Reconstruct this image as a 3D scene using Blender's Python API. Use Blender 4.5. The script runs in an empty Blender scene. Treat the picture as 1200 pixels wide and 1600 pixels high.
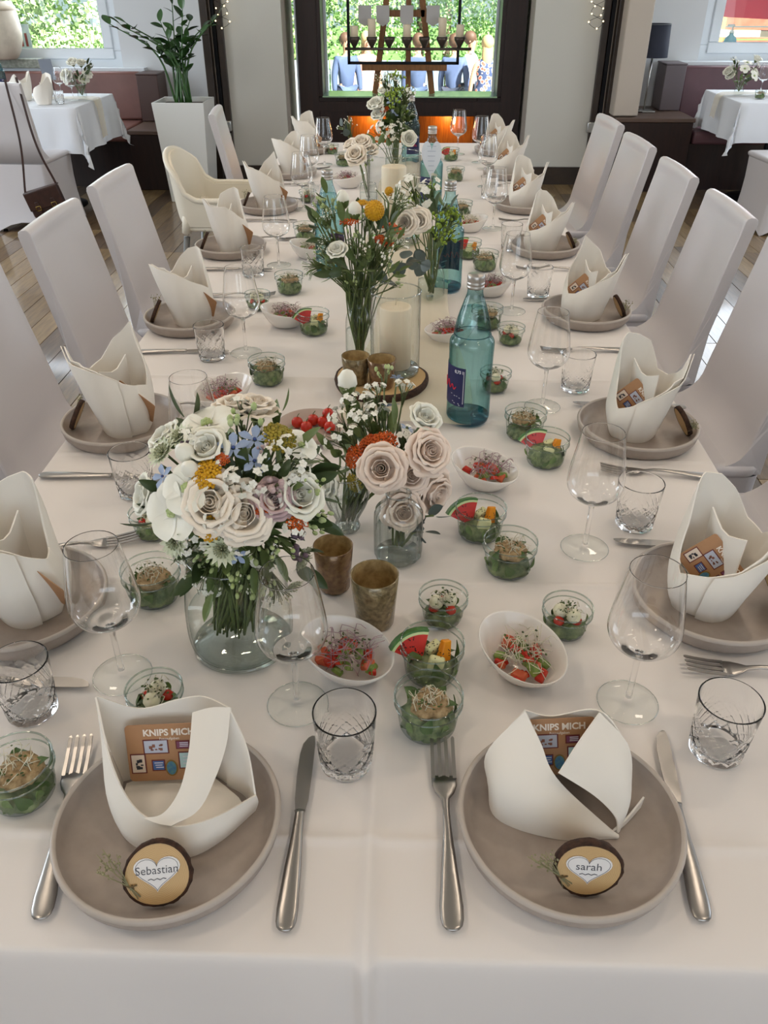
import bpy, bmesh, math, random
from mathutils import Vector, Matrix, Euler, noise

PI = math.pi
RAD = math.radians
SC = bpy.context.scene
COL = SC.collection

# ------------------------------------------------------------------ camera
cam_data = bpy.data.cameras.new('camera')
cam_data.sensor_fit = 'VERTICAL'
cam_data.sensor_height = 36.0
cam_data.lens = 36.0 * 1256.0 / 1600.0
cam_data.clip_start = 0.02
cam_data.clip_end = 200
cam = bpy.data.objects.new('camera', cam_data)
COL.objects.link(cam)
cam.location = (0, 0, 1.49)
cam.rotation_euler = (RAD(90 - 33.5), 0, RAD(1.597))
SC.camera = cam

# ------------------------------------------------------------------ world, sun, window light, exposure
SC.view_settings.view_transform = 'Standard'
SC.view_settings.look = 'None'
SC.view_settings.gamma = 1.0
SC.view_settings.use_curve_mapping = False
SC.view_settings.exposure = 0.0
try:
    SC.cycles.transparent_max_bounces = 40
    SC.cycles.max_bounces = 20
    SC.cycles.transmission_bounces = 20
except Exception:
    pass

world = bpy.data.worlds.new('world')
SC.world = world
world.use_nodes = True
wn = world.node_tree.nodes
wl = world.node_tree.links
sky = wn.new('ShaderNodeTexSky')
sky.sky_type = 'HOSEK_WILKIE'
sky.sun_direction = (0.45, -0.55, 0.70)
sky.turbidity = 3.0
wn['Background'].inputs['Strength'].default_value = 4.0
wl.new(sky.outputs[0], wn['Background'].inputs['Color'])

sun_data = bpy.data.lights.new('sun', 'SUN')
sun_data.energy = 26.0
sun_data.angle = RAD(1.0)
sun_data.color = (1.0, 0.95, 0.86)
sun = bpy.data.objects.new('sun', sun_data)
COL.objects.link(sun)
sun.rotation_euler = Vector((-0.45, 0.55, -0.70)).to_track_quat('-Z', 'Y').to_euler()


def area(name, loc, direction, sx, sy, power, color):
    d = bpy.data.lights.new(name, 'AREA')
    d.shape = 'RECTANGLE'
    d.size, d.size_y = sx, sy
    d.energy = power
    d.color = color
    o = bpy.data.objects.new(name, d)
    COL.objects.link(o)
    o.location = loc
    o.rotation_euler = Vector(direction).to_track_quat('-Z', 'Z').to_euler()
    return o


DAY = (0.86, 0.93, 1.0)
WARM = (1.0, 0.83, 0.66)
# daylight through the windows of the side walls and of the wall behind the camera
area('daylight_left_window_a', (-4.62, 1.6, 1.6), (1, 0, -0.12), 2.2, 1.5, 74, DAY)
area('daylight_left_window_b', (-4.62, 4.9, 1.6), (1, 0, -0.12), 2.2, 1.5, 74, DAY)
area('daylight_right_window_a', (4.62, 1.6, 1.6), (-1, 0, -0.12), 2.2, 1.5, 22, DAY)
area('daylight_right_window_b', (4.62, 4.9, 1.6), (-1, 0, -0.12), 2.2, 1.5, 52, DAY)
area('daylight_rear_window', (0.4, -3.1, 1.65), (0, 1, -0.1), 3.6, 1.6, 40, DAY)
# daylight coming in at the two windows in view
area('daylight_window_1', (-3.3, 7.9, 1.55), (0.1, -1, -0.2), 1.3, 0.9, 26, DAY)
area('daylight_window_2', (3.3, 7.9, 1.55), (-0.1, -1, -0.2), 1.3, 0.9, 26, DAY)
# warm ceiling lamps over the table
for _y in (0.2, 1.7, 3.2, 4.7):
    for _x in (-1.3, 1.2):
        area('ceiling_lamp', (_x, _y, 2.86), (0, 0.001, -1), 0.28, 0.28, 6.5, WARM)


# ------------------------------------------------------------------ helpers: colour, materials
def lin(h):
    h = h.lstrip('#')
    out = []
    for i in (0, 2, 4):
        c = int(h[i:i + 2], 16) / 255.0
        out.append(c / 12.92 if c <= 0.04045 else ((c + 0.055) / 1.055) ** 2.4)
    return (out[0], out[1], out[2], 1.0)


MATS = {}


def mat(name, color, rough=0.5, metal=0.0, var=None, vscale=20.0, bump=0.0, bscale=80.0, stretch=(1, 1, 1), spec=0.5,
        coat=0.0, sheen=0.0, sss=0.0, trans=0.0, ior=1.45, alpha=1.0, emit=None, estr=0.0, detail=3.0, bdist=0.002):
    if name in MATS:
        return MATS[name]
    m = bpy.data.materials.new(name)
    m.use_nodes = True
    nt = m.node_tree
    p = nt.nodes['Principled BSDF']
    p.inputs['Base Color'].default_value = lin(color)
    p.inputs['Roughness'].default_value = rough
    p.inputs['Metallic'].default_value = metal
    p.inputs['Specular IOR Level'].default_value = spec
    p.inputs['Coat Weight'].default_value = coat
    p.inputs['Coat Roughness'].default_value = 0.08
    p.inputs['Sheen Weight'].default_value = sheen
    p.inputs['IOR'].default_value = ior
    p.inputs['Transmission Weight'].default_value = trans
    p.inputs['Alpha'].default_value = alpha
    if sss:
        p.inputs['Subsurface Weight'].default_value = sss
        p.inputs['Subsurface Radius'].default_value = (0.01, 0.008, 0.006)
        p.inputs['Subsurface Scale'].default_value = 1.0
    if emit:
        p.inputs['Emission Color'].default_value = lin(emit)
        p.inputs['Emission Strength'].default_value = estr
    if var or bump:
        tc = nt.nodes.new('ShaderNodeTexCoord')
        mp = nt.nodes.new('ShaderNodeMapping')
        mp.inputs['Scale'].default_value = stretch
        nt.links.new(tc.outputs['Object'], mp.inputs['Vector'])
    if var:
        n = nt.nodes.new('ShaderNodeTexNoise')
        n.inputs['Scale'].default_value = vscale
        n.inputs['Detail'].default_value = detail
        r = nt.nodes.new('ShaderNodeValToRGB')
        r.color_ramp.elements[0].position = 0.32
        r.color_ramp.elements[1].position = 0.68
        r.color_ramp.elements[0].color = lin(color)
        r.color_ramp.elements[1].color = lin(var)
        nt.links.new(mp.outputs[0], n.inputs['Vector'])
        nt.links.new(n.outputs['Fac'], r.inputs[0])
        nt.links.new(r.outputs[0], p.inputs['Base Color'])
    if bump:
        n2 = nt.nodes.new('ShaderNodeTexNoise')
        n2.inputs['Scale'].default_value = bscale
        n2.inputs['Detail'].default_value = 2.0
        b = nt.nodes.new('ShaderNodeBump')
        b.inputs['Strength'].default_value = bump
        b.inputs['Distance'].default_value = bdist
        nt.links.new(mp.outputs[0], n2.inputs['Vector'])
        nt.links.new(n2.outputs['Fac'], b.inputs['Height'])
        nt.links.new(b.outputs[0], p.inputs['Normal'])
    MATS[name] = m
    return m


def thin_glass(name, tint='#ffffff', edge='#b9c4c0', refl=0.9, f0=0.04, rough=0.0, power=4.0, epow=2.5):
    """thin-walled glass: clear where faced, absorbing and mirroring towards grazing angles (Schlick)"""
    if name in MATS:
        return MATS[name]
    m = bpy.data.materials.new(name)
    m.use_nodes = True
    nt = m.node_tree
    nt.nodes.clear()
    out = nt.nodes.new('ShaderNodeOutputMaterial')
    lw = nt.nodes.new('ShaderNodeLayerWeight')
    lw.inputs['Blend'].default_value = 0.5
    pw = nt.nodes.new('ShaderNodeMath'); pw.operation = 'POWER'; pw.inputs[1].default_value = power
    ml = nt.nodes.new('ShaderNodeMath'); ml.operation = 'MULTIPLY_ADD'
    ml.inputs[1].default_value = refl - f0; ml.inputs[2].default_value = f0
    pe = nt.nodes.new('ShaderNodeMath'); pe.operation = 'POWER'; pe.inputs[1].default_value = epow
    mc = nt.nodes.new('ShaderNodeMix'); mc.data_type = 'RGBA'
    mc.inputs[6].default_value = lin(tint); mc.inputs[7].default_value = lin(edge)
    tr = nt.nodes.new('ShaderNodeBsdfTransparent')
    gl = nt.nodes.new('ShaderNodeBsdfGlossy'); gl.inputs['Roughness'].default_value = rough
    mx = nt.nodes.new('ShaderNodeMixShader')
    L = nt.links.new
    L(lw.outputs['Facing'], pw.inputs[0]); L(pw.outputs[0], ml.inputs[0]); L(ml.outputs[0], mx.inputs[0])
    L(lw.outputs['Facing'], pe.inputs[0]); L(pe.outputs[0], mc.inputs[0]); L(mc.outputs[2], tr.inputs[0])
    L(tr.outputs[0], mx.inputs[1]); L(gl.outputs[0], mx.inputs[2]); L(mx.outputs[0], out.inputs[0])
    MATS[name] = m
    return m


# ------------------------------------------------------------------ helpers: meshes
class MB:
    """collects shapes into one mesh"""

    def __init__(self):
        self.v = []
        self.f = []
        self.s = []

    def add(self, verts, faces, smooth=False):
        o = len(self.v)
        self.v.extend([tuple(p) for p in verts])
        for fc in faces:
            self.f.append(tuple(i + o for i in fc))
            self.s.append(smooth)
        return self

    def box(self, x0, x1, y0, y1, z0, z1):
        vs = [(x, y, z) for z in (z0, z1) for y in (y0, y1) for x in (x0, x1)]
        fs = [(0, 2, 3, 1), (4, 5, 7, 6), (0, 1, 5, 4), (2, 6, 7, 3), (0, 4, 6, 2), (1, 3, 7, 5)]
        return self.add(vs, fs)

    def hexa(self, pts):
        """8 corner points: bottom 4 counter-clockwise, top 4 counter-clockwise"""
        fs = [(3, 2, 1, 0), (4, 5, 6, 7), (0, 1, 5, 4), (1, 2, 6, 5), (2, 3, 7, 6), (3, 0, 4, 7)]
        return self.add(pts, fs)

    def lathe(self, prof, n=24, cap0=False, cap1=False, smooth=True, fn=None, cx=0, cy=0):
        vs, fs = [], []
        m = len(prof)
        for i in range(n):
            a = 2 * PI * i / n
            for (r, z) in prof:
                rr = fn(r, z, a) if fn else r
                vs.append((cx + rr * math.cos(a), cy + rr * math.sin(a), z))
        for i in range(n):
            j = (i + 1) % n
            for k in range(m - 1):
                fs.append((i * m + k, j * m + k, j * m + k + 1, i * m + k + 1))
        if cap0:
            fs.append(tuple(i * m for i in reversed(range(n))))
        if cap1:
            fs.append(tuple(i * m + m - 1 for i in range(n)))
        return self.add(vs, fs, smooth)

    def tube(self, pts, rad, n=6, caps=True, smooth=True):
        pts = [Vector(p) for p in pts]
        m = len(pts)
        if not hasattr(rad, '__len__'):
            rad = [rad] * m
        vs, fs = [], []
        u = None
        for i, p in enumerate(pts):
            t = (pts[min(i + 1, m - 1)] - pts[max(i - 1, 0)])
            if t.length < 1e-9:
                t = Vector((0, 0, 1))
            t.normalize()
            if u is None:
                u = t.orthogonal().normalized()
            else:
                u = (u - t * u.dot(t))
                if u.length < 1e-6:
                    u = t.orthogonal()
                u.normalize()
            w = t.cross(u)
            for k in range(n):
                a = 2 * PI * k / n
                vs.append(p + (u * math.cos(a) + w * math.sin(a)) * rad[i])
        for i in range(m - 1):
            for k in range(n):
                l = (k + 1) % n
                fs.append((i * n + k, i * n + l, (i + 1) * n + l, (i + 1) * n + k))
        if caps:
            fs.append(tuple(reversed(range(n))))
            fs.append(tuple((m - 1) * n + k for k in range(n)))
        return self.add(vs, fs, smooth)

    def loft(self, rings, caps=True, smooth=True, closed=True):
        n = len(rings[0])
        vs = [p for r in rings for p in r]
        fs = []
        for i in range(len(rings) - 1):
            for k in range(n if closed else n - 1):
                l = (k + 1) % n
                fs.append((i * n + k, i * n + l, (i + 1) * n + l, (i + 1) * n + k))
        if caps and closed:
            fs.append(tuple(reversed(range(n))))
            fs.append(tuple((len(rings) - 1) * n + k for k in range(n)))
        return self.add(vs, fs, smooth)

    def ball(self, c, r, n=8, m=6, sq=(1, 1, 1)):
        vs, fs = [], []
        for j in range(1, m):
            th = PI * j / m
            for i in range(n):
                a = 2 * PI * i / n
                vs.append((c[0] + sq[0] * r * math.sin(th) * math.cos(a), c[1] + sq[1] * r * math.sin(th) * math.sin(a),
                           c[2] + sq[2] * r * math.cos(th)))
        top = len(vs); vs.append((c[0], c[1], c[2] + sq[2] * r))
        bot = len(vs); vs.append((c[0], c[1], c[2] - sq[2] * r))
        for j in range(m - 2):
            for i in range(n):
                k = (i + 1) % n
                fs.append((j * n + i, (j + 1) * n + i, (j + 1) * n + k, j * n + k))
        for i in range(n):
            k = (i + 1) % n
            fs.append((top, i, k))
            fs.append((bot, (m - 2) * n + k, (m - 2) * n + i))
        return self.add(vs, fs, True)

    def sheet(self, curves, nu=12, nv=10, th=0.0, wob=0.0):
        """surface through curves (Catmull-Rom both ways), given thickness"""
        curves = [resample(c, nu) for c in curves]
        grid = []
        for i in range(nu):
            grid.append(resample([c[i] for c in curves], nv))
        P = [[Vector(grid[i][j]) for j in range(nv)] for i in range(nu)]
        if wob:
            for i in range(nu):
                for j in range(nv):
                    P[i][j] += noise.noise_vector(P[i][j] * 28) * wob
        vs = [p for row in P for p in row]
        N = nu * nv
        fs = [(i * nv + j, (i + 1) * nv + j, (i + 1) * nv + j + 1, i * nv + j + 1) for i in range(nu - 1) for j in range(nv - 1)]
        if th:
            off = []
            for i in range(nu):
                for j in range(nv):
                    du = P[min(i + 1, nu - 1)][j] - P[max(i - 1, 0)][j]
                    dv = P[i][min(j + 1, nv - 1)] - P[i][max(j - 1, 0)]
                    nn = du.cross(dv)
                    if nn.length < 1e-12:
                        nn = Vector((0, 0, 1))
                    off.append(P[i][j] + nn.normalized() * th)
            fs2 = [tuple(N + k for k in reversed(f)) for f in fs]
            ed = []
            for i in range(nu - 1):
                ed.append((i * nv, i * nv + N, (i + 1) * nv + N, (i + 1) * nv))
                e = nv - 1
                ed.append((i * nv + e, (i + 1) * nv + e, (i + 1) * nv + e + N, i * nv + e + N))
            for j in range(nv - 1):
                ed.append((j, j + 1, j + 1 + N, j + N))
                e = (nu - 1) * nv
                ed.append((e + j, e + j + N, e + j + 1 + N, e + j + 1))
            self.add(vs + off, fs + fs2, True)
            allv = vs + off
            for q in ed:
                self.add([allv[i] for i in q], [(0, 1, 2, 3)], False)
            return self
        return self.add(vs, fs, True)

    def xform(self, M):
        self.v = [tuple(M @ Vector(p)) for p in self.v]
        return self

    def mesh(self, name, m=None):
        me = bpy.data.meshes.new(name)
        me.from_pydata(self.v, [], self.f)
        me.polygons.foreach_set('use_smooth', self.s)
        me.update()
        if m:
            me.materials.append(m)
        return me

    def build(self, name, m, parent=None, loc=(0, 0, 0), rot=(0, 0, 0)):
        return obj(name, self.mesh(name, m), parent, loc, rot)


def resample(c, n):
    c = [Vector(p) for p in c]
    m = len(c)
    if m == 1:
        return [c[0].copy() for _ in range(n)]
    out = []
    for i in range(n):
        t = i / (n - 1) * (m - 1)
        k = min(int(t), m - 2)
        t -= k
        p1, p2 = c[k], c[k + 1]
        p0 = c[k - 1] if k > 0 else p1 * 2 - p2
        p3 = c[k + 2] if k + 2 < m else p2 * 2 - p1
        out.append(0.5 * ((2 * p1) + (p2 - p0) * t + (2 * p0 - 5 * p1 + 4 * p2 - p3) * t * t + (3 * p1 - p0 - 3 * p2 + p3) * t ** 3))
    return out


def bevel_mesh(me, width, seg=2, angle=35, smooth_all=False):
    bm = bmesh.new()
    bm.from_mesh(me)
    es = [e for e in bm.edges if len(e.link_faces) == 2 and e.calc_face_angle(0) > RAD(angle)]
    res = bmesh.ops.bevel(bm, geom=es, offset=width, segments=seg, profile=0.5, affect='EDGES', clamp_overlap=True)
    for f in bm.faces:
        f.smooth = smooth_all
    if seg > 1:
        for f in res['faces']:
            f.smooth = True
    bm.to_mesh(me)
    bm.free()
    return me


def obj(name, me, parent=None, loc=(0, 0, 0), rot=(0, 0, 0), scale=(1, 1, 1)):
    o = bpy.data.objects.new(name, me)
    COL.objects.link(o)
    o.location = loc
    o.rotation_euler = rot
    o.scale = scale if hasattr(scale, '__len__') else (scale, scale, scale)
    if parent is not None:
        o.parent = parent
    return o


def tag(o, label=None, cat=None, group=None, kind=None):
    if label: o['label'] = label
    if cat: o['category'] = cat
    if group: o['group'] = group
    if kind: o['kind'] = kind
    return o


def thing(name, label, cat, loc=(0, 0, 0), rot=(0, 0, 0), group=None, scale=1.0):
    o = bpy.data.objects.new(name, None)
    COL.objects.link(o)
    o.empty_display_size = 0.02
    o.location = loc
    o.rotation_euler = rot if hasattr(rot, '__len__') else (0, 0, rot)
    o.scale = (scale, scale, scale) if not hasattr(scale, '__len__') else scale
    return tag(o, label, cat, group)


def structure(name, me, parent=None, loc=(0, 0, 0)):
    o = obj(name, me, parent, loc)
    if parent is None:
        o['kind'] = 'structure'
    return o


def text_mesh(s, size, m, bold=0.0, align='CENTER', extrude=0.0001):
    cu = bpy.data.curves.new('lettering', 'FONT')
    cu.body = s
    cu.size = size
    cu.align_x = align
    cu.align_y = 'CENTER'
    cu.extrude = extrude
    cu.offset = bold
    cu.resolution_u = 3
    o = bpy.data.objects.new('lettering', cu)
    COL.objects.link(o)
    dg = bpy.context.evaluated_depsgraph_get()
    dg.update()
    me = bpy.data.meshes.new_from_object(o.evaluated_get(dg))
    bpy.data.objects.remove(o)
    me.materials.clear()
    me.materials.append(m)
    me.name = 'lettering'
    return me


CACHE = {}


def cached(key, fn):
    if key not in CACHE:
        CACHE[key] = fn()
    return CACHE[key]


ORD = ['first', 'second', 'third', 'fourth', 'fifth', 'sixth', 'seventh', 'eighth', 'ninth', 'tenth']
TABLE_Z = 0.75
# ------------------------------------------------------------------ materials of the room
M_WALL = mat('wall_paint', '#d6d8da', 0.75, bump=0.12, bscale=140)
M_CEIL = mat('ceiling_paint', '#dcdad6', 0.8)
M_BEIGE = mat('beige_plaster', '#b9ada0', 0.7, bump=0.1, bscale=120)
M_WOOD = [mat('oak_plank_a', '#7d6547', 0.34, var='#5d4a34', vscale=5, stretch=(9, 1.2, 1), bump=0.25, bscale=14, coat=0.5),
          mat('oak_plank_b', '#8d7552', 0.34, var='#6f5a3e', vscale=5, stretch=(9, 1.2, 1), bump=0.25, bscale=14, coat=0.5),
          mat('oak_plank_c', '#6b5741', 0.34, var='#4f4030', vscale=5, stretch=(9, 1.2, 1), bump=0.25, bscale=14, coat=0.5),
          mat('oak_plank_d', '#9a8058', 0.34, var='#7a6444', vscale=5, stretch=(9, 1.2, 1), bump=0.25, bscale=14, coat=0.5)]
M_SUBFLOOR = mat('floor_joint', '#2c2219', 0.8)
M_DARK = mat('dark_stained_wood', '#2b1813', 0.42, var='#1f110d', vscale=6, stretch=(8, 8, 1), bump=0.08, bscale=20)
M_DARKFRAME = mat('dark_brown_frame', '#35291f', 0.4, var='#2a2019', vscale=10)
M_BLACKMETAL = mat('black_metal', '#17171a', 0.4, metal=0.6)
M_FRAMEW = mat('white_window_plastic', '#dfe5ea', 0.35)
M_LEATHER = mat('brown_red_leatherette', '#7a5148', 0.42, var='#6f4a42', vscale=6, bump=0.15, bscale=160)
M_PLUM = mat('plum_leatherette', '#63444a', 0.42, var='#583c42', vscale=6, bump=0.15, bscale=160)
M_STONE = mat('grey_stone', '#a4a79c', 0.7, var='#7f857a', vscale=40, bump=0.2)
M_PANEG = mat('frosted_pane', '#c9c6bd', 0.10, spec=0.6, coat=0.3)
M_WINGLASS = thin_glass('window_glass', '#f6fbfb', '#c8d8d6', refl=0.6, f0=0.03)
M_STEEL = mat('brushed_steel', '#b9b9b6', 0.28, metal=1.0)
M_AMBER = mat('amber_wood', '#c9761f', 0.4, var='#a4540f', vscale=8, stretch=(12, 1, 1))

# ------------------------------------------------------------------ floor with separate planks
floor = structure('floor', MB().box(-5, 5, -3.2, 8.3, -0.12, -0.008).mesh('floor', M_SUBFLOOR))
rng = random.Random(4)
PW = 0.13
plank_count = 0
rest = MB()
for side in (-1, 1):
    for i in range(27):
        xa = side * (0.62 + i * PW)
        xc = xa + side * PW / 2
        y = 1.0
        first = True
        while y < 8.2:
            L = rng.uniform(0.4, 1.6) if first else rng.uniform(1.1, 1.9)
            first = False
            y1 = min(y + L, 8.25)
            near = abs(xc) < 3.3 and y1 > 2.0 + 0.6 * max(0, abs(xc) - 1.2)
            if y1 - y < 0.25:
                break
            if near and plank_count < 290:
                key = ('plank', round(y1 - y, 1))
                ln = round(y1 - y, 1)
                me = cached((key, plank_count % 4), lambda: bevel_mesh(MB().box(-PW / 2 + .0012, PW / 2 - .0012, -ln / 2 + .0012, ln / 2 - .0012, -0.012, 0).mesh('plank', M_WOOD[plank_count % 4]), 0.0012, 1))
                o = obj('plank', me, floor, (xc, y + ln / 2, rng.uniform(-0.0006, 0.0)))
                plank_count += 1
                y += ln
            else:
                rest.box(xc - PW / 2 + .0012, xc + PW / 2 - .0012, y + .0012, y1 - .0012, -0.012, 0)
                y = y1
for i in range(10):
    x0 = -0.62 + i * 0.124
    rest.box(x0 + .001, x0 + .123, 1.0, 8.2, -0.012, 0)
for i in range(77):
    x0 = -5 + i * PW
    rest.box(x0 + .001, x0 + PW - .001, -3.2, 0.998, -0.012, 0)
tag(obj('plank_field', rest.mesh('plank_field', M_WOOD[0]), floor), kind='stuff')

# ------------------------------------------------------------------ ceiling and walls
structure('ceiling', MB().box(-5.1, 5.1, -3.3, 8.3, 2.9, 3.0).mesh('ceiling', M_CEIL))


def wall_with_windows(name, axis, pos, a0, a1, wins, zlo, zhi, th, m):
    """wall along one axis with window openings between zlo and zhi"""
    b = MB()

    def put(u0, u1, z0, z1):
        if axis == 'x':
            b.box(u0, u1, min(pos, pos + th), max(pos, pos + th), z0, z1)
        else:
            b.box(min(pos, pos + th), max(pos, pos + th), u0, u1, z0, z1)
    put(a0, a1, 0, zlo)
    put(a0, a1, zhi, 2.9)
    u = a0
    for (w0, w1) in wins:
        put(u, w0, zlo, zhi)
        u = w1
    put(u, a1, zlo, zhi)
    return structure(name, b.mesh(name, m))


wall_with_windows('wall_left', 'y', -4.7, -3.2, 8.2, [(0.5, 2.7), (3.8, 6.0)], 0.85, 2.3, -0.25, M_WALL)
wall_with_windows('wall_right', 'y', 4.7, -3.2, 8.2, [(0.5, 2.7), (3.8, 6.0)], 0.85, 2.3, 0.25, M_WALL)
wall_with_windows('wall_rear', 'x', -3.2, -4.95, 4.95, [(-1.4, 2.2)], 0.85, 2.4, -0.25, M_WALL)
wall_with_windows('wall_front_left', 'x', 8.0, -4.95, -1.66, [(-4.5, -2.52)], 0.83, 2.25, 0.25, M_WALL)
wall_with_windows('wall_front_right', 'x', 8.0, 1.66, 4.95, [(2.48, 4.5)], 0.88, 2.25, 0.25, M_WALL)


def window(name, x0, x1, z0, z1, y, fw, mull=None):
    w = bpy.data.objects.new(name, None)
    COL.objects.link(w)
    w['kind'] = 'structure'
    fr = MB()
    fr.box(x0, x1, y, y + 0.09, z0, z0 + fw).box(x0, x1, y, y + 0.09, z1 - fw, z1)
    fr.box(x0, x0 + fw, y, y + 0.09, z0 + fw, z1 - fw).box(x1 - fw, x1, y, y + 0.09, z0 + fw, z1 - fw)
    obj('window_frame', bevel_mesh(fr.mesh('window_frame', M_FRAMEW), 0.006, 2), w)
    s = MB()
    k = fw * 0.45
    xa, xb, za, zb = x0 + fw - k, x1 - fw + k, z0 + fw - k, z1 - fw + k
    s.box(xa, xb, y - 0.02, y + 0.04, za, za + k + 0.02).box(xa, xb, y - 0.02, y + 0.04, zb - k - 0.02, zb)
    s.box(xa, xa + k + 0.02, y - 0.02, y + 0.04, za + k + 0.02, zb - k - 0.02).box(xb - k - 0.02, xb, y - 0.02, y + 0.04, za + k + 0.02, zb - k - 0.02)
    obj('window_sash', bevel_mesh(s.mesh('window_sash', M_FRAMEW), 0.008, 2), w)
    obj('window_pane', MB().box(x0 + fw, x1 - fw, y + 0.008, y + 0.014, z0 + fw, z1 - fw).mesh('window_pane', M_WINGLASS), w)
    return w


window('window_1', -4.5, -2.52, 0.83, 2.25, 8.06, 0.14)
window('window_2', 2.48, 4.5, 0.88, 2.25, 8.06, 0.145)
structure('trim_1', MB().box(2.30, 4.7, 7.88, 8.0, 0.885, 0.91).mesh('trim_1', M_FRAMEW))
structure('trim_2', MB().box(-4.7, -2.31, 7.90, 8.0, 0.825, 0.85).mesh('trim_2', M_FRAMEW))

# ------------------------------------------------------------------ middle: dark panelled bay with big window
dk = bpy.data.objects.new('wall_front_middle', None)
COL.objects.link(dk)
dk['kind'] = 'structure'
b = MB()
b.box(-0.95, -0.745, 7.78, 8.15, 0.645, 2.9)
b.box(0.755, 0.96, 7.78, 8.15, 0.645, 2.9)
b.box(-0.745, 0.755, 7.78, 8.15, 2.4, 2.9)
b.box(-0.95, -0.53, 7.78, 8.15, 0.0, 0.645).box(0.59, 0.96, 7.78, 8.15, 0.0, 0.645)
b.box(-0.53, 0.59, 7.78, 8.15, 0.495, 0.645).box(-0.53, 0.59, 7.78, 8.15, 0.0, 0.16)
b.box(-0.03, 0.09, 7.78, 8.1, 0.16, 0.495)
obj('dark_panelling', bevel_mesh(b.mesh('dark_panelling', M_DARK), 0.004, 1), dk)
obj('panel_moulding', MB().box(-0.95, -0.78, 7.765, 7.78, 0.02, 2.88).box(0.79, 0.96, 7.765, 7.78, 0.02, 2.88).box(-0.78, 0.79, 7.765, 7.78, 0.53, 0.61).mesh('panel_moulding', M_DARK), dk)
obj('niche_back', MB().box(-0.53, 0.59, 8.1, 8.15, 0.16, 0.495).mesh('niche_back', M_AMBER), dk)
for x in (-0.33, 0.36):
    d = bpy.data.lights.new('niche_lamp', 'POINT')
    d.energy = 2.2
    d.color = (1.0, 0.62, 0.2)
    d.shadow_soft_size = 0.03
    o = bpy.data.objects.new('niche_lamp', d)
    COL.objects.link(o)
    o.location = (x, 7.98, 0.44)
obj('window_ledge', MB().box(-0.745, 0.755, 7.74, 8.15, 0.645, 0.655).mesh('window_ledge', mat('ledge_green_reflection', '#9dbf9a', 0.12)), dk)  # green reflected from outside is put into the ledge base colour
w3 = bpy.data.objects.new('window_3', None)
COL.objects.link(w3)
w3['kind'] = 'structure'
obj('window_pane', MB().box(-0.745, 0.755, 8.105, 8.112, 0.655, 2.4).mesh('window_pane', M_WINGLASS), w3)
obj('window_frame', MB().box(-0.745, -0.725, 8.07, 8.13, 0.655, 2.4).box(0.735, 0.755, 8.07, 8.13, 0.655, 2.4).mesh('window_frame', M_FRAMEW), w3)


# glazed partitions left and right of the bay
def partition(name, x_in, x_out, gapw):
    p = bpy.data.objects.new(name, None)
    COL.objects.link(p)
    p['kind'] = 'structure'
    sgn = 1 if x_out > x_in else -1
    xs = sorted((x_in, x_out))
    obj('frosted_pane', MB().box(xs[0], xs[1], 7.5, 7.512, 0.14, 2.88).mesh('frosted_pane', M_PANEG), p)
    obj('bottom_rail', MB().box(xs[0], xs[1], 7.47, 7.54, 0.0, 0.14).mesh('bottom_rail', M_DARKFRAME), p)
    for k, (o0, wd, yy) in enumerate([(0.0, 0.05, 7.46), (0.062, 0.035, 7.50), (0.11, 0.06, 7.44)]):
        xa, xb = sorted((x_out + sgn * o0, x_out + sgn * (o0 + wd)))
        obj('door_post', bevel_mesh(MB().box(xa, xb, yy, yy + 0.1, 0.0, 2.88).mesh('door_post', M_DARKFRAME if k != 1 else M_BLACKMETAL), 0.004, 1), p)
    xm = x_out + sgn * 0.03
    obj('door_handle', bevel_mesh(MB().box(xm - 0.055, xm + 0.03, 7.42, 7.47, 0.42, 0.5).mesh('door_handle', M_STEEL), 0.006, 2), p)
    obj('hinge', MB().box(xm - 0.012, xm + 0.02, 7.435, 7.46, 0.2, 0.4).mesh('hinge', M_STEEL), p)
    return p


partition('door_1', -1.03, -1.5, 0.07)
partition('door_2', 0.985, 1.52, 0.02)
# jambs behind the panes
structure('wall_jamb_left', MB().box(-1.69, -1.03, 7.53, 8.2, 0.0, 2.9).mesh('wall_jamb_left', M_BEIGE))
structure('wall_jamb_right', MB().box(0.985, 1.66, 7.53, 8.2, 0.0, 2.9).mesh('wall_jamb_right', M_BEIGE))
structure('trim_3', MB().box(-0.952, -0.945, 7.7, 7.78, 0.0, 2.88).mesh('trim_3', M_FRAMEW))
structure('wall_pillar', bevel_mesh(MB().box(1.66, 1.86, 7.28, 7.53, 0.565, 2.9).mesh('wall_pillar', M_BEIGE), 0.01, 2))

# small string of fairy lights on both door frames
for side, xs, lab in ((-1, -1.49, 'left'), (1, 1.46, 'right')):
    fl = thing('fairy_light_string', 'string of tiny warm fairy lights hanging on the %s dark door frame' % lab, 'fairy lights', (xs, 7.43, 1.02))
    pts = [(side * 0.06 * math.sin(k * 1.9), 0.0, 0.6 - k * 0.045 if k < 10 else 0.15 + (k - 10) * 0.05) for k in range(18)]
    MB().tube(resample(pts, 60), 0.0015, 4).build('wire', M_BLACKMETAL, fl)
    for p in pts:
        MB().ball((p[0], p[1] - 0.004, p[2]), 0.006, 6, 5).build('bulb', mat('fairy_bulb', '#fff2d0', 0.3, emit='#ffe2a8', estr=4.0), fl)

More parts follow.
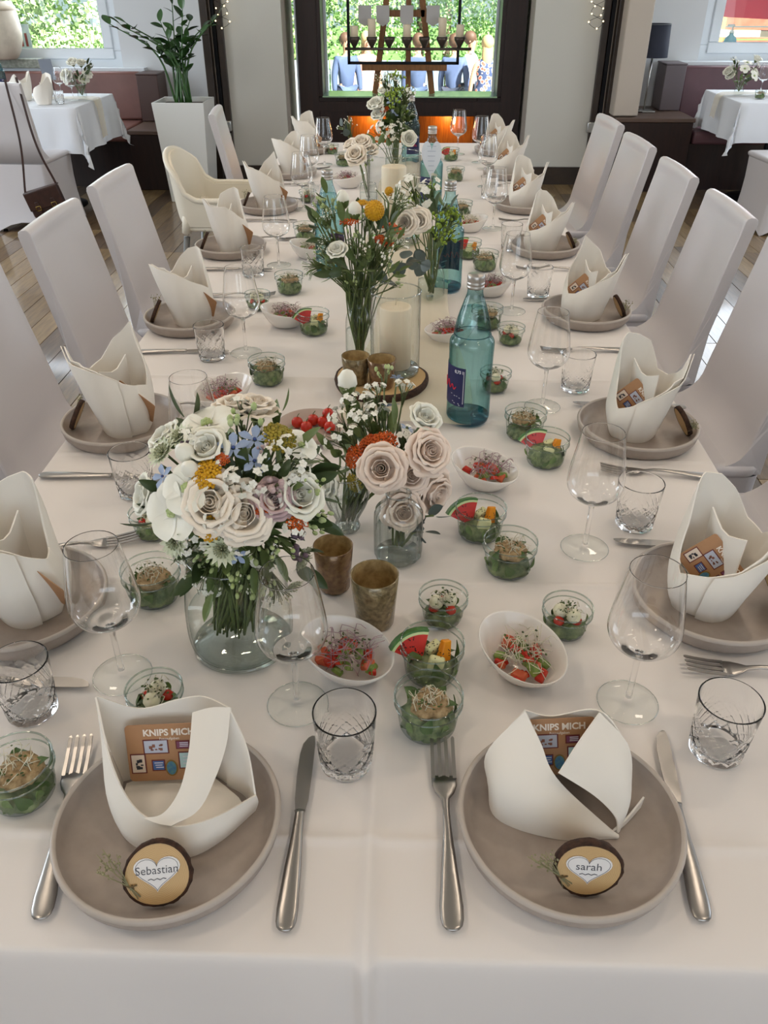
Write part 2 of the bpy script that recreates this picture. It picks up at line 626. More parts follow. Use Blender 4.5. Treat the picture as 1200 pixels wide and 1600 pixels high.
# ------------------------------------------------------------------ benches and plinths
def bench(label, x0, x1, m, zt, endx):
    t = thing('banquette', label, 'bench', ((x0 + x1) / 2, 7.55, 0))
    c = (x0 + x1) / 2
    n = 3
    w = (x1 - x0) / n
    for i in range(n):
        a = x0 + i * w - c
        obj('backrest', bevel_mesh(MB().hexa([(a + .004, 0.20, .46), (a + w - .004, 0.20, .46), (a + w - .004, .33, .46), (a + .004, .33, .46),
                                              (a + .004, 0.25, zt), (a + w - .004, 0.25, zt), (a + w - .004, .33, zt), (a + .004, .33, zt)]).mesh('backrest', m), 0.02, 3), t)
        obj('seat', bevel_mesh(MB().box(a + .004, a + w - .004, -0.32, 0.22, .36, .46).mesh('seat', m), 0.025, 3), t)
    obj('base', MB().box(x0 - c, x1 - c, -0.26, 0.33, 0, .36).mesh('base', M_DARK), t)
    return t


bench('red brown upholstered bench under the left window', -4.65, -2.33, M_LEATHER, 0.83, 0)
bench('plum upholstered bench under the right window', 2.32, 4.65, M_PLUM, 0.885, 0)


def plinth(label, x0, x1, y0, y1, z):
    t = thing('plinth', label, 'plinth', ((x0 + x1) / 2, (y0 + y1) / 2, 0))
    hx, hy = (x1 - x0) / 2, (y1 - y0) / 2
    obj('body', bevel_mesh(MB().box(-hx + .01, hx - .01, -hy + .01, hy - .01, 0, z - .03).mesh('body', M_DARK), .004, 1), t)
    obj('top_board', bevel_mesh(MB().box(-hx, hx, -hy, hy, z - .03, z).mesh('top_board', mat('plinth_top', '#5c4a40', 0.35)), .004, 1), t)
    return t


plinth('dark wooden plinth beside the tall white planter', -2.31, -1.72, 7.14, 7.98, 0.46)
plinth('dark wooden plinth carrying the table lamp', 1.67, 2.31, 7.2, 7.98, 0.56)
for x0, x1, m, lab in ((-2.32, -2.14, mat('dark_brown_leatherette', '#4f3a35', 0.45), 'brown end panel of the left bench behind the planter'), (2.13, 2.30, mat('grey_box', '#6d6468', 0.5), 'grey upright box standing beside the table lamp')):
    t = thing('end_panel', lab, 'panel', ((x0 + x1) / 2, 7.8, 0.462 if x0 < 0 else 0.562))
    obj('board', bevel_mesh(MB().box(-(x1 - x0) / 2, (x1 - x0) / 2, -0.14, 0.14, 0, 0.355 if x0 < 0 else 0.34).mesh('board', m), .006, 2), t)
    obj('cap', bevel_mesh(MB().box(-(x1 - x0) / 2 - .004, (x1 - x0) / 2 + .004, -0.145, 0.145, 0.355 if x0 < 0 else 0.34, 0.367 if x0 < 0 else 0.352).mesh('cap', m), .004, 1), t)
# ------------------------------------------------------------------ materials of the table
M_CLOTH = mat('white_tablecloth', '#e6dfda', 0.8, bump=0.10, bscale=7, bdist=0.004, sheen=0.1)
M_CLOTHB = mat('white_linen_cloth', '#e2e5ea', 0.8, bump=0.12, bscale=9, bdist=0.004)
M_COVER = mat('white_stretch_cover', '#c8c3c4', 0.36, bump=0.05, bscale=5, bdist=0.004, sheen=0.2)
M_NAPKIN = mat('cream_napkin', '#ece5da', 0.75, bump=0.15, bscale=60, bdist=0.0006)
M_PLATE = mat('taupe_stoneware', '#a3968c', 0.38, var='#9b8e84', vscale=60)
M_CUTLERY = mat('polished_steel', '#a39f9b', 0.3, metal=1.0)
M_GLASS = thin_glass('clear_thin_glass', '#fbfdfc', '#8d9793', refl=0.75, f0=0.03, power=5.0, epow=6.0)
M_GLASSRIM = thin_glass('glass_rim', '#f3f6f5', '#a3aeaa', refl=0.8, f0=0.12, power=2.0)
M_JAR = thin_glass('greenish_jar_glass', '#fafcfb', '#9fb0a6', refl=0.6, f0=0.035, power=4.5, epow=4.0)
M_JARRIM = thin_glass('greenish_jar_rim', '#dde6e0', '#7f9288', refl=0.7, f0=0.10, power=2.0)
M_CRYSTAL = mat('cut_crystal', '#ffffff', 0.0, trans=1.0, ior=1.46)
M_KRAFT = mat('brown_card', '#b1845d', 0.6, var='#ab7e58', vscale=30)
M_PRINTW = mat('white_print', '#f0e4d6', 0.6)
M_INK = mat('grey_ink', '#4b4950', 0.6)
M_PAPER = mat('white_paper', '#e9e5e2', 0.6)
M_BARK = mat('tree_bark', '#4a3020', 0.85, var='#2a1a11', vscale=120, bump=0.7, bscale=160)
M_GREENS = mat('dried_green_sprig', '#8f8a68', 0.7)
M_TWINE = mat('jute_twine', '#6b5a3c', 0.8)


def ring_wood(name):
    if name in MATS:
        return MATS[name]
    m = bpy.data.materials.new(name)
    m.use_nodes = True
    nt = m.node_tree
    p = nt.nodes['Principled BSDF']
    p.inputs['Roughness'].default_value = 0.6
    tc = nt.nodes.new('ShaderNodeTexCoord')
    w = nt.nodes.new('ShaderNodeTexWave')
    w.wave_type = 'RINGS'
    w.rings_direction = 'Z'
    w.inputs['Scale'].default_value = 190
    w.inputs['Distortion'].default_value = 3.0
    w.inputs['Detail'].default_value = 2.0
    r = nt.nodes.new('ShaderNodeValToRGB')
    r.color_ramp.elements[0].color = lin('#cfae7c')
    r.color_ramp.elements[1].color = lin('#c29d6a')
    nt.links.new(tc.outputs['Object'], w.inputs['Vector'])
    nt.links.new(w.outputs['Fac'], r.inputs[0])
    nt.links.new(r.outputs[0], p.inputs['Base Color'])
    MATS[name] = m
    return m


M_SLICE = ring_wood('cut_wood_rings')

# ------------------------------------------------------------------ long table and its cloth
TX0, TX1, TY0, TY1 = -0.65, 0.566, 0.388, 4.77
tb = thing('banquet_table', 'long banquet table hidden under the white tablecloth', 'table', ((TX0 + TX1) / 2, (TY0 + TY1) / 2, 0))
hx, hy = (TX1 - TX0) / 2 - 0.01, (TY1 - TY0) / 2 - 0.01
obj('table_top', MB().box(-hx, hx, -hy, hy, 0.71, 0.744).mesh('table_top', M_DARK), tb)
for sx in (-1, 1):
    for yy in (-hy + .1, -0.1, 0.1, hy - .1):
        obj('leg', cached('tleg', lambda: MB().box(-.025, .025, -.025, .025, 0, .71).mesh('leg', M_STEEL)), tb, (sx * .13, yy, 0))


def cloth_mesh(x0, x1, y0, y1, zt, drop, m, creases_x=(), creases_y=(), fold=0.012, seed=1, nx=36, ny=60, corner=0.35, zmin=None):
    def coords(a, b, cr, n):
        s = set(round(a + (b - a) * i / n, 4) for i in range(n + 1))
        for c in cr:
            for d in (-.02, -.014, -.010, -.007, -.0035, 0, .0035, .007, .010, .014, .02):
                s.add(round(c + d, 4))
        r = .008
        ov = [0.0, r * .5, r, r * 1.6, .02, .05, .09, .14, .19, .24, .3, .36, .42, .5, .6]
        ov = [o for o in ov if o < drop] + [drop]
        return [a - o for o in reversed(ov[1:])] + sorted(s) + [b + o for o in ov[1:]]
    xs, ys = coords(x0, x1, creases_x, nx), coords(y0, y1, creases_y, ny)
    vs = []
    for y in ys:
        for x in xs:
            ox = max(x0 - x, x - x1, 0)
            oy = max(y0 - y, y - y1, 0)
            px, py = min(max(x, x0), x1), min(max(y, y0), y1)
            z = zt
            if ox == 0 and oy == 0:
                for c in creases_x:
                    z += (0.0042 + 0.005 * math.exp(-(y - y0) * 6)) * math.exp(-((x - c) / .008) ** 2)
                for c in creases_y:
                    z += 0.0026 * math.exp(-((y - c) / .006) ** 2)
                z += 0.0012 * noise.noise(Vector((x * 3 + seed, y * 3, 0)))
            else:
                o = max(ox, oy)
                mi = min(ox, oy)
                r = .008
                out = r * (1 - math.exp(-o / r))
                z = zt - max(0, o - r * .6) if o > r else zt - o * o / r * .45
                wx = ox / (ox + oy)
                wx = wx * wx * (3 - 2 * wx)
                u = px * (1 - wx) + py * wx
                wav = fold * min(1, o / .2) * (math.sin(u * 17 + seed) * .6 + math.sin(u * 31 + 2 * seed) * .4 + .6)
                dx = (-1 if x < x0 else 1) if ox > 0 else 0
                dy = (-1 if y < y0 else 1) if oy > 0 else 0
                if ox == 0:
                    for c in creases_x:
                        wav += .010 * math.exp(-((x - c) / .008) ** 2)
                px += dx * ((out + wav) * wx + mi * corner * (1 if ox <= oy else .55))
                py += dy * ((out + wav) * (1 - wx) + mi * corner * (1 if oy <= ox else .55))
                if mi > 0:
                    z -= mi * 0.32
                if zmin is not None:
                    z = max(z, zmin)
            vs.append((px, py, z))
    n = len(xs)
    fs = [(j * n + i, j * n + i + 1, (j + 1) * n + i + 1, (j + 1) * n + i) for j in range(len(ys) - 1) for i in range(n - 1)]
    return MB().add(vs, fs, True).mesh('tablecloth', m)


tag(obj('tablecloth', cloth_mesh(TX0, TX1, TY0, TY1, TABLE_Z - .001, 0.255, M_CLOTH, (-0.028,), (0.505, 0.93, 1.30, 1.655, 2.03, 2.75, 3.4), seed=2, ny=90)),
    'long white cloth with ironed creases covering the banquet table', 'tablecloth')

# gauze runner along the middle
gz = bpy.data.materials.new('cream_gauze')
gz.use_nodes = True
_p = gz.node_tree.nodes['Principled BSDF']
_p.inputs['Base Color'].default_value = lin('#e8dcc0')
_p.inputs['Roughness'].default_value = 0.7
_p.inputs['Alpha'].default_value = 0.55
_rr = random.Random(9)
curves = []
for k in range(9):
    u = k / 8
    c = []
    for j in range(40):
        v = j / 39
        y = 1.42 + v * 2.9
        xc = 0.0 + 0.02 * math.sin(v * 9)
        hw = 0.115 + 0.02 * math.sin(v * 17 + 1)
        c.append((xc + (u - .5) * 2 * hw, y, TABLE_Z + 0.004 + 0.012 * abs(math.sin(u * 9 + 3 * noise.noise(Vector((u * 2, v * 6, 0)))))))
    curves.append(c)
tag(MB().sheet(curves, 90, 40).build('table_runner', gz), 'sheer cream gauze runner lying along the middle of the table', 'table runner')


# ------------------------------------------------------------------ chairs with stretch covers
def chair_parts():
    prof_front = resample([(-.02, .475), (-.10, .478), (-.160, .490), (-.196, .530), (-.214, .61), (-.246, .76), (-.276, .90), (-.284, .945)], 24)
    prof_front = [(p[0], p[1]) for p in [Vector((a[0], a[1], 0)) for a in prof_front]]
    prof_back = [(-.288, .952), (-.296, .956), (-.310, .955), (-.317, .951), (-.320, .94), (-.290, .80), (-.254, .62), (-.238, .46)]
    prof = prof_front + prof_back + [(-.02, .45)]

    def wid(z):
        return .212 if z < .5 else .212 - .012 * min(1, (z - .5) / .06) - .008 * (z - .5) / .46
    n = len(prof)
    vs, fs = [], []
    rows = [(-1, .90), (-.995, .965), (-.985, 1), (-.9, 1), (-.4, 1), (0, 1), (.4, 1), (.9, 1), (.985, 1), (.995, .965), (1, .90)]
    cen = [(-.155 + (p[0] + .155) * 0, p[1]) for p in prof]
    for (s, k) in rows:
        for i, (x, z) in enumerate(prof):
            mx = -.305 + (.95 - z) * .17 if z > .52 else x
            sag = 0.006 * (1 - s * s) if (.55 < z < .93 and i < len(prof_front)) else 0
            top = 0.006 * (1 - s * s) if z > .94 else 0
            xx = mx + (x - mx) * k - sag
            vs.append((xx, s * wid(z), z + top))
    m = len(rows)
    for j in range(m - 1):
        for i in range(n):
            l = (i + 1) % n
            fs.append((j * n + i, j * n + l, (j + 1) * n + l, (j + 1) * n + i))
    bb = MB().add(vs, fs, True)
    bb.add(vs[:n], [tuple(range(n))], False)
    bb.add(vs[(m - 1) * n:], [tuple(reversed(range(n)))], False)
    back = bb.mesh('backrest', M_COVER)
    bm = bmesh.new(); bm.from_mesh(back); bmesh.ops.recalc_face_normals(bm, faces=bm.faces); bm.to_mesh(back); bm.free()
    # seat
    rings = []
    for (z, g) in [(.445, 0), (.455, .006), (.468, .008), (.476, .002), (.479, -.02)]:
        rings.append(rrect(-.235 - g * .3, .225 + g, -.215 - g, .215 + g, z, .04))
    seat = MB().loft(rings).mesh('seat', M_COVER)
    # skirt: gathers in a little, arched hem between four feet
    rings = []
    for z in (.447, .40, .30, .2, .12, .06, .02, 0.0):
        k = 1 - z / .447
        g = -.012 * math.sin(k * PI) + .02 * k
        base = rrect(-.245 - g, .222 + g, -.213 - g, .213 + g, z, .035, 6)
        ring = []
        for (x, y, zz) in base:
            ax = abs(x + .01) / .24
            ay = abs(y) / .225
            arch = max(0, 1 - min(ax, ay) ** 2) * .07
            ring.append((x, y, zz + arch * k ** 3))
        rings.append(ring)
    skirt = MB().loft(rings, caps=False).mesh('skirt', M_COVER)
    leg = MB().lathe([(.014, .012), (.016, .0)], 10, True, True).mesh('chair_foot', M_BLACKMETAL)
    return back, seat, skirt, leg


def rrect(x0, x1, y0, y1, z, r, n=5):
    out = []
    for (cx, cy, a0) in ((x1 - r, y1 - r, 0), (x0 + r, y1 - r, 90), (x0 + r, y0 + r, 180), (x1 - r, y0 + r, 270)):
        for k in range(n):
            a = RAD(a0 + 90 * k / (n - 1))
            out.append((cx + r * math.cos(a), cy + r * math.sin(a), z))
        # points along the straight side
        pass
    dense = []
    for i in range(len(out)):
        p, q = Vector(out[i]), Vector(out[(i + 1) % len(out)])
        dense.append(tuple(p))
        if (q - p).length > r * 1.2:
            for k in range(1, 5):
                dense.append(tuple(p.lerp(q, k / 5)))
    return dense


CH = chair_parts()


def chair(label, x, y, rz, group='covered chairs at the long table'):
    t = thing('covered_chair', label, 'chair', (x, y, 0), rz, group)
    obj('backrest', CH[0], t, (0, 0, 0), (0, 0, 0), (1, 1, .985)); obj('seat', CH[1], t); obj('skirt', CH[2], t)
    for sx in (-.22, .2):
        for sy in (-.19, .19):
            obj('foot', CH[3], t, (sx, sy, 0))
    return t


LCH = [1.20, 1.755, 2.33, 2.87, 4.55]
for i, y in enumerate(LCH):
    lab = ['nearest white covered chair on the left, its seat just peeking beside the table edge',
           'white covered chair cut by the left picture edge beside the second left plate',
           'white covered chair on the left whose whole backrest shows, second plate from the bag',
           'white covered chair on the left side just in front of the cream high chair',
           'farthest white covered chair on the left standing behind the cream high chair'][i]
    chair(lab, -0.705 + (0.02 if i == 4 else 0), y, RAD([0, 1, 0, -1, 6][i]))
RCH = [1.42, 1.97, 2.52, 3.07, 3.64, 4.22]
for i, y in enumerate(RCH):
    lab = ['nearest white covered chair on the right, only its seat showing at the picture edge',
           'white covered chair cut by the right picture edge beside the second right plate',
           'second white covered chair backrest from the right picture edge, bright sheen on it',
           'third white covered chair backrest from the right picture edge on the right side',
           'fourth white covered chair backrest from the right picture edge on the right side',
           'farthest white covered chair on the right, nearest to the glazed partition'][i]
    chair(lab, 0.655, y, RAD(180 + [0, 1, -1, 0, 2, 3][i]))

# ------------------------------------------------------------------ plates, cutlery
def plate_mesh():
    p = [(0, .004), (.03, .004), (.085, .005), (.098, .008), (.106, .016), (.1095, .026), (.1115, .0285), (.114, .0275), (.1145, .024),
         (.112, .012), (.106, .003), (.098, .0), (.03, .0), (0, .0)]
    return MB().lathe(p, 64).mesh('plate', M_PLATE)


PLATE = plate_mesh()
PLATE_RIM = MB().lathe([(.1090, .0270), (.1105, .0292), (.1130, .0292), (.1148, .0270), (.1150, .0245)], 64).mesh('plate_rim', mat('pale_glaze_rim', '#b5aaa0', .4))


def sect(y, z, hw, ht, n=14):
    return [(hw * math.cos(2 * PI * k / n), y, z + ht * math.sin(2 * PI * k / n)) for k in range(n)]


def knife_parts():
    h = [sect(-.1135, .004, .002, .001), sect(-.1125, .004, .0055, .0018), sect(-.1095, .004, .0082, .0022), sect(-.104, .0042, .0098, .0025), sect(-.092, .0045, .0104, .0027), sect(-.05, .005, .0085, .003), sect(-.01, .005, .0058, .003),
         sect(.012, .005, .0050, .0034), sect(.016, .005, .006, .0034)]
    handle = MB().loft(h).mesh('handle', M_CUTLERY)

    def bl(y, xl, xr, z=.0045):
        return [(xl, y, z), (xl, y, z + .0012), (xr, y, z + .0006), (xr, y, z - .0002)]
    blade = MB().loft([bl(.015, -.005, .005), bl(.03, -.0072, .0075), bl(.06, -.0085, .0080), bl(.09, -.0082, .0078), bl(.105, -.006, .0078), bl(.114, -.001, .0068), bl(.117, .003, .0058)], smooth=False).mesh('blade', M_CUTLERY)
    return handle, blade


def fork_parts():
    h = [sect(-.1065, .004, .002, .001), sect(-.1055, .004, .0058, .0015), sect(-.102, .004, .0088, .0018), sect(-.096, .0042, .0104, .002), sect(-.084, .0045, .0108, .0022), sect(-.05, .006, .0078, .0024), sect(-.01, .009, .0042, .0022),
         sect(.012, .009, .0034, .0022), sect(.028, .006, .0042, .002), sect(.036, .0045, .0095, .0016), sect(.046, .0035, .0128, .0013), sect(.058, .0032, .0133, .0012)]
    handle = MB().loft(h).mesh('handle', M_CUTLERY)
    tines = MB()
    for x in (-.0112, -.0037, .0037, .0112):
        tines.loft([[(x + dx * .0019, y, z + dz * .0011) for (dx, dz) in ((-1, -1), (1, -1), (1, 1), (-1, 1))] if y < .103 else
                    [(x + dx * .0008, y, z + dz * .0006) for (dx, dz) in ((-1, -1), (1, -1), (1, 1), (-1, 1))]
                    for (y, z) in ((.055, .0032), (.072, .004), (.09, .0065), (.1025, .009), (.105, .0098))], smooth=False)
    return handle, tines.mesh('tines', M_CUTLERY)


KN, FK = knife_parts(), fork_parts()


def knife(label, p, rz, s=1.0):
    t = thing('knife', label, 'knife', (p[0], p[1], TABLE_Z + .001), rz, 'dinner knives', s)
    obj('handle', KN[0], t); obj('blade', KN[1], t)


def fork(label, p, rz, s=1.0):
    t = thing('fork', label, 'fork', (p[0], p[1], TABLE_Z + .001), rz, 'dinner forks', s)
    obj('neck_and_handle', FK[0], t); obj('tines', FK[1], t)


# ------------------------------------------------------------------ card with lettering and framed pictures
def card_build(t):
    """picture card as children of thing t: sheet in the local XZ plane, front towards -Y, lower edge at z=0"""
    W, H = .115, .085

    def flat(b, x0, x1, z0, z1, y):
        b.add([(x0, y, z0), (x1, y, z0), (x1, y, z1), (x0, y, z1), (x0, y + .0002, z0), (x1, y + .0002, z0), (x1, y + .0002, z1), (x0, y + .0002, z1)],
              [(0, 1, 2, 3), (7, 6, 5, 4), (0, 4, 5, 1), (1, 5, 6, 2), (2, 6, 7, 3), (3, 7, 4, 0)])
        return b

    def sheet():
        pts = [(x, z) for (x, y, z) in [(p[0], 0, p[1]) for p in rrect(-W / 2, W / 2, 0, H, 0, .006)]]
        n = len(pts)
        vs = [(x, 0, z) for x, z in pts] + [(x, .0012, z) for x, z in pts]
        fs = [tuple(range(n)), tuple(reversed(range(n, 2 * n)))] + [(i, i + n, (i + 1) % n + n, (i + 1) % n) for i in range(n)]
        return MB().add(vs, fs).mesh('card_sheet', M_KRAFT)
    obj('card_sheet', cached('cardsheet', sheet), t)
    obj('lettering', cached('knips', lambda: text_mesh('KNIPS MICH', .0135, M_PRINTW, .00042)), t, (0.004, -.0004, H - .0125), (PI / 2, 0, 0))
    obj('lettering', cached('knips2', lambda: text_mesh('Fotoaufgaben', .0052, M_PRINTW, 0.0)), t, (0.004, -.0004, H - .0215), (PI / 2, 0, 0))
    red = mat('dark_red_print', '#6e2f2b', .6)
    cream = mat('cream_print', '#e0cdb9', .6)
    frames = [(-.043, .012, .022, .030, cream, 'fig'), (-.016, .041, .036, .022, mat('pale_blue_print', '#b9bcc8', .6), 'fig2'),
              (.022, .047, .020, .013, mat('plum_print', '#7c4460', .6), 'line'), (-.015, .015, .019, .017, mat('blue_print', '#4a6aa0', .6), 'line'),
              (.026, .017, .024, .026, mat('aqua_print', '#b4cfcf', .6), 'line'), (.048, .046, .012, .024, mat('violet_print', '#6a4a72', .6), 'fig')]
    for i, (x, z, w, h, m, art) in enumerate(frames):
        f = obj('picture_frame', cached(('pf', i), lambda: flat(MB(), -w / 2, w / 2, 0, h, -.0005).mesh('picture_frame', red)), t, (x, 0, z))
        obj('picture_mount', cached(('pm', i), lambda: flat(MB(), -w / 2 + .0018, w / 2 - .0018, .0018, h - .0018, -.0009).mesh('picture_mount', m)), f)

        def artwork():
            r = random.Random(i + 3)
            b = MB()
            if art == 'line':
                for k in range(3):
                    zz = h * (.3 + .2 * k)
                    flat(b, -w * .28 + r.random() * .002, w * .25 + r.random() * .003, zz, zz + .0012, -.0013)
            else:
                for k in range(9):
                    xx, zz = r.uniform(-w * .3, w * .22), r.uniform(h * .2, h * .62)
                    flat(b, xx, xx + r.uniform(.0015, .005), zz, zz + r.uniform(.0015, .005), -.0013)
            return b.mesh('picture_print', mat('print_' + art, {'fig': '#3b3a40', 'fig2': '#8a5a48', 'line': '#d8d4dc'}[art], .6))
        obj('picture_print', cached(('pa', i), artwork), f)
    ov = obj('oval_frame', cached('oval', lambda: MB().add([(0.009 * math.cos(a), -.0006, .013 + .0125 * math.sin(a)) for a in [k * PI / 12 for k in range(24)]] , [tuple(range(24))]).mesh('oval_frame', mat('gold_print', '#8a6a2c', .5))), t, (.003, 0, .006))
    obj('picture_print', cached('oval2', lambda: MB().add([(0.0068 * math.cos(a), -.0010, .013 + .0102 * math.sin(a)) for a in [k * PI / 12 for k in range(24)]], [tuple(range(24))]).mesh('picture_print', mat('teal_print', '#5d8f86', .6, var='#3b6a9a', vscale=200))), ov)


# ------------------------------------------------------------------ wooden slice with a name
def slice_build(t, name=None, seed=1, heart=True):
    R0, TH = .033, .009
    r = random.Random(seed)
    ph = [r.uniform(0, 6.28) for _ in range(3)]

    def rad(a, k=1.0):
        return R0 * k * (1 + .03 * math.sin(2 * a + ph[0]) + .02 * math.sin(3 * a + ph[1]))
    n = 40
    def disc():
        vs = [(rad(2 * PI * i / n, .93) * math.cos(2 * PI * i / n), rad(2 * PI * i / n, .93) * math.sin(2 * PI * i / n), z) for z in (0, TH) for i in range(n)]
        return MB().add(vs, [tuple(reversed(range(n))), tuple(range(n, 2 * n))] + [(i, (i + 1) % n, (i + 1) % n + n, i + n) for i in range(n)]).mesh('wood_slice', M_SLICE)
    def bark():
        rings = []
        for (k, z) in ((.93, -.0004), (1.0, -.0002), (1.03, TH * .5), (1.0, TH + .0003), (.93, TH + .0005)):
            rings.append([((rad(2 * PI * i / n, k) + (r.uniform(-.0009, .0009) if k > .95 else 0)) * math.cos(2 * PI * i / n),
                           (rad(2 * PI * i / n, k) + (r.uniform(-.0009, .0009) if k > .95 else 0)) * math.sin(2 * PI * i / n), z) for i in range(n)])
        return MB().loft(rings, caps=False).mesh('bark', M_BARK)
    obj('wood_slice', cached(('disc', seed), disc), t)
    obj('bark', cached(('bark', seed), bark), t)
    if heart:
        def hpts(k):
            out = []
            for i in range(40):
                a = 2 * PI * i / 40
                x = 16 * math.sin(a) ** 3
                y = 13 * math.cos(a) - 5 * math.cos(2 * a) - 2 * math.cos(3 * a) - math.cos(4 * a)
                out.append((x * k * 1.22, (y + 2.5) * k * 1.0))
            return out
        def hm(k, z, m):
            p = hpts(k)
            return MB().add([(x, y, z) for x, y in p] + [(x, y, z - .0003) for x, y in p], [tuple(reversed(range(40))), tuple(range(40, 80))] + [(i, i + 40, (i + 1) % 40 + 40, (i + 1) % 40) for i in range(40)]).mesh('heart_label', m)
        h = obj('heart_label', cached('heart', lambda: hm(.00118, TH + .0009, M_PAPER)), t)
        obj('heart_outline', cached('heartline', lambda: MB().tube([(x, y, TH + .0010) for x, y in hpts(.00108)] + [(*hpts(.00108)[0], TH + .0010)], .00022, 4).mesh('heart_outline', M_INK)), h)
        obj('ornament', cached('orn', lambda: MB().tube([(-.009, -.0045, TH + .0011), (-.006, -.0035, TH + .0011), (-.003, -.005, TH + .0011), (0, -.0035, TH + .0011), (.003, -.005, TH + .0011), (.006, -.0035, TH + .0011), (.009, -.0045, TH + .0011)], .0004, 4).mesh('ornament', M_INK)), h)
        if name:
            obj('name_lettering', text_mesh(name, .0115 if len(name) > 6 else .0125, M_INK, -.00008), h, (0, .0045, TH + .0011))

    def sprig():
        b = MB()
        rr = random.Random(seed + 40)
        for k in range(8):
            p0 = Vector((-.028, -.008, TH + .001))
            d = Vector((-.6 + rr.uniform(-.4, .4), .9 + rr.uniform(-.5, .3), rr.uniform(-.1, .35))).normalized()
            L = rr.uniform(.026, .046)
            p1 = p0 + d * L
            b.tube([p0 - d * .016, p0, p0.lerp(p1, .5) + Vector((rr.uniform(-.003, .003), 0, .001)), p1], .0005, 4)
            for q in range(5):
                e = p0.lerp(p1, rr.uniform(.5, 1.05)) + Vector((rr.uniform(-.005, .005), rr.uniform(-.004, .004), rr.uniform(-.002, .004)))
                b.ball(e, rr.uniform(.0008, .0017), 5, 4)
        return b.mesh('dried_sprig', M_GREENS)
    tag(obj('dried_sprig', cached(('sprig', seed % 3), sprig), t), 'dried grey green sprig tied to the slice')
    obj('twine', cached('twine', lambda: MB().tube([(-.020, -.008, TH + .001), (-.027, -.009, TH + .003), (-.034, -.006, TH), (-.034, -.006, -.001), (-.024, -.008, TH + .0015), (-.022, -.026, TH * .3)], .0008, 5).mesh('twine', M_TWINE)), t)


# ------------------------------------------------------------------ napkins
TH_N = .0022


def napkin_left(t):
    b = MB().sheet([[(-.072, .055, .0), (-.062, .0, .0), (-.03, -.033, .0), (.027, -.046, .0), (.065, -.024, .0), (.1, .018, .002)],
                    [(-.086, .066, .065), (-.066, .002, .045), (-.031, -.036, .026), (.026, -.048, .024), (.068, -.026, .02), (.104, .02, .015)],
                    [(-.087, .075, .13), (-.056, .012, .086), (-.024, -.022, .054), (.02, -.039, .048), (.062, -.022, .041), (.103, .02, .028)]], 34, 12, TH_N)
    b.build('front_fold', M_NAPKIN, t)
    MB().sheet([[(-.072, .055, .0), (-.04, .07, .0), (0, .075, .0), (.035, .07, .0), (.06, .055, .0)],
                [(-.086, .068, .065), (-.042, .08, .05), (0, .085, .05), (.035, .08, .06), (.068, .062, .06)],
                [(-.087, .076, .13), (-.045, .09, .095), (0, .095, .106), (.035, .092, .116), (.072, .074, .116)]], 26, 12, -TH_N).build('back_fold', M_NAPKIN, t)
    MB().sheet([[(.06, .055, .0), (.085, .04, .0), (.1, .018, .0)], [(.068, .062, .06), (.088, .045, .04), (.103, .02, .015)],
                [(.072, .074, .116), (.093, .05, .075), (.104, .02, .028)]], 16, 10, TH_N).build('side_fold', M_NAPKIN, t)
    MB().sheet([[(.03, .062, .121), (.030, .026, .094), (.025, -.008, .072), (.010, -.030, .058), (-.012, -.035, .054)],
                [(.052, .068, .124), (.050, .034, .096), (.043, .0, .074), (.028, -.028, .058), (.004, -.040, .052)],
                [(.072, .074, .118), (.070, .042, .090), (.060, .008, .068), (.046, -.022, .053), (.020, -.042, .050)]], 24, 10, TH_N).build('lapel', M_NAPKIN, t)
    MB().sheet([[(-.066, .05, .004), (-.03, .066, .004), (.03, .066, .004), (.058, .05, .004)], [(-.06, .01, .012), (-.02, .015, .02), (.03, .015, .018), (.085, .02, .008)],
                [(-.045, -.02, .006), (-.02, -.034, .012), (.025, -.042, .010), (.07, -.018, .006)]], 16, 10, .001).build('inner_floor', M_NAPKIN, t)


def napkin_right(t):
    MB().sheet([[(-.09, .042, .012), (-.082, .0, .0), (-.015, -.025, .0), (.056, -.022, .0)],
                [(-.094, .05, .065), (-.076, .005, .056), (-.012, -.024, .036), (.057, -.023, .003)],
                [(-.052, .066, .126), (-.036, .036, .104), (-.016, .006, .070), (.054, -.022, .005)]], 26, 12, TH_N).build('left_fold', M_NAPKIN, t)
    MB().sheet([[(-.020, .0, .094), (.024, -.008, .062), (.050, -.016, .032), (.056, -.018, .003)],
                [(.006, .03, .116), (.050, .014, .080), (.068, .002, .042), (.062, -.008, .0)],
                [(.035, .066, .126), (.07, .05, .086), (.078, .034, .04), (.074, .024, .0)]], 22, 12, TH_N).build('right_fold', M_NAPKIN, t)
    MB().sheet([[(-.088, .044, .0), (-.03, .072, .0), (.03, .07, .0), (.074, .024, .0)], [(-.08, .06, .07), (-.02, .078, .055), (.03, .076, .06), (.077, .036, .03)],
                [(-.052, .067, .125), (-.015, .084, .095), (.036, .07, .124), (.072, .05, .085)]], 24, 10, -TH_N).build('back_fold', M_NAPKIN, t)
    MB().sheet([[(.05, -.018, .0), (.07, -.002, .0), (.092, .02, .002)], [(.05, -.018, .008), (.07, -.002, .012), (.094, .022, .02)]], 10, 5, TH_N).build('corner_tab', M_NAPKIN, t)


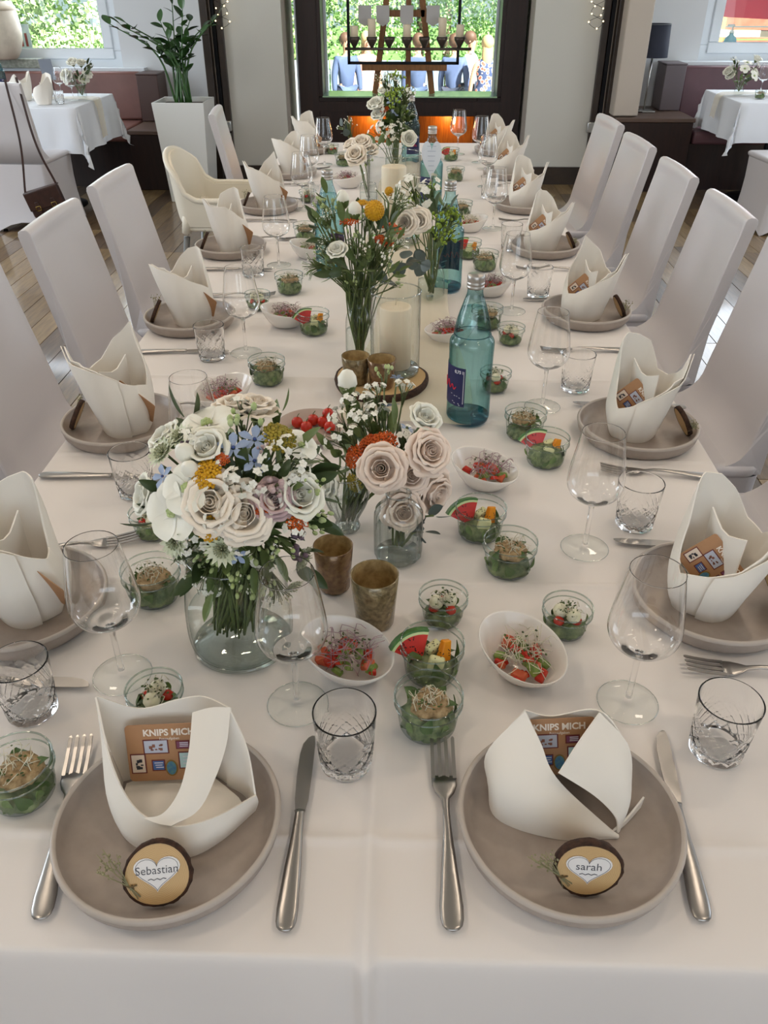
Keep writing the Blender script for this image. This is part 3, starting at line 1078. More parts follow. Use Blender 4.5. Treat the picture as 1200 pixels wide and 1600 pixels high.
def napkin_side_meshes(mirror, var):
    rr = random.Random(var * 7 + 1)
    K = [(0, .150), (20, .157), (40, .138), (65, .095), (90, .062), (110, .056), (140, .067), (180, .086), (215, .110), (243, .138), (253, .144), (266, .116), (285, .095), (310, .100), (335, .135), (360, .150)]
    if mirror:
        K = [(0, .150), (20, .160), (40, .145), (62, .105), (80, .078), (105, .084), (140, .104), (180, .122), (215, .132), (243, .142), (253, .144), (266, .118), (285, .10), (310, .105), (335, .135), (360, .150)]
    K = [(a, h * (1 + rr.uniform(-.05, .05)) if 0 < a < 360 else h) for a, h in K]
    CR = [(-20, 1.0), (22, 1.06), (72, .98), (112, 1.10), (178, 1.0), (208, .99), (253, 1.14), (300, .92), (340, 1.0), (382, 1.06)]

    def hgt(a):
        for (a0, h0), (a1, h1) in zip(K, K[1:]):
            if a0 <= a <= a1:
                u = (a - a0) / (a1 - a0)
                return h0 + (h1 - h0) * u
    n, m = 72, 9
    EX, EY = .056, .047

    def outline(a):
        for (a0, k0), (a1, k1) in zip(CR, CR[1:]):
            if a0 <= a <= a1:
                p = Vector((EX * k0 * math.cos(RAD(a0)), EY * k0 * math.sin(RAD(a0)), 0))
                q = Vector((EX * k1 * math.cos(RAD(a1)), EY * k1 * math.sin(RAD(a1)), 0))
                c = p.lerp(q, (a - a0) / (a1 - a0))
                u = (a - a0) / (a1 - a0)
                e = Vector((EX * (k0 + (k1 - k0) * u) * math.cos(RAD(a)), EY * (k0 + (k1 - k0) * u) * math.sin(RAD(a)), 0))
                return c.lerp(e, .35)

    def pt(a, v, inner=0.0):
        a = a % 360
        h = hgt(a)
        o = outline(a)
        f = .80 + .34 * math.sin(min(1, v * 1.1) * PI * .60) - .06 * max(0, v - .75)
        o = o * f * (1 - inner / o.length)
        w = noise.noise(Vector((o.x * 30 + var * 3, o.y * 30, v * 2))) * .004 * v
        x, y = o.x + w, o.y - .012 * v * v + w
        if 215 < a < 285:
            y -= .012 * v ** 3
        return ((-x if mirror else x), y, h * v)
    rows = [[pt(360 * i / n, j / m) for i in range(n)] for j in range(m + 1)]
    inn = [[pt(360 * i / n, j / m, .0020) for i in range(n)] for j in range(m, -1, -1)]
    b = MB().loft(rows, caps=False).loft(inn, caps=False)
    b.loft([rows[-1], inn[0]], caps=False, smooth=False)
    if mirror:
        b.f = [tuple(reversed(f)) for f in b.f]
    wall = b.mesh('pouch', M_NAPKIN)
    s = -1 if mirror else 1
    # overlapping fold across the camera side and an inner fold
    cs = []
    for a in (150, 172, 194, 216, 238, 252):
        cs.append([pt(a, v, -.0026) if True else None for v in (0, .2, .4, .6, .8, 1.0)])
    over = MB().sheet(cs, 12, 12, (-TH_N if not mirror else TH_N) * .7).mesh('outer_fold', M_NAPKIN)
    inner = MB().sheet([[(s * x, y, z) for x, y, z in c] for c in
                        [[(-.03, -.02, .03), (-.03, -.022, .112)], [(.0, -.012, .03), (.0, -.008, .102)], [(.03, .0, .03), (.034, .0, .118)]]], 12, 6, TH_N).mesh('inner_fold', M_NAPKIN)
    return wall, over, inner


# ------------------------------------------------------------------ glasses
def wine_parts():
    bowl = [(.0036, .078), (.006, .083), (.016, .0885), (.029, .096), (.038, .106), (.0418, .118), (.0415, .130), (.039, .15), (.035, .175), (.0305, .203)]
    pb = resample([(r, z, 0) for r, z in bowl], 26)
    prof = [(p[0], p[1]) for p in pb]
    inner = [(max(0, r - .0008 - .0012 * max(0, 1 - (z - .083) / .02)), z + (.0035 if z < .09 else .0)) for r, z in prof if z > .0825]
    ro, ri, zt = prof[-1][0], inner[-1][0], prof[-1][1]
    rim_in = [(ro + .00003, zt - .0008), (ro, zt - .0002), (ro - .0002, zt + .0002), (ro - .0004, zt + .0003), (ri + .0002, zt + .0002), (ri, zt - .0002), (ri + .00003, zt - .0008)]
    b = MB().lathe(prof[:-1] + rim_in + list(reversed(inner[:-1])) + [(0, inner[0][1])], 48).mesh('bowl', M_CRYSTAL)
    rim = MB().lathe([(.0305 + .0007 * math.cos(a), .203 + .0007 * math.sin(a)) for a in [2 * PI * k / 8 for k in range(9)]], 40).mesh('rim', M_GLASSRIM)
    st = MB().lathe([(.0062, .0035), (.0045, .008), (.0036, .02), (.0034, .05), (.0036, .072), (.0046, .081), (.001, .084)], 14).mesh('stem', M_CRYSTAL)
    ft = MB().lathe([(.0062, .0038), (.02, .0022), (.036, .0012), (.0370, .0006), (.0362, .0002)], 40).mesh('foot', M_GLASS)
    fr = MB().lathe([(.0366 + .0006 * math.cos(a), .0008 + .0006 * math.sin(a)) for a in [2 * PI * k / 8 for k in range(9)]], 40).mesh('foot_rim', M_GLASSRIM)
    return b, rim, st, ft, fr


WG = wine_parts()


def wine_glass(label, p, s=1.0):
    t = thing('wine_glass', label, 'wine glass', (p[0], p[1], TABLE_Z + .001), 0, 'stemmed wine glasses', s)
    obj('bowl', WG[0], t)
    obj('stem', WG[2], t)
    ft = obj('foot', WG[3], t); obj('foot_edge', WG[4], ft)
    return t


M_CUT = thin_glass('cut_thin_glass', '#f6f9f9', '#6f7c7c', refl=0.85, f0=0.05, power=1.8, epow=1.6)


def tumbler_parts():
    n = 108

    def groove(z, a):
        if z < .005 or z > .058:
            return 0
        w = min(1, (z - .005) / .004, (.058 - z) / .012)
        s_ = 0
        for sg in (-1, 1):
            ph = (a * 6 / PI + sg * z * 62) % 1
            s_ = max(s_, max(0, 1 - abs(ph - .5) / .10))
            ph = (a * 12 / PI + sg * z * 124 + .5) % 1
            s_ = max(s_, .55 * max(0, 1 - abs(ph - .5) / .14) * (1 if z < .046 else 0))
        return s_ * w
    outer = [(0, .0003), (.0275, .0003), (.0290, .0008), (.0297, .0020)] + [(.0298 + .0052 * (k / 44), .003 + .077 * k / 44) for k in range(45)]
    top = [(.0350, .0806), (.0347, .0811), (.0342, .0813), (.0336, .0812), (.0333, .0807), (.03325, .0800)]
    inner = [(.0330, .078), (.0318, .060), (.0300, .035), (.0286, .016), (.0276, .0115), (.0250, .0092), (.0, .0085)]
    return MB().lathe(outer + top + inner, n, fn=lambda r, z, a: r - .0017 * groove(z, a) if r > .0297 and z < .0585 and (r > .0295 + .0052 * (z - .003) / .077) else r).mesh('cut_glass', M_CRYSTAL)


TUM = tumbler_parts()


def tumbler(label, p, rz=0.0, s=1.0):
    o = obj('tumbler', TUM, None, (p[0], p[1], TABLE_Z + .001), (0, 0, rz), s)
    return tag(o, label, 'tumbler', 'cut glass tumblers')


# ------------------------------------------------------------------ lay the places
def slice_name(k):
    return None


def place(side, k, px, py, who, var):
    """side: 'left' / 'right' / 'end'. who: phrase that singles the place out"""
    rz = {'right': PI / 2, 'left': -PI / 2, 'end': 0}[side]
    po = obj('plate', PLATE, None, (px, py, TABLE_Z + .0012), (0, 0, var))
    obj('rim', PLATE_RIM, po)
    tag(po, 'taupe stoneware coupe plate ' + who, 'plate', 'taupe dinner plates')
    zt = TABLE_Z + .0062
    if side == 'end':
        n = thing('napkin', ('open pocket shaped cream cloth napkin with a lapel ' if k == 0 else 'two winged cream cloth napkin spread in a V ') + who, 'napkin', (px - (.004 if k == 0 else 0), py + .008, zt), 0, 'folded cream napkins', (.87, .87, .87 if k == 0 else .79))
        (napkin_left if k == 0 else napkin_right)(n)
        c = thing('photo_card', 'brown photo task card reading KNIPS MICH in the napkin ' + who, 'card', (px + (-.009 if k == 0 else -.006), py + (.046 if k == 0 else .046), zt + (.018 if k == 0 else .024)), (RAD(-22), RAD(-3 if k == 0 else -4), RAD(2)), 'brown photo task cards', .76)
        card_build(c)
        w = thing('name_tag', 'wooden slice name tag reading %s %s' % (('Sebastian', 'Sarah')[k], who), 'name tag', (px, py, zt), 0, 'wooden slice name tags', .94)
        if k == 0:
            w.location = (-.2270, .4437, zt + .0255); w.rotation_euler = (RAD(52), 0, RAD(8))
        else:
            w.location = (.1806, .4590, zt + .0315); w.rotation_euler = (RAD(74), 0, RAD(-2))
        slice_build(w, ('Sebastian', 'sarah')[k], 3 + k)
        return
    nm = cached(('nap', side, var % 3), lambda: napkin_side_meshes(side == 'left', int(var % 3)))
    lx = 1 if side == 'right' else -1
    cx = px - lx * .012
    n = thing('napkin', 'upright folded cream napkin ' + who, 'napkin', (cx, py + .004, zt), rz + [0.0, .12, -.1][int(var % 3)], 'folded cream napkins', ([1.08, 1.05, 1.12][int(var % 3)],) * 2 + ([1.12, 1.16, 1.14][int(var % 3)],))
    obj('pouch', nm[0], n); obj('outer_fold', nm[1], n); obj('inner_fold', nm[2], n)
    c = thing('photo_card', 'brown photo card inside the napkin ' + who, 'card', (cx - lx * .020, py - .004, zt + .040), (RAD(-20), RAD(42 if lx > 0 else -30), RAD(-34) if lx > 0 else RAD(160)), 'brown photo task cards', .72)
    card_build(c)
    w = thing('name_tag', 'wooden slice name tag leaning on the napkin ' + who, 'name tag', (px + lx * .078, py - .012, zt + .030), (RAD(64), 0, RAD(90 * lx + 5)), 'wooden slice name tags', .92)
    slice_build(w, None, 3 + (k % 2))


place('end', 0, *(-0.2349, 0.5080), 'at the left end place', 0)
place('end', 1, *(0.1763, 0.5217), 'at the right end place', 1)
RP = [(0.4377, 0.8937), (0.4514, 1.4039), (0.4696, 2.0528), (0.4470, 2.6754), (0.452, 3.26), (0.452, 3.88), (0.452, 4.46)]
LP = [(-0.5263, 0.8528), (-0.5516, 1.3976), (-0.5534, 1.9813), (-0.5710, 2.6395), (-0.535, 3.22), (-0.525, 3.86), (-0.52, 4.46)]
for i, p in enumerate(RP):
    place('right', i, p[0], p[1], 'at the %s right place from the camera' % ORD[i], i)
for i, p in enumerate(LP):
    place('left', i, p[0], p[1], 'at the %s left place from the camera' % ORD[i], i + 1)

fork('steel fork left of the Sebastian plate', (-.3512, .5168), RAD(9), 1.03)
knife('steel knife right of the Sebastian plate', (-.1038, .5171), RAD(0.2))
fork('steel fork left of the Sarah plate', (.0509, .5212), RAD(.8), 1.06)
knife('steel knife right of the Sarah plate with a pink reflection', (.296, .5371), RAD(-4.5))
for i, (kx, ky) in enumerate([(.449, 1.0295), (.468, 1.5255), (.44, 2.19), (0.44, 2.80), (0.44, 3.42), (0.44, 4.03)]):
    knife('steel knife beyond the %s plate from the camera on the right side' % ORD[i], (kx, ky), RAD([86, 87, 92, 90, 91, 89][i]))
for i, (kx, ky) in enumerate([(.470, .757), (.459, 1.251), (.425, 1.825), (.44, 2.47), (0.44, 3.06), (0.44, 3.68)]):
    fork('steel fork nearer than the %s plate from the camera on the right side' % ORD[i], (kx, ky), RAD([86, 83, 92, 90, 90, 90][i]))
for i, (kx, ky) in enumerate([(-.505, .711), (-.535, 1.213), (-.535, 1.789), (-.525, 2.44), (-0.52, 3.04), (-0.52, 3.66)]):
    knife('steel knife nearer than the %s plate from the camera on the left side' % ORD[i], (kx, ky), RAD([-90, -90, -87, -90, -90, -90][i]))
for i, (kx, ky) in enumerate([(-.515, 1.0), (-.46, 1.50), (-.47, 2.20), (-0.47, 2.79), (-0.47, 3.38), (-0.47, 4.02)]):
    fork('steel fork beyond the %s plate from the camera on the left side' % ORD[i], (kx, ky), RAD([-74, -82, -88, -90, -90, -90][i]))

WGP = [('left', (-0.3538, 0.7310)), ('left', (-0.3509, 1.1964)), ('left', (-0.3772, 1.7918)), ('left', (-0.3958, 2.4948)), ('left', (-0.40, 3.22)), ('left', (-0.415, 3.62)), ('left', (-0.40, 4.13)),
       ('right', (0.2791, 0.7018)), ('right', (0.2843, 1.0232)), ('right', (0.2862, 1.5217)), ('right', (0.2823, 2.0976)), ('right', (0.3053, 2.9530)), ('right', (0.335, 3.65)), ('right', (0.345, 4.2)), ('right', (0.25, 4.42))]
cnt = {'left': 0, 'right': 0}
for s, p in WGP:
    wine_glass('empty stemmed wine glass, %s from the camera along the %s row' % (ORD[cnt[s]], s), p)
    cnt[s] += 1
wine_glass('empty stemmed wine glass in front of the large bouquet vase', (-0.1250, 0.6874))

tumbler('cut crystal tumbler above the Sebastian knife', (-0.0597, 0.6032), .3)
tumbler('cut crystal tumbler above the Sarah knife', (0.3638, 0.6314), .1)
for i, p in enumerate([(-0.4449, 0.6692), (-0.4601, 1.1658), (-0.4514, 1.7587), (-0.4574, 2.3957), (-0.35, 3.30)]):
    tumbler('cut crystal tumbler, %s from the camera along the left row' % ORD[i], p, i * .5)
for i, p in enumerate([(0.3763, 1.0912), (0.3689, 1.6118), (0.3697, 2.2308), (0.3400, 2.6931), (0.33, 3.45)]):
    tumbler('cut crystal tumbler, %s from the camera along the right row' % ORD[i], p, i * .7)
# ------------------------------------------------------------------ jars of salad, bowls
M_LEAF = [mat('salad_leaf_a', '#57703c', 0.45, var='#41582c', vscale=60), mat('salad_leaf_b', '#7a9052', 0.45, var='#57703c', vscale=60)]
M_BED = mat('salad_bed', '#46583a', 0.6, var='#8a9468', vscale=90, bump=0.8, bscale=150)
M_SPROUT = mat('sprout_stalk', '#d9d2bb', 0.5)
M_SPROUTP = mat('sprout_purple', '#a98a90', 0.5)
M_SPLEAF = mat('sprout_leaf', '#3b4a24', 0.6, var='#5a6b33', vscale=200)
M_MOZZ = mat('mozzarella', '#e9e4cf', 0.35, var='#dcd8b4', vscale=60)
M_TOMATO = mat('tomato_red', '#b5261a', 0.22, var='#c83c22', vscale=40)
M_SALMON = mat('peach_tomato', '#c9663f', 0.3, var='#b8452c', vscale=60)
M_COUS = mat('nutty_topping', '#b59a72', 0.7, var='#7d6340', vscale=160, bump=0.8, bscale=260)
M_MELON = mat('watermelon_flesh', '#d23428', 0.3, var='#c0281f', vscale=60)
M_RIND = mat('watermelon_rind', '#2f5a24', 0.4, var='#4f8236', vscale=90)
M_RINDW = mat('watermelon_pith', '#c9d69a', 0.4)
M_MANGO = mat('mango_flesh', '#e8961c', 0.35, var='#dd7f14', vscale=50)
M_SEED = mat('black_seed', '#1b1512', 0.5)
M_CREAMF = mat('pale_melon', '#dfdcae', 0.35, var='#cfd09a', vscale=40)
M_PORC = mat('white_porcelain', '#eae4dc', 0.18, coat=0.3)


def jar_meshes(R1, R0, H):
    k = H / .053
    body = [(0, .0015), (R0 * .8, .0012), (R0 * .95, .0025), (R0, .006), (R0 + (R1 - R0) * .55, H * .68), (R1 * .93, H * .72), (R1 * .99, H * .76), (R1, H * .80), (R1 * .985, H * .97)]
    b = MB().lathe(body, 36).mesh('jar_glass', M_JAR)
    rim = MB()
    for (r, z, t) in ((R1 * .985, H, .0011), (R1 * .99, H * .78, .0009)):
        rim.lathe([(r + t * math.cos(a), z + t * math.sin(a)) for a in [2 * PI * q / 8 for q in range(9)]], 36)
    return b, rim.mesh('jar_rim', M_JARRIM)


JARS = {'large': jar_meshes(.0400, .0335, .053), 'small': jar_meshes(.0335, .0265, .043)}


def leaf_mesh(i):
    s = [1.0, .8, 1.2][i]
    return MB().sheet([[(-.002, 0, 0), (-.008 * s, .010, .003), (-.006 * s, .02, .002), (0, .027 * s, -.002)], [(0, 0, 0), (0, .010, .0005), (0, .02, .0), (0, .028 * s, -.003)],
                       [(.002, 0, 0), (.008 * s, .010, .003), (.006 * s, .02, .002), (0, .027 * s, -.002)]], 7, 5, .0004).mesh('leaf', M_LEAF[i % 2])


LEAVES = [leaf_mesh(i) for i in range(3)]


def sprouts(seed, R, H, n, m=M_SPROUT):
    r = random.Random(seed)
    b = MB()
    for k in range(n):
        a = r.uniform(0, 6.28)
        rr = R * math.sqrt(r.random())
        p = Vector((rr * math.cos(a), rr * math.sin(a), r.uniform(0, H * .4)))
        d = Vector((r.uniform(-1, 1), r.uniform(-1, 1), r.uniform(-.2, .8))).normalized() * R * .9
        q = p + d
        mid = p.lerp(q, .5) + Vector((r.uniform(-.4, .4) * R, r.uniform(-.4, .4) * R, H * r.uniform(.2, .8)))
        b.tube(resample([p, mid, q], 5), .00055, 3)
    return b.mesh('sprouts', m)


def sprout_leaves(seed, R, H, n):
    r = random.Random(seed + 5)
    b = MB()
    for k in range(n):
        a = r.uniform(0, 6.28)
        rr = R * math.sqrt(r.random()) * 1.1
        c = Vector((rr * math.cos(a), rr * math.sin(a), H * r.uniform(.3, 1.0)))
        b.ball(c, r.uniform(.0013, .0024), 5, 4, (1, r.uniform(.5, 1), .5))
    return b.mesh('sprout_leaves', M_SPLEAF)


def lump(seed, R, H, m, name):
    r = random.Random(seed)
    b = MB()
    ph = [r.uniform(0, 6) for _ in range(4)]
    def fn(rr, z, a):
        return rr * (1 + .05 * math.sin(3 * a + ph[0] + z * 200) + .05 * math.sin(7 * a + ph[1] - z * 300) + .05 * math.sin(13 * a + ph[2] + z * 700))
    b.lathe([(R * .9, 0), (R * .97, H * .15), (R, H * .3), (R * .97, H * .45), (R * .94, H * .62), (R * .7, H * .86), (R * .35, H * .96), (0, H)], 40, fn=fn)
    return b.mesh(name, m)


def wedge_parts():
    """watermelon wedge standing on its tip, in the local XZ plane"""
    def arc(r0, r1, y0, y1):
        n = 9
        A = [RAD(52 + 76 * k / (n - 1)) for k in range(n)]
        rings = [[(r0 * math.cos(a), y0, r0 * math.sin(a)), (r1 * math.cos(a), y0, r1 * math.sin(a)), (r1 * math.cos(a), y1, r1 * math.sin(a)), (r0 * math.cos(a), y1, r0 * math.sin(a))] for a in A]
        return MB().loft(rings, smooth=False)
    seeds = MB()
    r = random.Random(2)
    for k in range(26):
        a, q = RAD(r.uniform(58, 122)), r.uniform(.012, .036)
        seeds.ball((q * math.cos(a), -.0062, q * math.sin(a)), .0009, 5, 4)
    return arc(.002, .038, -.006, .006).mesh('flesh', M_MELON), arc(.038, .0415, -.006, .006).mesh('pith', M_RINDW), arc(.0415, .044, -.006, .006).mesh('rind', M_RIND), seeds.mesh('seeds', M_SEED)


WEDGE = wedge_parts()


def salad_jar(kind, size, label, p, seed, rz=0.0):
    t = thing('salad_jar', label, 'jar', (p[0], p[1], TABLE_Z + .001), rz, 'glass jars of salad')
    g = obj('glass', JARS[size][0], t)
    obj('rim', JARS[size][1], g)
    s = 1.0 if size == 'large' else .8
    r = random.Random(seed)
    tag(obj('greens', cached(('bed', size, seed % 3), lambda: lump(seed, .0315 * s, (.034 if kind == 'green' else .024) * s, M_BED, 'greens')), t, (0, 0, .003)), 'bed of chopped green salad')
    ztop = (.034 if kind == 'green' else .024) * s
    for k in range(11 if size == 'large' else 8):
        a = k * 2.4 + r.uniform(-.3, .3)
        if k % 3:      # pressed against the glass
            q = .0305 * s
            obj('leaf', LEAVES[k % 3], t, (q * math.cos(a), q * math.sin(a), .006 + ztop * r.uniform(.05, .45)), (RAD(90) + r.uniform(-.4, .4), r.uniform(-.7, .7), a + PI / 2), s * .8)
        else:          # lying on top
            q = .012 * s
            obj('leaf', LEAVES[k % 3], t, (q * math.cos(a), q * math.sin(a), ztop * r.uniform(.92, 1.08)), (r.uniform(-.1, .5), r.uniform(-.4, .4), a - PI / 2 + r.uniform(-.4, .4)), s * .85)
    if kind == 'green':
        obj('topping', cached(('cous', size, seed % 2), lambda: lump(seed + 2, .024 * s, .014 * s, M_COUS, 'topping')), t, (.003, .0, ztop * .92))
        tag(obj('sprouts', cached(('spr', size, seed % 3), lambda: sprouts(seed, .017 * s, .014 * s, 26)), t, (0, 0, ztop + .006)), kind='stuff')
        tag(obj('sprout_leaves', cached(('sprl', size, seed % 3), lambda: sprout_leaves(seed, .02 * s, .016 * s, 22)), t, (0, 0, ztop + .004)), kind='stuff')
    elif kind == 'mozz':
        for k in range(3):
            a = seed + k * 2.1
            obj('tomato', cached('tom', lambda: MB().ball((0, 0, 0), .0095, 10, 7, (1, 1, .8)).mesh('tomato', M_TOMATO)), t, (.017 * s * math.cos(a), .017 * s * math.sin(a), ztop + .004), (0, 0, 0), s)
        for k in range(2):
            a = seed + 1 + k * 3.0
            obj('mozzarella', cached('moz', lambda: MB().ball((0, 0, 0), .0128, 12, 8).mesh('mozzarella', M_MOZZ)), t, (.012 * s * math.cos(a), .012 * s * math.sin(a), ztop + .012), (0, 0, 0), s)
        tag(obj('sprouts', cached(('sprm', seed % 3), lambda: sprouts(seed, .016 * s, .016 * s, 22)), t, (0, 0, ztop + .014)), kind='stuff')
        tag(obj('sprout_leaves', cached(('sprml', seed % 3), lambda: sprout_leaves(seed, .018 * s, .02 * s, 42)), t, (0, 0, ztop + .010)), kind='stuff')
    else:
        w = obj('watermelon_slice', WEDGE[0], t, (-.014 * s, .006, .014), (RAD(-22), RAD(-20), .25), 1.02 * s)
        for q, nm in ((1, 'pith'), (2, 'rind'), (3, 'seeds')):
            o = obj(nm, WEDGE[q], w)
            if q == 3:
                o['kind'] = 'stuff'
        obj('mango_piece', cached('mango', lambda: bevel_mesh(MB().hexa([(-.008, -.006, 0), (.008, -.006, 0), (.009, .006, 0), (-.008, .006, 0), (-.006, -.005, .026), (.004, -.005, .028), (.005, .005, .027), (-.006, .005, .026)]).mesh('mango_piece', M_MANGO), .0015, 2)), t, (.014 * s, -.002, .022 * s), (RAD(-20), RAD(20), .3), s)
        obj('pale_melon_piece', cached('palem', lambda: bevel_mesh(MB().box(-.010, .010, -.006, .006, 0, .024).mesh('pale_melon_piece', M_CREAMF), .003, 2)), t, (.0, -.016 * s, .014 * s), (RAD(-12), RAD(12), -.2), s)
        obj('pale_melon_piece', CACHE['palem'], t, (.004, .016 * s, .016 * s), (RAD(10), RAD(-12), .6), s)
        tag(obj('seeds', cached(('sd', seed % 2), lambda: sprout_seeds(seed)), t, (.006, -.004, .036 * s)), kind='stuff')


def sprout_seeds(seed):
    r = random.Random(seed)
    b = MB()
    for k in range(30):
        b.ball((r.uniform(-.014, .016), r.uniform(-.016, .014), r.uniform(-.002, .008)), .0008, 5, 4)
    return b.mesh('seeds', M_SEED)


G, Z, N = 'green', 'mozz', 'melon'
JL = [(G, 'large', 'large salad jar topped with beige crumble above the Sarah fork', (0.0333, 0.6581)),
      (N, 'large', 'large fruit jar with an upright watermelon slice between the two oval bowls', (0.0397, 0.7464)),
      (Z, 'small', 'small mozzarella and tomato jar behind the watermelon jar nearest the camera', (0.0572, 0.8502)),
      (Z, 'small', 'small mozzarella jar right of the front oval bowl, herbs heaped on top', (0.2227, 0.8307)),
      (G, 'large', 'large salad jar behind the small mozzarella jar, right of the centre', (0.1593, 0.9661)),
      (N, 'large', 'large fruit jar with melon and mango beside the pale rose vase', (0.1227, 1.0563)),
      (N, 'large', 'large fruit jar with watermelon to the right of the nearest water bottle', (0.2594, 1.2902)),
      (G, 'large', 'large salad jar half hidden behind the watermelon jar beside the bottle', (0.2325, 1.3925)),
      (Z, 'small', 'small jar of tomato and mozzarella above the Sebastian napkin', (-0.2907, 0.6688)),
      (G, 'large', 'large salad jar left of the big bouquet vase beside the wine glass', (-0.3519, 0.8856)),
      (G, 'large', 'large salad jar cut off by the left picture edge', (-0.4067, 0.5502)),
      (Z, 'small', 'small jar with tomato half hidden under the left of the big bouquet', (-0.3972, 1.0424)),
      (G, 'large', 'large salad jar behind the big bouquet, left of the runner', (-0.3010, 1.6289)),
      (N, 'large', 'large fruit jar with red watermelon on the left of the candle cylinder', (-0.2299, 1.9290)),
      (Z, 'small', 'small mozzarella jar behind the third left wine glass', (-0.3969, 2.1012)),
      (G, 'large', 'large salad jar between the left water bottle and the crystal tumbler', (-0.3298, 2.2385)),
      (G, 'large', 'large salad jar left of the left water bottle, farther back', (-0.3458, 2.7909)),
      (Z, 'small', 'small dark green jar behind the left water bottle', (-0.3981, 3.3517)),
      (Z, 'small', 'small mozzarella jar heaped with sprouts right of the nearest bottle', (0.2552, 1.8722)),
      (Z, 'small', 'small jar peeking from behind the right side of the nearest bottle', (0.1946, 1.6041)),
      (G, 'large', 'large leafy jar just behind the neck of the nearest bottle', (0.2059, 1.9786)),
      (G, 'large', 'large salad jar right of the teal bottle behind the centre flowers', (0.2392, 2.4704)),
      (N, 'large', 'fruit jar hidden partly by the teal bottle behind the centre flowers', (0.1967, 2.5982)),
      (G, 'large', 'salad jar right of the heart sign with a twig standing in it', (0.2029, 3.1351)),
      (G, 'large', 'salad jar right behind the heart shaped sign', (0.2092, 3.7830)),
      (N, 'large', 'far fruit jar with red melon near the far right napkins', (0.2097, 4.2651)),
      (G, 'large', 'far salad jar left of the large far candle glass', (-0.3091, 4.1117)),
      (Z, 'small', 'tiny looking dark jar at the far end of the table', (-0.3865, 4.4220)),
      (G, 'small', 'small glass jar half hidden behind the left shoulder of the big bouquet vase', (-0.3000, 0.9591))]
for i, (k, s, lab, p) in enumerate(JL):
    salad_jar(k, s, lab, p, i + 1, i * 1.3 if k != N else [0, 0.1, -.2, .2][i % 4])


def bowl_mesh():
    n = 44
    prof = [(0, .006), (.45, .007), (.66, .012), (.84, .026), (1.0, .040), (1.03, .042), (1.045, .041), (1.0, .034), (.82, .018), (.6, .003), (.5, 0), (0, 0)]
    vs, fs = [], []
    m = len(prof)
    for i in range(n):
        a = 2 * PI * i / n
        for (r, z) in prof:
            x = .060 * r * math.cos(a)
            y = .049 * r * math.sin(a)
            zz = z * (1 + .22 * math.cos(a) * min(1, r))
            vs.append((x, y, zz))
    for i in range(n):
        j = (i + 1) % n
        for k in range(m - 1):
            fs.append((i * m + k, i * m + k + 1, j * m + k + 1, j * m + k))
    b = MB().add(vs, fs, True)
    b.f = [tuple(reversed(f)) for f in b.f]
    return b.mesh('bowl', M_PORC)


BOWL = bowl_mesh()
CHUNK = [bevel_mesh(MB().hexa([(-.010, -.006, 0), (.009, -.007, 0), (.010, .006, 0), (-.009, .006, 0), (-.008, -.004, .008), (.007, -.005, .007), (.008, .004, .008), (-.007, .005, .007)]).mesh('tomato_piece', m), .002, 2)
         for m in (M_SALMON, M_TOMATO, mat('zucchini', '#5f7a35', 0.4, var='#86994c', vscale=120))]


def food_bowl(label, p, rz, seed, s=1.0, name='oval_bowl'):
    t = thing(name, label, 'bowl', (p[0], p[1], TABLE_Z + .001), rz, 'white oval bowls of tomato salad', s)
    obj('bowl', BOWL, t)
    r = random.Random(seed)
    for k in range(26):
        a, q = r.uniform(0, 6.28), math.sqrt(r.random())
        obj(['tomato_piece', 'tomato_piece', 'zucchini_piece'][k % 3], CHUNK[k % 3], t, (.036 * q * math.cos(a), .028 * q * math.sin(a), .016 + .016 * (1 - q * q)), (r.uniform(-.5, .5), r.uniform(-.5, .5), r.uniform(0, 6.28)), r.uniform(.8, 1.15))
    tag(obj('sprouts', cached(('bspr', seed % 3), lambda: sprouts(seed, .028, .018, 64, M_SPROUTP if seed % 2 else M_SPROUT)), t, (-.004, 0, .030)), kind='stuff')
    tag(obj('sprout_leaves', cached(('bsprl', seed % 3), lambda: sprout_leaves(seed, .028, .022, 40)), t, (-.004, 0, .028)), kind='stuff')
    return t


for i, (lab, p, rz, s) in enumerate([
        ('white oval bowl of tomato salad nearest the camera, right of the big vase', (-0.0671, 0.7466), RAD(150), 1.0),
        ('white oval bowl of tomato salad right of the front watermelon jar', (0.1536, 0.7539), RAD(125), 1.0),
        ('white oval bowl of tomato salad in front of the nearest water bottle', (0.1413, 1.2099), RAD(150), .98),
        ('white oval bowl left of the fruit jar by the candle cylinder', (-0.3066, 1.9774), RAD(180), 1.0),
        ('white oval bowl touching the left water bottle', (-0.3103, 2.5843), RAD(170), 1.0),
        ('white oval bowl of red tomato salad under the far cream roses', (-0.2513, 3.6298), RAD(10), 1.15),
        ('white oval bowl right behind the cap of the nearest bottle', (0.2390, 2.2342), RAD(20), 1.0),
        ('white oval bowl on the right behind the teal bottle, farther back', (0.2222, 2.9208), RAD(20), 1.0),
        ('white oval bowl hidden behind the body of the nearest bottle', (0.1080, 1.8730), RAD(0), 1.0),
        ('white oval bowl of sprouts peeking over the top of the big bouquet', (-0.3734, 1.5120), RAD(40), 1.0)]):
    food_bowl(lab, p, rz, i + 1, s)

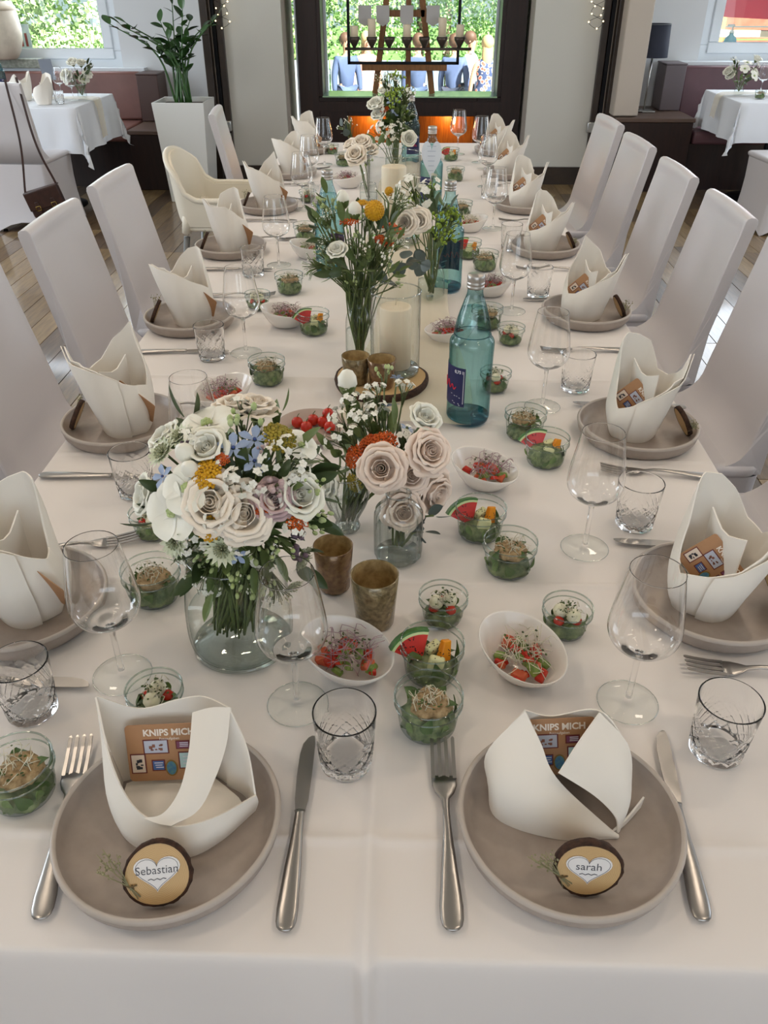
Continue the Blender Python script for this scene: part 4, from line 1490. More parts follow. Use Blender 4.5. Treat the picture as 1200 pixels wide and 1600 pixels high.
# small plate with cherry tomatoes between the two bouquets
pp = (-0.1794, 1.3871)
pl = obj('plate', cached('pinkplate', lambda: MB().lathe([(0, .004), (.04, .004), (.055, .010), (.066, .022), (.068, .0225), (.068, .020), (.057, .006), (.045, 0), (0, 0)], 40).mesh('plate', mat('rosy_stoneware', '#b9a79c', .4))), None, (pp[0], pp[1], TABLE_Z + .001))
tag(pl, 'small rosy stoneware plate with cherry tomatoes between the bouquets', 'plate')
for i, (dx, dy, dz) in enumerate([(-.03, .018, 0), (.02, .022, 0), (.035, .0, 0), (-.01, .0, 0), (.0, .03, 0), (.03, .03, .014)]):
    t = thing('cherry_tomato', 'red cherry tomato on the small rosy plate between the bouquets', 'tomato', (pp[0] + dx, pp[1] + dy, TABLE_Z + .0055 + dz), 0, 'cherry tomatoes on the rosy plate')
    obj('fruit', cached('ct', lambda: MB().ball((0, 0, .0115), .0115, 14, 10).mesh('fruit', M_TOMATO)), t)
    obj('stalk', cached('cts', lambda: MB().tube([(0, 0, .022), (.002, 0, .027), (.005, .002, .03)], .0008, 5).mesh('stalk', M_LEAF[0])), t)

# ------------------------------------------------------------------ water bottles
M_TEAL = thin_glass('teal_bottle_glass', '#d9eff0', '#4a9aa6', refl=0.5, f0=0.05, power=4.5, epow=2.0)
M_TEALBASE = thin_glass('teal_bottle_base', '#9fd3df', '#2a8aa6', refl=0.5, f0=0.05, power=3.0, epow=1.0)
M_WATER = thin_glass('bottle_water', '#eaf6f7', '#a2cdd2', refl=0.15, f0=0.02, power=5.0, epow=3.0)
M_CAP = mat('silver_cap', '#b9b4ae', 0.35, metal=0.9)
M_LABEL = mat('navy_label', '#1d2250', 0.45)


def bottle_parts():
    bp = resample([(.036, .004, 0), (.0415, .008, 0), (.0428, .016, 0), (.0425, .06, 0), (.0425, .13, 0), (.0432, .160, 0), (.0415, .170, 0), (.0355, .178, 0), (.0350, .184, 0), (.0345, .19, 0), (.030, .212, 0), (.021, .240, 0), (.0155, .256, 0), (.0142, .27, 0)], 60)
    body = MB().lathe([(p[0], p[1]) for p in bp], 40).mesh('bottle_glass', M_TEAL)
    foot = MB().lathe([(0, .006), (.03, .004), (.037, .001), (.0405, .003), (.0415, .008), (.0418, .014), (.0, .012)], 40).mesh('bottle_foot', M_TEALBASE)
    step = MB().lathe([(.0352 + .0009 * math.cos(a), .181 + .0009 * math.sin(a)) for a in [2 * PI * q / 8 for q in range(9)]], 36).mesh('shoulder_ring', M_TEALBASE)
    wp = [(.0395, .013), (.0405, .05), (.0405, .158), (.0385, .168), (.033, .178), (.0325, .188), (.028, .212), (.0225, .23), (0, .231)]
    water = MB().lathe(wp, 36).mesh('water', M_WATER)
    cap = MB()
    cap.lathe([(.0150, .268), (.0163, .268), (.0163, .2725), (.0156, .273), (.0156, .2745), (.0163, .275), (.0163, .279), (.0156, .2795), (.0158, .281), (.0163, .282), (.0162, .2905), (.0150, .293), (0, .2932)], 30, fn=lambda r, z, a: r * (1 + .012 * math.sin(a * 24)) if z > .281 and r > .015 else r)
    return body, foot, step, water, cap.mesh('screw_cap', M_CAP)


BT = bottle_parts()


def label_patch():
    vs, fs = [], []
    n = 14
    for i in range(n):
        a = RAD(-46 + 92 * i / (n - 1))
        for z in (.045, .125):
            vs.append((.0434 * math.sin(a), -.0434 * math.cos(a), z))
    fs = [(2 * i, 2 * i + 2, 2 * i + 3, 2 * i + 1) for i in range(n - 1)]
    return MB().add(vs, fs, True).mesh('paper_label', M_LABEL)


def wrap(me, R):
    """bend a flat XY mesh around a vertical cylinder of radius R, front towards -Y"""
    for v in me.vertices:
        a = v.co.x / R
        z, d = v.co.y, v.co.z
        v.co = ((R + d) * math.sin(a), -(R + d) * math.cos(a), z)
    return me


def bottle(label, p, rz):
    t = thing('water_bottle', label, 'bottle', (p[0], p[1], TABLE_Z + .001), 0, 'blue glass water bottles')
    g = obj('glass', BT[0], t)
    obj('shoulder_ring', BT[2], g)
    obj('base', BT[1], t)
    obj('water', BT[3], t)
    obj('screw_cap', BT[4], t)
    l = obj('paper_label', cached('lab', label_patch), t, (0, 0, 0), (0, 0, rz))
    white = mat('label_white', '#d8d8e0', .5)

    def lettering():
        a = text_mesh('0,75 l', .0085, white, .0002, extrude=.0001)
        for v in a.vertices:
            v.co.x += .021
            v.co.y += .116
        wrap(a, .0437)
        return a
    obj('lettering', cached('l75', lettering), l)

    def side_print():
        b = MB()
        for k in range(26):
            x0, y0 = .0312, .052 + k * .0026
            b.add([(x0, y0, 0), (x0 + .0016, y0, 0), (x0 + .0016, y0 + .0016, 0), (x0, y0 + .0016, 0)], [(0, 1, 2, 3)])
        for k, (x0, x1, y0) in enumerate([(.004, .02, .068), (.012, .026, .0655), (.008, .024, .053), (.012, .026, .050)]):
            b.add([(x0, y0, 0), (x1, y0 - .003, 0), (x1, y0 - .0018, 0), (x0, y0 + .0012, 0)], [(0, 1, 2, 3)])
        return wrap(b.mesh('fine_print', white), .0437)
    obj('fine_print', cached('fine', side_print), l)

    def script():
        pts = resample([(-.03, .082, 0), (-.022, .095, 0), (-.015, .078, 0), (-.006, .094, 0), (.0, .079, 0), (.006, .088, 0), (.011, .079, 0), (.016, .084, 0)], 40)
        me = MB().tube(pts, .0012, 5).mesh('red_script', mat('label_red', '#c2203a', .5))
        return wrap(me, .0437)
    obj('red_script', cached('script', script), l)


bottle('nearest blue glass water bottle with a navy label, right of the centre', (0.1274, 1.4618), RAD(-62))
bottle('blue water bottle left of the centre flowers', (-0.2278, 2.4147), RAD(60))
bottle('teal water bottle behind the green sprig on the right of the centre', (0.1146, 2.2797), RAD(170))
bottle('dark blue water bottle standing behind the heart sign', (0.0879, 3.2348), RAD(-40))
bottle('farthest water bottle in front of the amber niche', (0.0113, 4.1866), RAD(20))

# ------------------------------------------------------------------ candles, votives, wood base
M_WAX = mat('ivory_wax', '#ead9bd', 0.45, sss=0.25)
M_MERC = mat('brown_mercury_glass', '#63452f', 0.22, metal=0.35, var='#8a6c49', vscale=120, bump=0.5, bscale=130, coat=0.4)
M_MERC2 = mat('gold_mercury_glass', '#95835f', 0.22, metal=0.35, var='#6a5b40', vscale=140, bump=0.5, bscale=130, coat=0.4)
M_MERCIN = mat('gold_inside', '#c2a878', 0.35, metal=0.2, var='#957b50', vscale=90, bump=0.5, bscale=120)


def candle(label, loc, R, H, group=None):
    t = thing('candle', label, 'candle', loc, 0, group)
    MB().lathe([(0, 0), (R, 0), (R, H * .97), (R * .96, H * .985), (R * .8, H * .992), (R * .3, H), (0, H)], 32).build('wax', M_WAX, t)
    MB().tube([(0, 0, H - .001), (.001, 0, H + .008), (.003, 0, H + .014)], .001, 5).build('wick', mat('wick', '#d9cbb0', .8), t)
    return t


M_HURR = thin_glass('candle_glass', '#f9fbfb', '#7d8a88', refl=0.75, f0=0.05, power=3.5, epow=3.5)


def cyl_glass(name, label, p, z, R, H, m=None):
    t = thing(name, label, 'glass holder', (p[0], p[1], z), 0)
    g = MB().lathe([(0, .003), (R * .93, .003), (R * .985, .006), (R, .012), (R, H)], 44).build('glass', m or M_HURR, t)
    MB().lathe([(R + .0014 * math.cos(a), H + .0014 * math.sin(a)) for a in [2 * PI * q / 8 for q in range(9)]], 44).build('rim', M_GLASSRIM, g)
    MB().lathe([(0, .0), (R * .96, .0), (R * .99, .004), (R * .97, .010), (0, .011)], 44, fn=lambda r, zz, a: r * (1 + .01 * math.sin(16 * a)) if r > .01 else r).build('base', M_GLASSRIM, t)
    return t


c1 = (-0.0517, 1.6033)
ws = thing('wood_slab', 'round bark edged wooden slab carrying the candle cylinder and votives', 'wood slab', (c1[0], c1[1], TABLE_Z + .012), 0)
_r = random.Random(5)
_n = 48
_rad = [.098 * (1 + .02 * math.sin(3 * 2 * PI * i / _n + 1) + .012 * math.sin(5 * 2 * PI * i / _n)) for i in range(_n)]
MB().loft([[(_rad[i] * .97 * math.cos(2 * PI * i / _n), _rad[i] * .97 * math.sin(2 * PI * i / _n), z) for i in range(_n)] for z in (0, .016)], smooth=False).build('wood', M_SLICE, ws)
MB().loft([[((_rad[i] * k + _r.uniform(-.001, .001)) * math.cos(2 * PI * i / _n), (_rad[i] * k + _r.uniform(-.001, .001)) * math.sin(2 * PI * i / _n), z) for i in range(_n)] for (k, z) in ((.97, 0), (1.02, .001), (1.035, .008), (1.02, .0155), (.97, .0165))], caps=False).build('bark', M_BARK, ws)
SZ = TABLE_Z + .029
cyl_glass('candle_cylinder', 'tall clear glass cylinder around a lit less ivory candle on the wooden slab'.replace('a lit less', 'an unlit'), (-0.0215, 1.632), SZ, .0525, .178)
candle('unlit ivory pillar candle inside the clear cylinder on the wooden slab', (-0.0215, 1.632, SZ + .013), .0335, .134)
cyl_glass('candle_glass', 'wide clear candle glass farther back on the table', (-0.045, 2.76), TABLE_Z + .006, .086, .275)
candle('short ivory pillar candle inside the wide far candle glass', (-0.045, 2.76, TABLE_Z + .018), .040, .228)


def votive(label, p, z, m, R=.030, H=.078):
    t = thing('votive_glass', label, 'votive', (p[0], p[1], z), 0, 'mottled brown votive glasses')
    o = MB().lathe([(0, 0), (R * .74, 0), (R * .8, .003), (R * .9, H * .5), (R, H), (R * .97, H + .0008), (R * .95, H)], 36).build('glass', m, t)
    MB().lathe([(R * .95, H), (R * .86, H * .5), (R * .76, .02), (0, .018)], 36).build('inside', M_MERCIN, t)
    MB().lathe([(R * .72, .018), (R * .72, .03), (0, .031)], 24, cap0=False).build('tealight', M_WAX, t)
    return t


votive('dark brown mottled votive glass in front of the ribbed vase', (-0.0977, 0.9173), TABLE_Z + .001, M_MERC, .0285, .074)
votive('golden brown mottled votive glass, nearer one of the front pair', (-0.0359, 0.8417), TABLE_Z + .001, M_MERC2, .0325, .083)
votive('golden mottled votive glass on the left of the wooden slab', (-0.103, 1.572), SZ - .0005, M_MERC2, .030, .06)
votive('amber mottled votive glass on the wooden slab before the candle', (-0.048, 1.552), SZ - .0005, M_MERC, .030, .062)

# heart shaped sign on a stick
hs = thing('heart_sign', 'white paper heart sign on a thin stick behind the flowers', 'sign', (0.062, 2.3, TABLE_Z + .001), 0)
hp = []
for i in range(48):
    a = 2 * PI * i / 48
    hp.append((.0265 * math.sin(a) ** 3 * 1.0, (13 * math.cos(a) - 5 * math.cos(2 * a) - 2 * math.cos(3 * a) - math.cos(4 * a)) * .0034 if math.cos(a) > -2 else 0))
hz = .345
MB().add([(x, 0, z + hz) for x, z in hp] + [(x, .0012, z + hz) for x, z in hp], [tuple(range(48)), tuple(reversed(range(48, 96)))] + [(i, i + 48, (i + 1) % 48 + 48, (i + 1) % 48) for i in range(48)]).build('paper_heart', mat('pale_paper', '#dfe3ea', .5), hs)
MB().tube([(0, .003, 0), (0, .003, hz + .02)], .0015, 6).build('stick', mat('stick_wood', '#b79a6d', .6), hs)
hl = MB()
for k in range(6):
    z = hz + .028 - k * .012
    hl.box(-.012 + k * .001, .012 - k * .0012, -.0008, -.0004, z, z + .0016)
hl.build('faint_writing', mat('faint_ink', '#b9bfcc', .6), hs)

# ------------------------------------------------------------------ vases (glass only; flowers follow)
M_FLUTE = thin_glass('fluted_glass', '#f7faf9', '#6d7a75', refl=0.8, f0=0.05, power=2.6, epow=1.8)
M_VASE = thin_glass('vase_glass', '#fbfdfc', '#84918c', refl=0.6, f0=0.035, power=5.0, epow=5.0)
M_VWATER = thin_glass('vase_water', '#fbfdfd', '#d5dedc', refl=0.12, f0=0.02, power=5.0, epow=4.0)


def vase(name, label, p, prof, wl, flutes=0, amp=.0):
    t = thing(name, label, 'vase', (p[0], p[1], TABLE_Z + .001), 0)
    pr_ = [(q[0], q[1]) for q in resample([(r, z, 0) for r, z in prof], 40)]
    fn = (lambda r, z, a: r * (1 + amp * math.sin(a * flutes)) if r > .008 else r) if flutes else None
    nseg = 48 if not flutes else flutes * 6
    g = MB().lathe(pr_, nseg, fn=fn).build('glass', M_FLUTE if flutes else M_VASE, t)
    rt, zt = prof[-1]
    MB().lathe([(rt + .0015 * math.cos(a), zt + .0015 * math.sin(a)) for a in [2 * PI * q / 8 for q in range(9)]], 40).build('rim', M_GLASSRIM, g)
    rb = max(r for r, z in prof if z < .02)
    MB().lathe([(0, .0004), (rb * .92, .0004), (rb * .99, .004), (rb * .94, .008), (0, .009)], 40).build('base', M_GLASSRIM, t)
    wp = [(r * .955, z) for r, z in pr_ if .009 < z < wl and r > .006]
    wp = [(wp[0][0] * .95, .0095)] + wp + [(0, wp[-1][1] + .0003)]
    MB().lathe(wp, 36).build('water', M_VWATER, t)
    return t


V1 = (-0.2110, 0.7969)
vase('large_vase', 'wide clear glass vase holding the big mixed bouquet', V1, [(.045, .001), (.058, .004), (.066, .014), (.0685, .035), (.0675, .07), (.063, .105), (.057, .135), (.056, .15)], .062)
V2 = (-0.0888, 1.0672)
vase('fan_vase', 'small fluted fan shaped glass vase behind the dark votive', V2, [(.018, .001), (.020, .006), (.017, .016), (.020, .026), (.030, .048), (.0345, .066), (.033, .08), (.027, .092), (.024, .1)], .05, 16, .07)
V3 = (-0.0061, 0.9967)
vase('ribbed_vase', 'small ribbed glass bottle vase with pale roses', V3, [(.030, .001), (.0345, .004), (.036, .012), (.036, .07), (.034, .084), (.026, .094), (.019, .1), (.018, .112)], .055, 14, .03)
V4 = (-0.1034, 1.735)
vase('bottle_vase', 'tall clear bottle vase left of the candle cylinder', V4, [(.027, .001), (.031, .004), (.032, .02), (.0315, .09), (.028, .118), (.020, .138), (.0175, .155), (.0185, .172), (.0215, .182)], .085)
V5 = (0.0687, 2.1898)
vase('narrow_vase', 'clear narrow necked bottle vase beside the teal bottle', V5, [(.030, .001), (.036, .004), (.037, .015), (.036, .06), (.030, .085), (.018, .1), (.013, .112), (.0125, .135), (.0165, .14)], .06)
V6 = (-0.055, 3.86)
vase('far_vase', 'clear glass vase with the far bouquet near the amber niche', V6, [(.035, .001), (.045, .005), (.048, .02), (.046, .08), (.042, .13), (.045, .16)], .08)
V7 = (-0.155, 3.35)
vase('low_vase', 'low clear vase with cream roses left of the wide candle glass', V7, [(.025, .001), (.032, .005), (.035, .02), (.034, .05), (.03, .07)], .04)
# ------------------------------------------------------------------ flowers
M_STEM = mat('flower_stem', '#66743f', 0.55, var='#4d5a32', vscale=60)
M_FLEAF = mat('bouquet_leaf', '#45572f', 0.42, var='#334224', vscale=30)
M_FLEAF2 = mat('bouquet_leaf_light', '#6f8049', 0.45, var='#57693a', vscale=40)
M_EUCA = mat('eucalyptus_leaf', '#5b6660', 0.5, var='#47514d', vscale=40)
M_ROSEC = mat('cream_rose_petal', '#f6ecdc', 0.55, var='#f0e2cf', vscale=25)
M_ROSEP = mat('blush_rose_petal', '#f6e4d4', 0.55, var='#efd8c6', vscale=25)
M_WHITEP = mat('white_petal', '#f3f0e6', 0.55, var='#eae8d6', vscale=30)
M_LILAC = mat('lilac_petal', '#c9b0ab', 0.6, var='#bb9da0', vscale=60)
M_BLUEP = mat('blue_petal', '#a5b4cb', 0.55, var='#8799bd', vscale=60)
M_YELLOW = mat('yellow_flower', '#d9a516', 0.6, var='#c48d10', vscale=200, bump=0.6, bscale=400)
M_OLIVE = mat('olive_yellow_flower', '#a8922f', 0.65, var='#7d7526', vscale=150)
M_ORANGE = mat('orange_flower', '#d9681d', 0.55, var='#c5501a', vscale=90)
M_GREENBUD = mat('green_bud', '#9db06a', 0.5, var='#c3cc9a', vscale=50)
M_LIME = mat('lime_foliage', '#9bb03c', 0.55, var='#7d962f', vscale=50)
M_PURP = mat('dusky_purple', '#6c5866', 0.6, var='#54454f', vscale=60)


def petal(w, h, cup, curl, m, nu=6, nv=6, point=0.0):
    vs, fs = [], []
    for j in range(nv + 1):
        v = j / nv
        hw = w / 2 * (.34 + .66 * math.sin(min(1, v * 1.3) * PI / 2)) * (1 - (.38 + .62 * point) * max(0, (v - .62) / .38) ** 2)
        for i in range(nu + 1):
            u = -1 + 2 * i / nu
            y = cup * (.55 * math.sin(PI * v * .75) - .75 * u * u * (.4 + .6 * v)) + curl * max(0, v - .55) ** 2 * (1 + .5 * u * u)
            z = h * v * (1 - .05 * u * u)
            vs.append((u * hw, y, z))
    n = nu + 1
    fs = [(j * n + i, j * n + i + 1, (j + 1) * n + i + 1, (j + 1) * n + i) for j in range(nv) for i in range(nu)]
    return MB().add(vs, fs, True).mesh('petal', m)


def spiral_bud(R, H, m, turns=2.6):
    c0, c1, c2 = [], [], []
    n = 44
    for i in range(n):
        t = i / (n - 1)
        a = t * turns * 2 * PI
        r = R * (.12 + .88 * t)
        c0.append((r * .7 * math.cos(a), r * .7 * math.sin(a), 0))
        c1.append((r * 1.05 * math.cos(a), r * 1.05 * math.sin(a), H * .55))
        c2.append((r * math.cos(a), r * math.sin(a), H * (1.0 - .22 * t)))
    return MB().sheet([c0, c1, c2], n, 5, .0002).mesh('bud', m)


def wrap_petal(phi, prof, m, wav=.0, nu=8, nv=7, seed=0):
    """petal wrapped around the flower axis; prof = (radius, height) from base to rim"""
    pr2 = resample([(r, z, 0) for r, z in prof], nv + 1)
    vs = []
    for j in range(nv + 1):
        v = j / nv
        for i in range(nu + 1):
            u = -1 + 2 * i / nu
            side = (.45 + .55 * math.sin(min(1, v * 1.35) * PI / 2)) * (1 - .22 * max(0, (v - .75) / .25) ** 2)
            a = RAD(phi) * u * side
            r = pr2[j][0] * (1 + .05 * u * u * v) + wav * v * v * math.sin(u * 5 + seed)
            z = pr2[j][1] - .10 * pr2[-1][1] * abs(u) ** 2.5 * v + wav * v * math.cos(u * 7 + seed)
            vs.append((r * math.sin(a), r * math.cos(a), z))
    n = nu + 1
    return MB().add(vs, [(j * n + i, j * n + i + 1, (j + 1) * n + i + 1, (j + 1) * n + i) for j in range(nv) for i in range(nu)], True).mesh('petal', m)


FM = {}
for nm, m in (('cream', M_ROSEC), ('blush', M_ROSEP), ('white', M_WHITEP), ('lilac', M_LILAC)):
    FM[nm] = {'bud': spiral_bud(.0095, .023, m, 2.8),
              'in': wrap_petal(64, [(.004, 0), (.0105, .007), (.0125, .015), (.0118, .0225), (.0128, .0238)], m, .0006, seed=1),
              'mid': wrap_petal(58, [(.004, -.002), (.0135, .004), (.0165, .012), (.0172, .019), (.0205, .0215), (.022, .0208)], m, .0009, seed=2),
              'out': wrap_petal(52, [(.004, -.004), (.0145, .0), (.0195, .008), (.0225, .0145), (.0265, .0172), (.0290, .0155)], m, .0012, seed=3),
              'low': wrap_petal(46, [(.004, -.006), (.014, -.004), (.0215, .001), (.0275, .007), (.0325, .0085), (.0345, .006)], m, .0015, seed=4),
              'wide': petal(.030, .026, .005, .03, m)}
FM['tw'] = petal(.0085, .0135, .0015, .01, M_BLUEP, 4, 4, .6)


def head_matrix(pos, d, roll=0.0):
    q = Vector(d).normalized().to_track_quat('Z', 'Y')
    return Matrix.Translation(pos) @ q.to_matrix().to_4x4() @ Matrix.Rotation(roll, 4, 'Z')


def ring_petals(t, key, me, n, r, tilt, z, s, ph, jit, rr):
    for k in range(n):
        a = ph + 2 * PI * k / n + rr.uniform(-jit, jit)
        o = obj('petal', FM[key][me] if isinstance(key, str) and me else FM[key], t)
        M = Matrix.Rotation(a, 4, 'Z') @ Matrix.Translation((0, r, z)) @ Matrix.Rotation(-RAD(tilt + (rr.uniform(-5, 5) if tilt else rr.uniform(-4, 6))), 4, 'X') @ Matrix.Scale(s * rr.uniform(.94, 1.06), 4)
        o.matrix_local = M


def leaf_blade(w, h, m, fold=.25):
    vs, fs = [], []
    nv, nu = 7, 4
    for j in range(nv + 1):
        v = j / nv
        hw = w / 2 * math.sin(PI * min(1, .06 + .94 * v)) ** .75
        for i in range(nu + 1):
            u = -1 + 2 * i / nu
            vs.append((u * hw, abs(u) * hw * fold - h * .12 * v * v, h * v))
    n = nu + 1
    fs = [(j * n + i, j * n + i + 1, (j + 1) * n + i + 1, (j + 1) * n + i) for j in range(nv) for i in range(nu)]
    return MB().add(vs, fs, True).mesh('leaf', m)


FM['leaf'] = leaf_blade(.018, .042, M_FLEAF)
FM['leaf2'] = leaf_blade(.013, .036, M_FLEAF2)
FM['euca'] = leaf_blade(.021, .024, M_EUCA, .1)
FM['sleaf'] = leaf_blade(.006, .018, M_FLEAF2)


def fib_dome(n, cover=1.0):
    out = []
    for i in range(n):
        z = 1 - (i + .5) / n * (1 + cover) / 1.0 if cover > 0 else 1 - (i + .5) / n
        z = max(-1, z)
        a = i * 2.39996
        r = math.sqrt(max(0, 1 - z * z))
        out.append(Vector((r * math.cos(a), r * math.sin(a), z)))
    return out


def mesh_craspedia():
    b = MB().ball((0, 0, 0), .0125, 16, 12)
    for p in fib_dome(150, 1.0):
        b.ball(p * .0126, .0013, 5, 4)
    return b.mesh('flower_ball', M_YELLOW)


def mesh_yarrow(m, R=.016, n=70, seed=1):
    r = random.Random(seed)
    b = MB()
    for i in range(n):
        q = math.sqrt((i + .5) / n)
        a = i * 2.39996
        p = Vector((R * q * math.cos(a), R * q * math.sin(a), R * .55 * math.cos(q * 1.3) + r.uniform(-.001, .001)))
        b.ball(p, r.uniform(.0019, .0028), 6, 4, (1, 1, .8))
        if i % 5 == 0:
            b.tube([(0, 0, -.006), (p.x * .5, p.y * .5, 0), p], .0005, 3)
    return b.mesh('flower_cluster', m)


def mesh_astrantia():
    b = MB()
    for ringn, (r0, L, tilt, n) in enumerate(((.004, .017, 68, 16), (.004, .015, 50, 12))):
        for k in range(n):
            a = 2 * PI * k / n + ringn * .2
            ct, st = math.cos(RAD(90 - tilt)), math.sin(RAD(90 - tilt))
            pts = []
            for (u, v) in ((-.3, 0), (.3, 0), (1, .5), (-1, .5), (0, 1)):
                x = u * .0028
                y = r0 + L * v * ct
                z = L * v * st - .002 + .002 * abs(u)
                pts.append((x * math.cos(a) - y * math.sin(a), x * math.sin(a) + y * math.cos(a), z))
            b.add(pts, [(0, 1, 2, 3), (3, 2, 4)], True)
    return b.mesh('bracts', mat('astrantia_bract', '#dfe0c8', .55, var='#c9cfae', vscale=80))


def mesh_pins():
    b = MB()
    for p in fib_dome(46, 0.0):
        q = p * .0095
        b.tube([(0, 0, .001), q], .00035, 3)
        b.ball(q, .0009, 5, 4)
    return b.mesh('flower_centre', mat('astrantia_centre', '#a9ab86', .6, var='#8d9270', vscale=200))


def mesh_spray(seed, n=9, R=.02):
    r = random.Random(seed)
    blo, stm = MB(), MB()
    for k in range(n):
        d = Vector((r.uniform(-1, 1), r.uniform(-1, 1), r.uniform(.3, 1))).normalized()
        p = d * R * r.uniform(.6, 1.1)
        stm.tube([(0, 0, -.02), p * .45 + Vector((0, 0, -.003)), p], .0006, 3)
        u = d.orthogonal().normalized()
        w = d.cross(u)
        for q in range(5):
            a = q * 2 * PI / 5 + k
            e = u * math.cos(a) + w * math.sin(a)
            f = d.cross(e)
            c = p + d * .001
            blo.add([c, c + e * .0032 + f * .0022 + d * .0006, c + e * .0052 + d * .0004, c + e * .0032 - f * .0022 + d * .0006], [(0, 1, 2, 3)], True)
        blo.ball(p + d * .001, .0011, 5, 4)
    return blo.mesh('blossoms', M_WHITEP), stm.mesh('twigs', M_STEM)


def mesh_budspray(seed, m, n=7, R=.02, br=.0038):
    r = random.Random(seed)
    blo, stm = MB(), MB()
    for k in range(n):
        d = Vector((r.uniform(-.8, .8), r.uniform(-.8, .8), r.uniform(.3, 1))).normalized()
        p = d * R * r.uniform(.6, 1.2)
        stm.tube([(0, 0, -.02), p * .5, p], .0007, 3)
        blo.ball(p, br * r.uniform(.7, 1.1), 7, 6, (.8, .8, 1.25))
    return blo.mesh('buds', m), stm.mesh('twigs', M_STEM)


FM['crasp'] = mesh_craspedia()
FM['yarrow_y'] = mesh_yarrow(M_YELLOW)
FM['yarrow_o'] = mesh_yarrow(M_OLIVE, .019, 80, 2)
FM['orange'] = mesh_yarrow(M_ORANGE, .018, 60, 3)
FM['bracts'], FM['pins'] = mesh_astrantia(), mesh_pins()
FM['sprays'] = [mesh_spray(s) for s in (1, 2, 3)]
FM['gbuds'] = [mesh_budspray(s, M_GREENBUD) for s in (4, 5)]
FM['wbud'] = MB().lathe([(0, -.004), (.007, -.001), (.0105, .007), (.0100, .014), (.006, .021), (.0, .024)], 14, fn=lambda r, z, a: r * (1 + .06 * math.sin(5 * a + z * 250))).mesh('bud', M_WHITEP)
FM['sepals'] = MB().lathe([(.0, -.006), (.004, -.005), (.0078, -.001), (.0102, .006), (.0104, .0075)], 10).mesh('sepals', M_FLEAF2)
FM['lime'] = mesh_budspray(8, M_LIME, 26, .026, .0036)
FM['purple'] = mesh_budspray(9, M_PURP, 9, .018, .0055)
FM['lilacspray'] = mesh_budspray(10, M_LILAC, 12, .016, .0045)
FM['wisp'] = mesh_budspray(11, M_WHITEP, 26, .026, .0016)


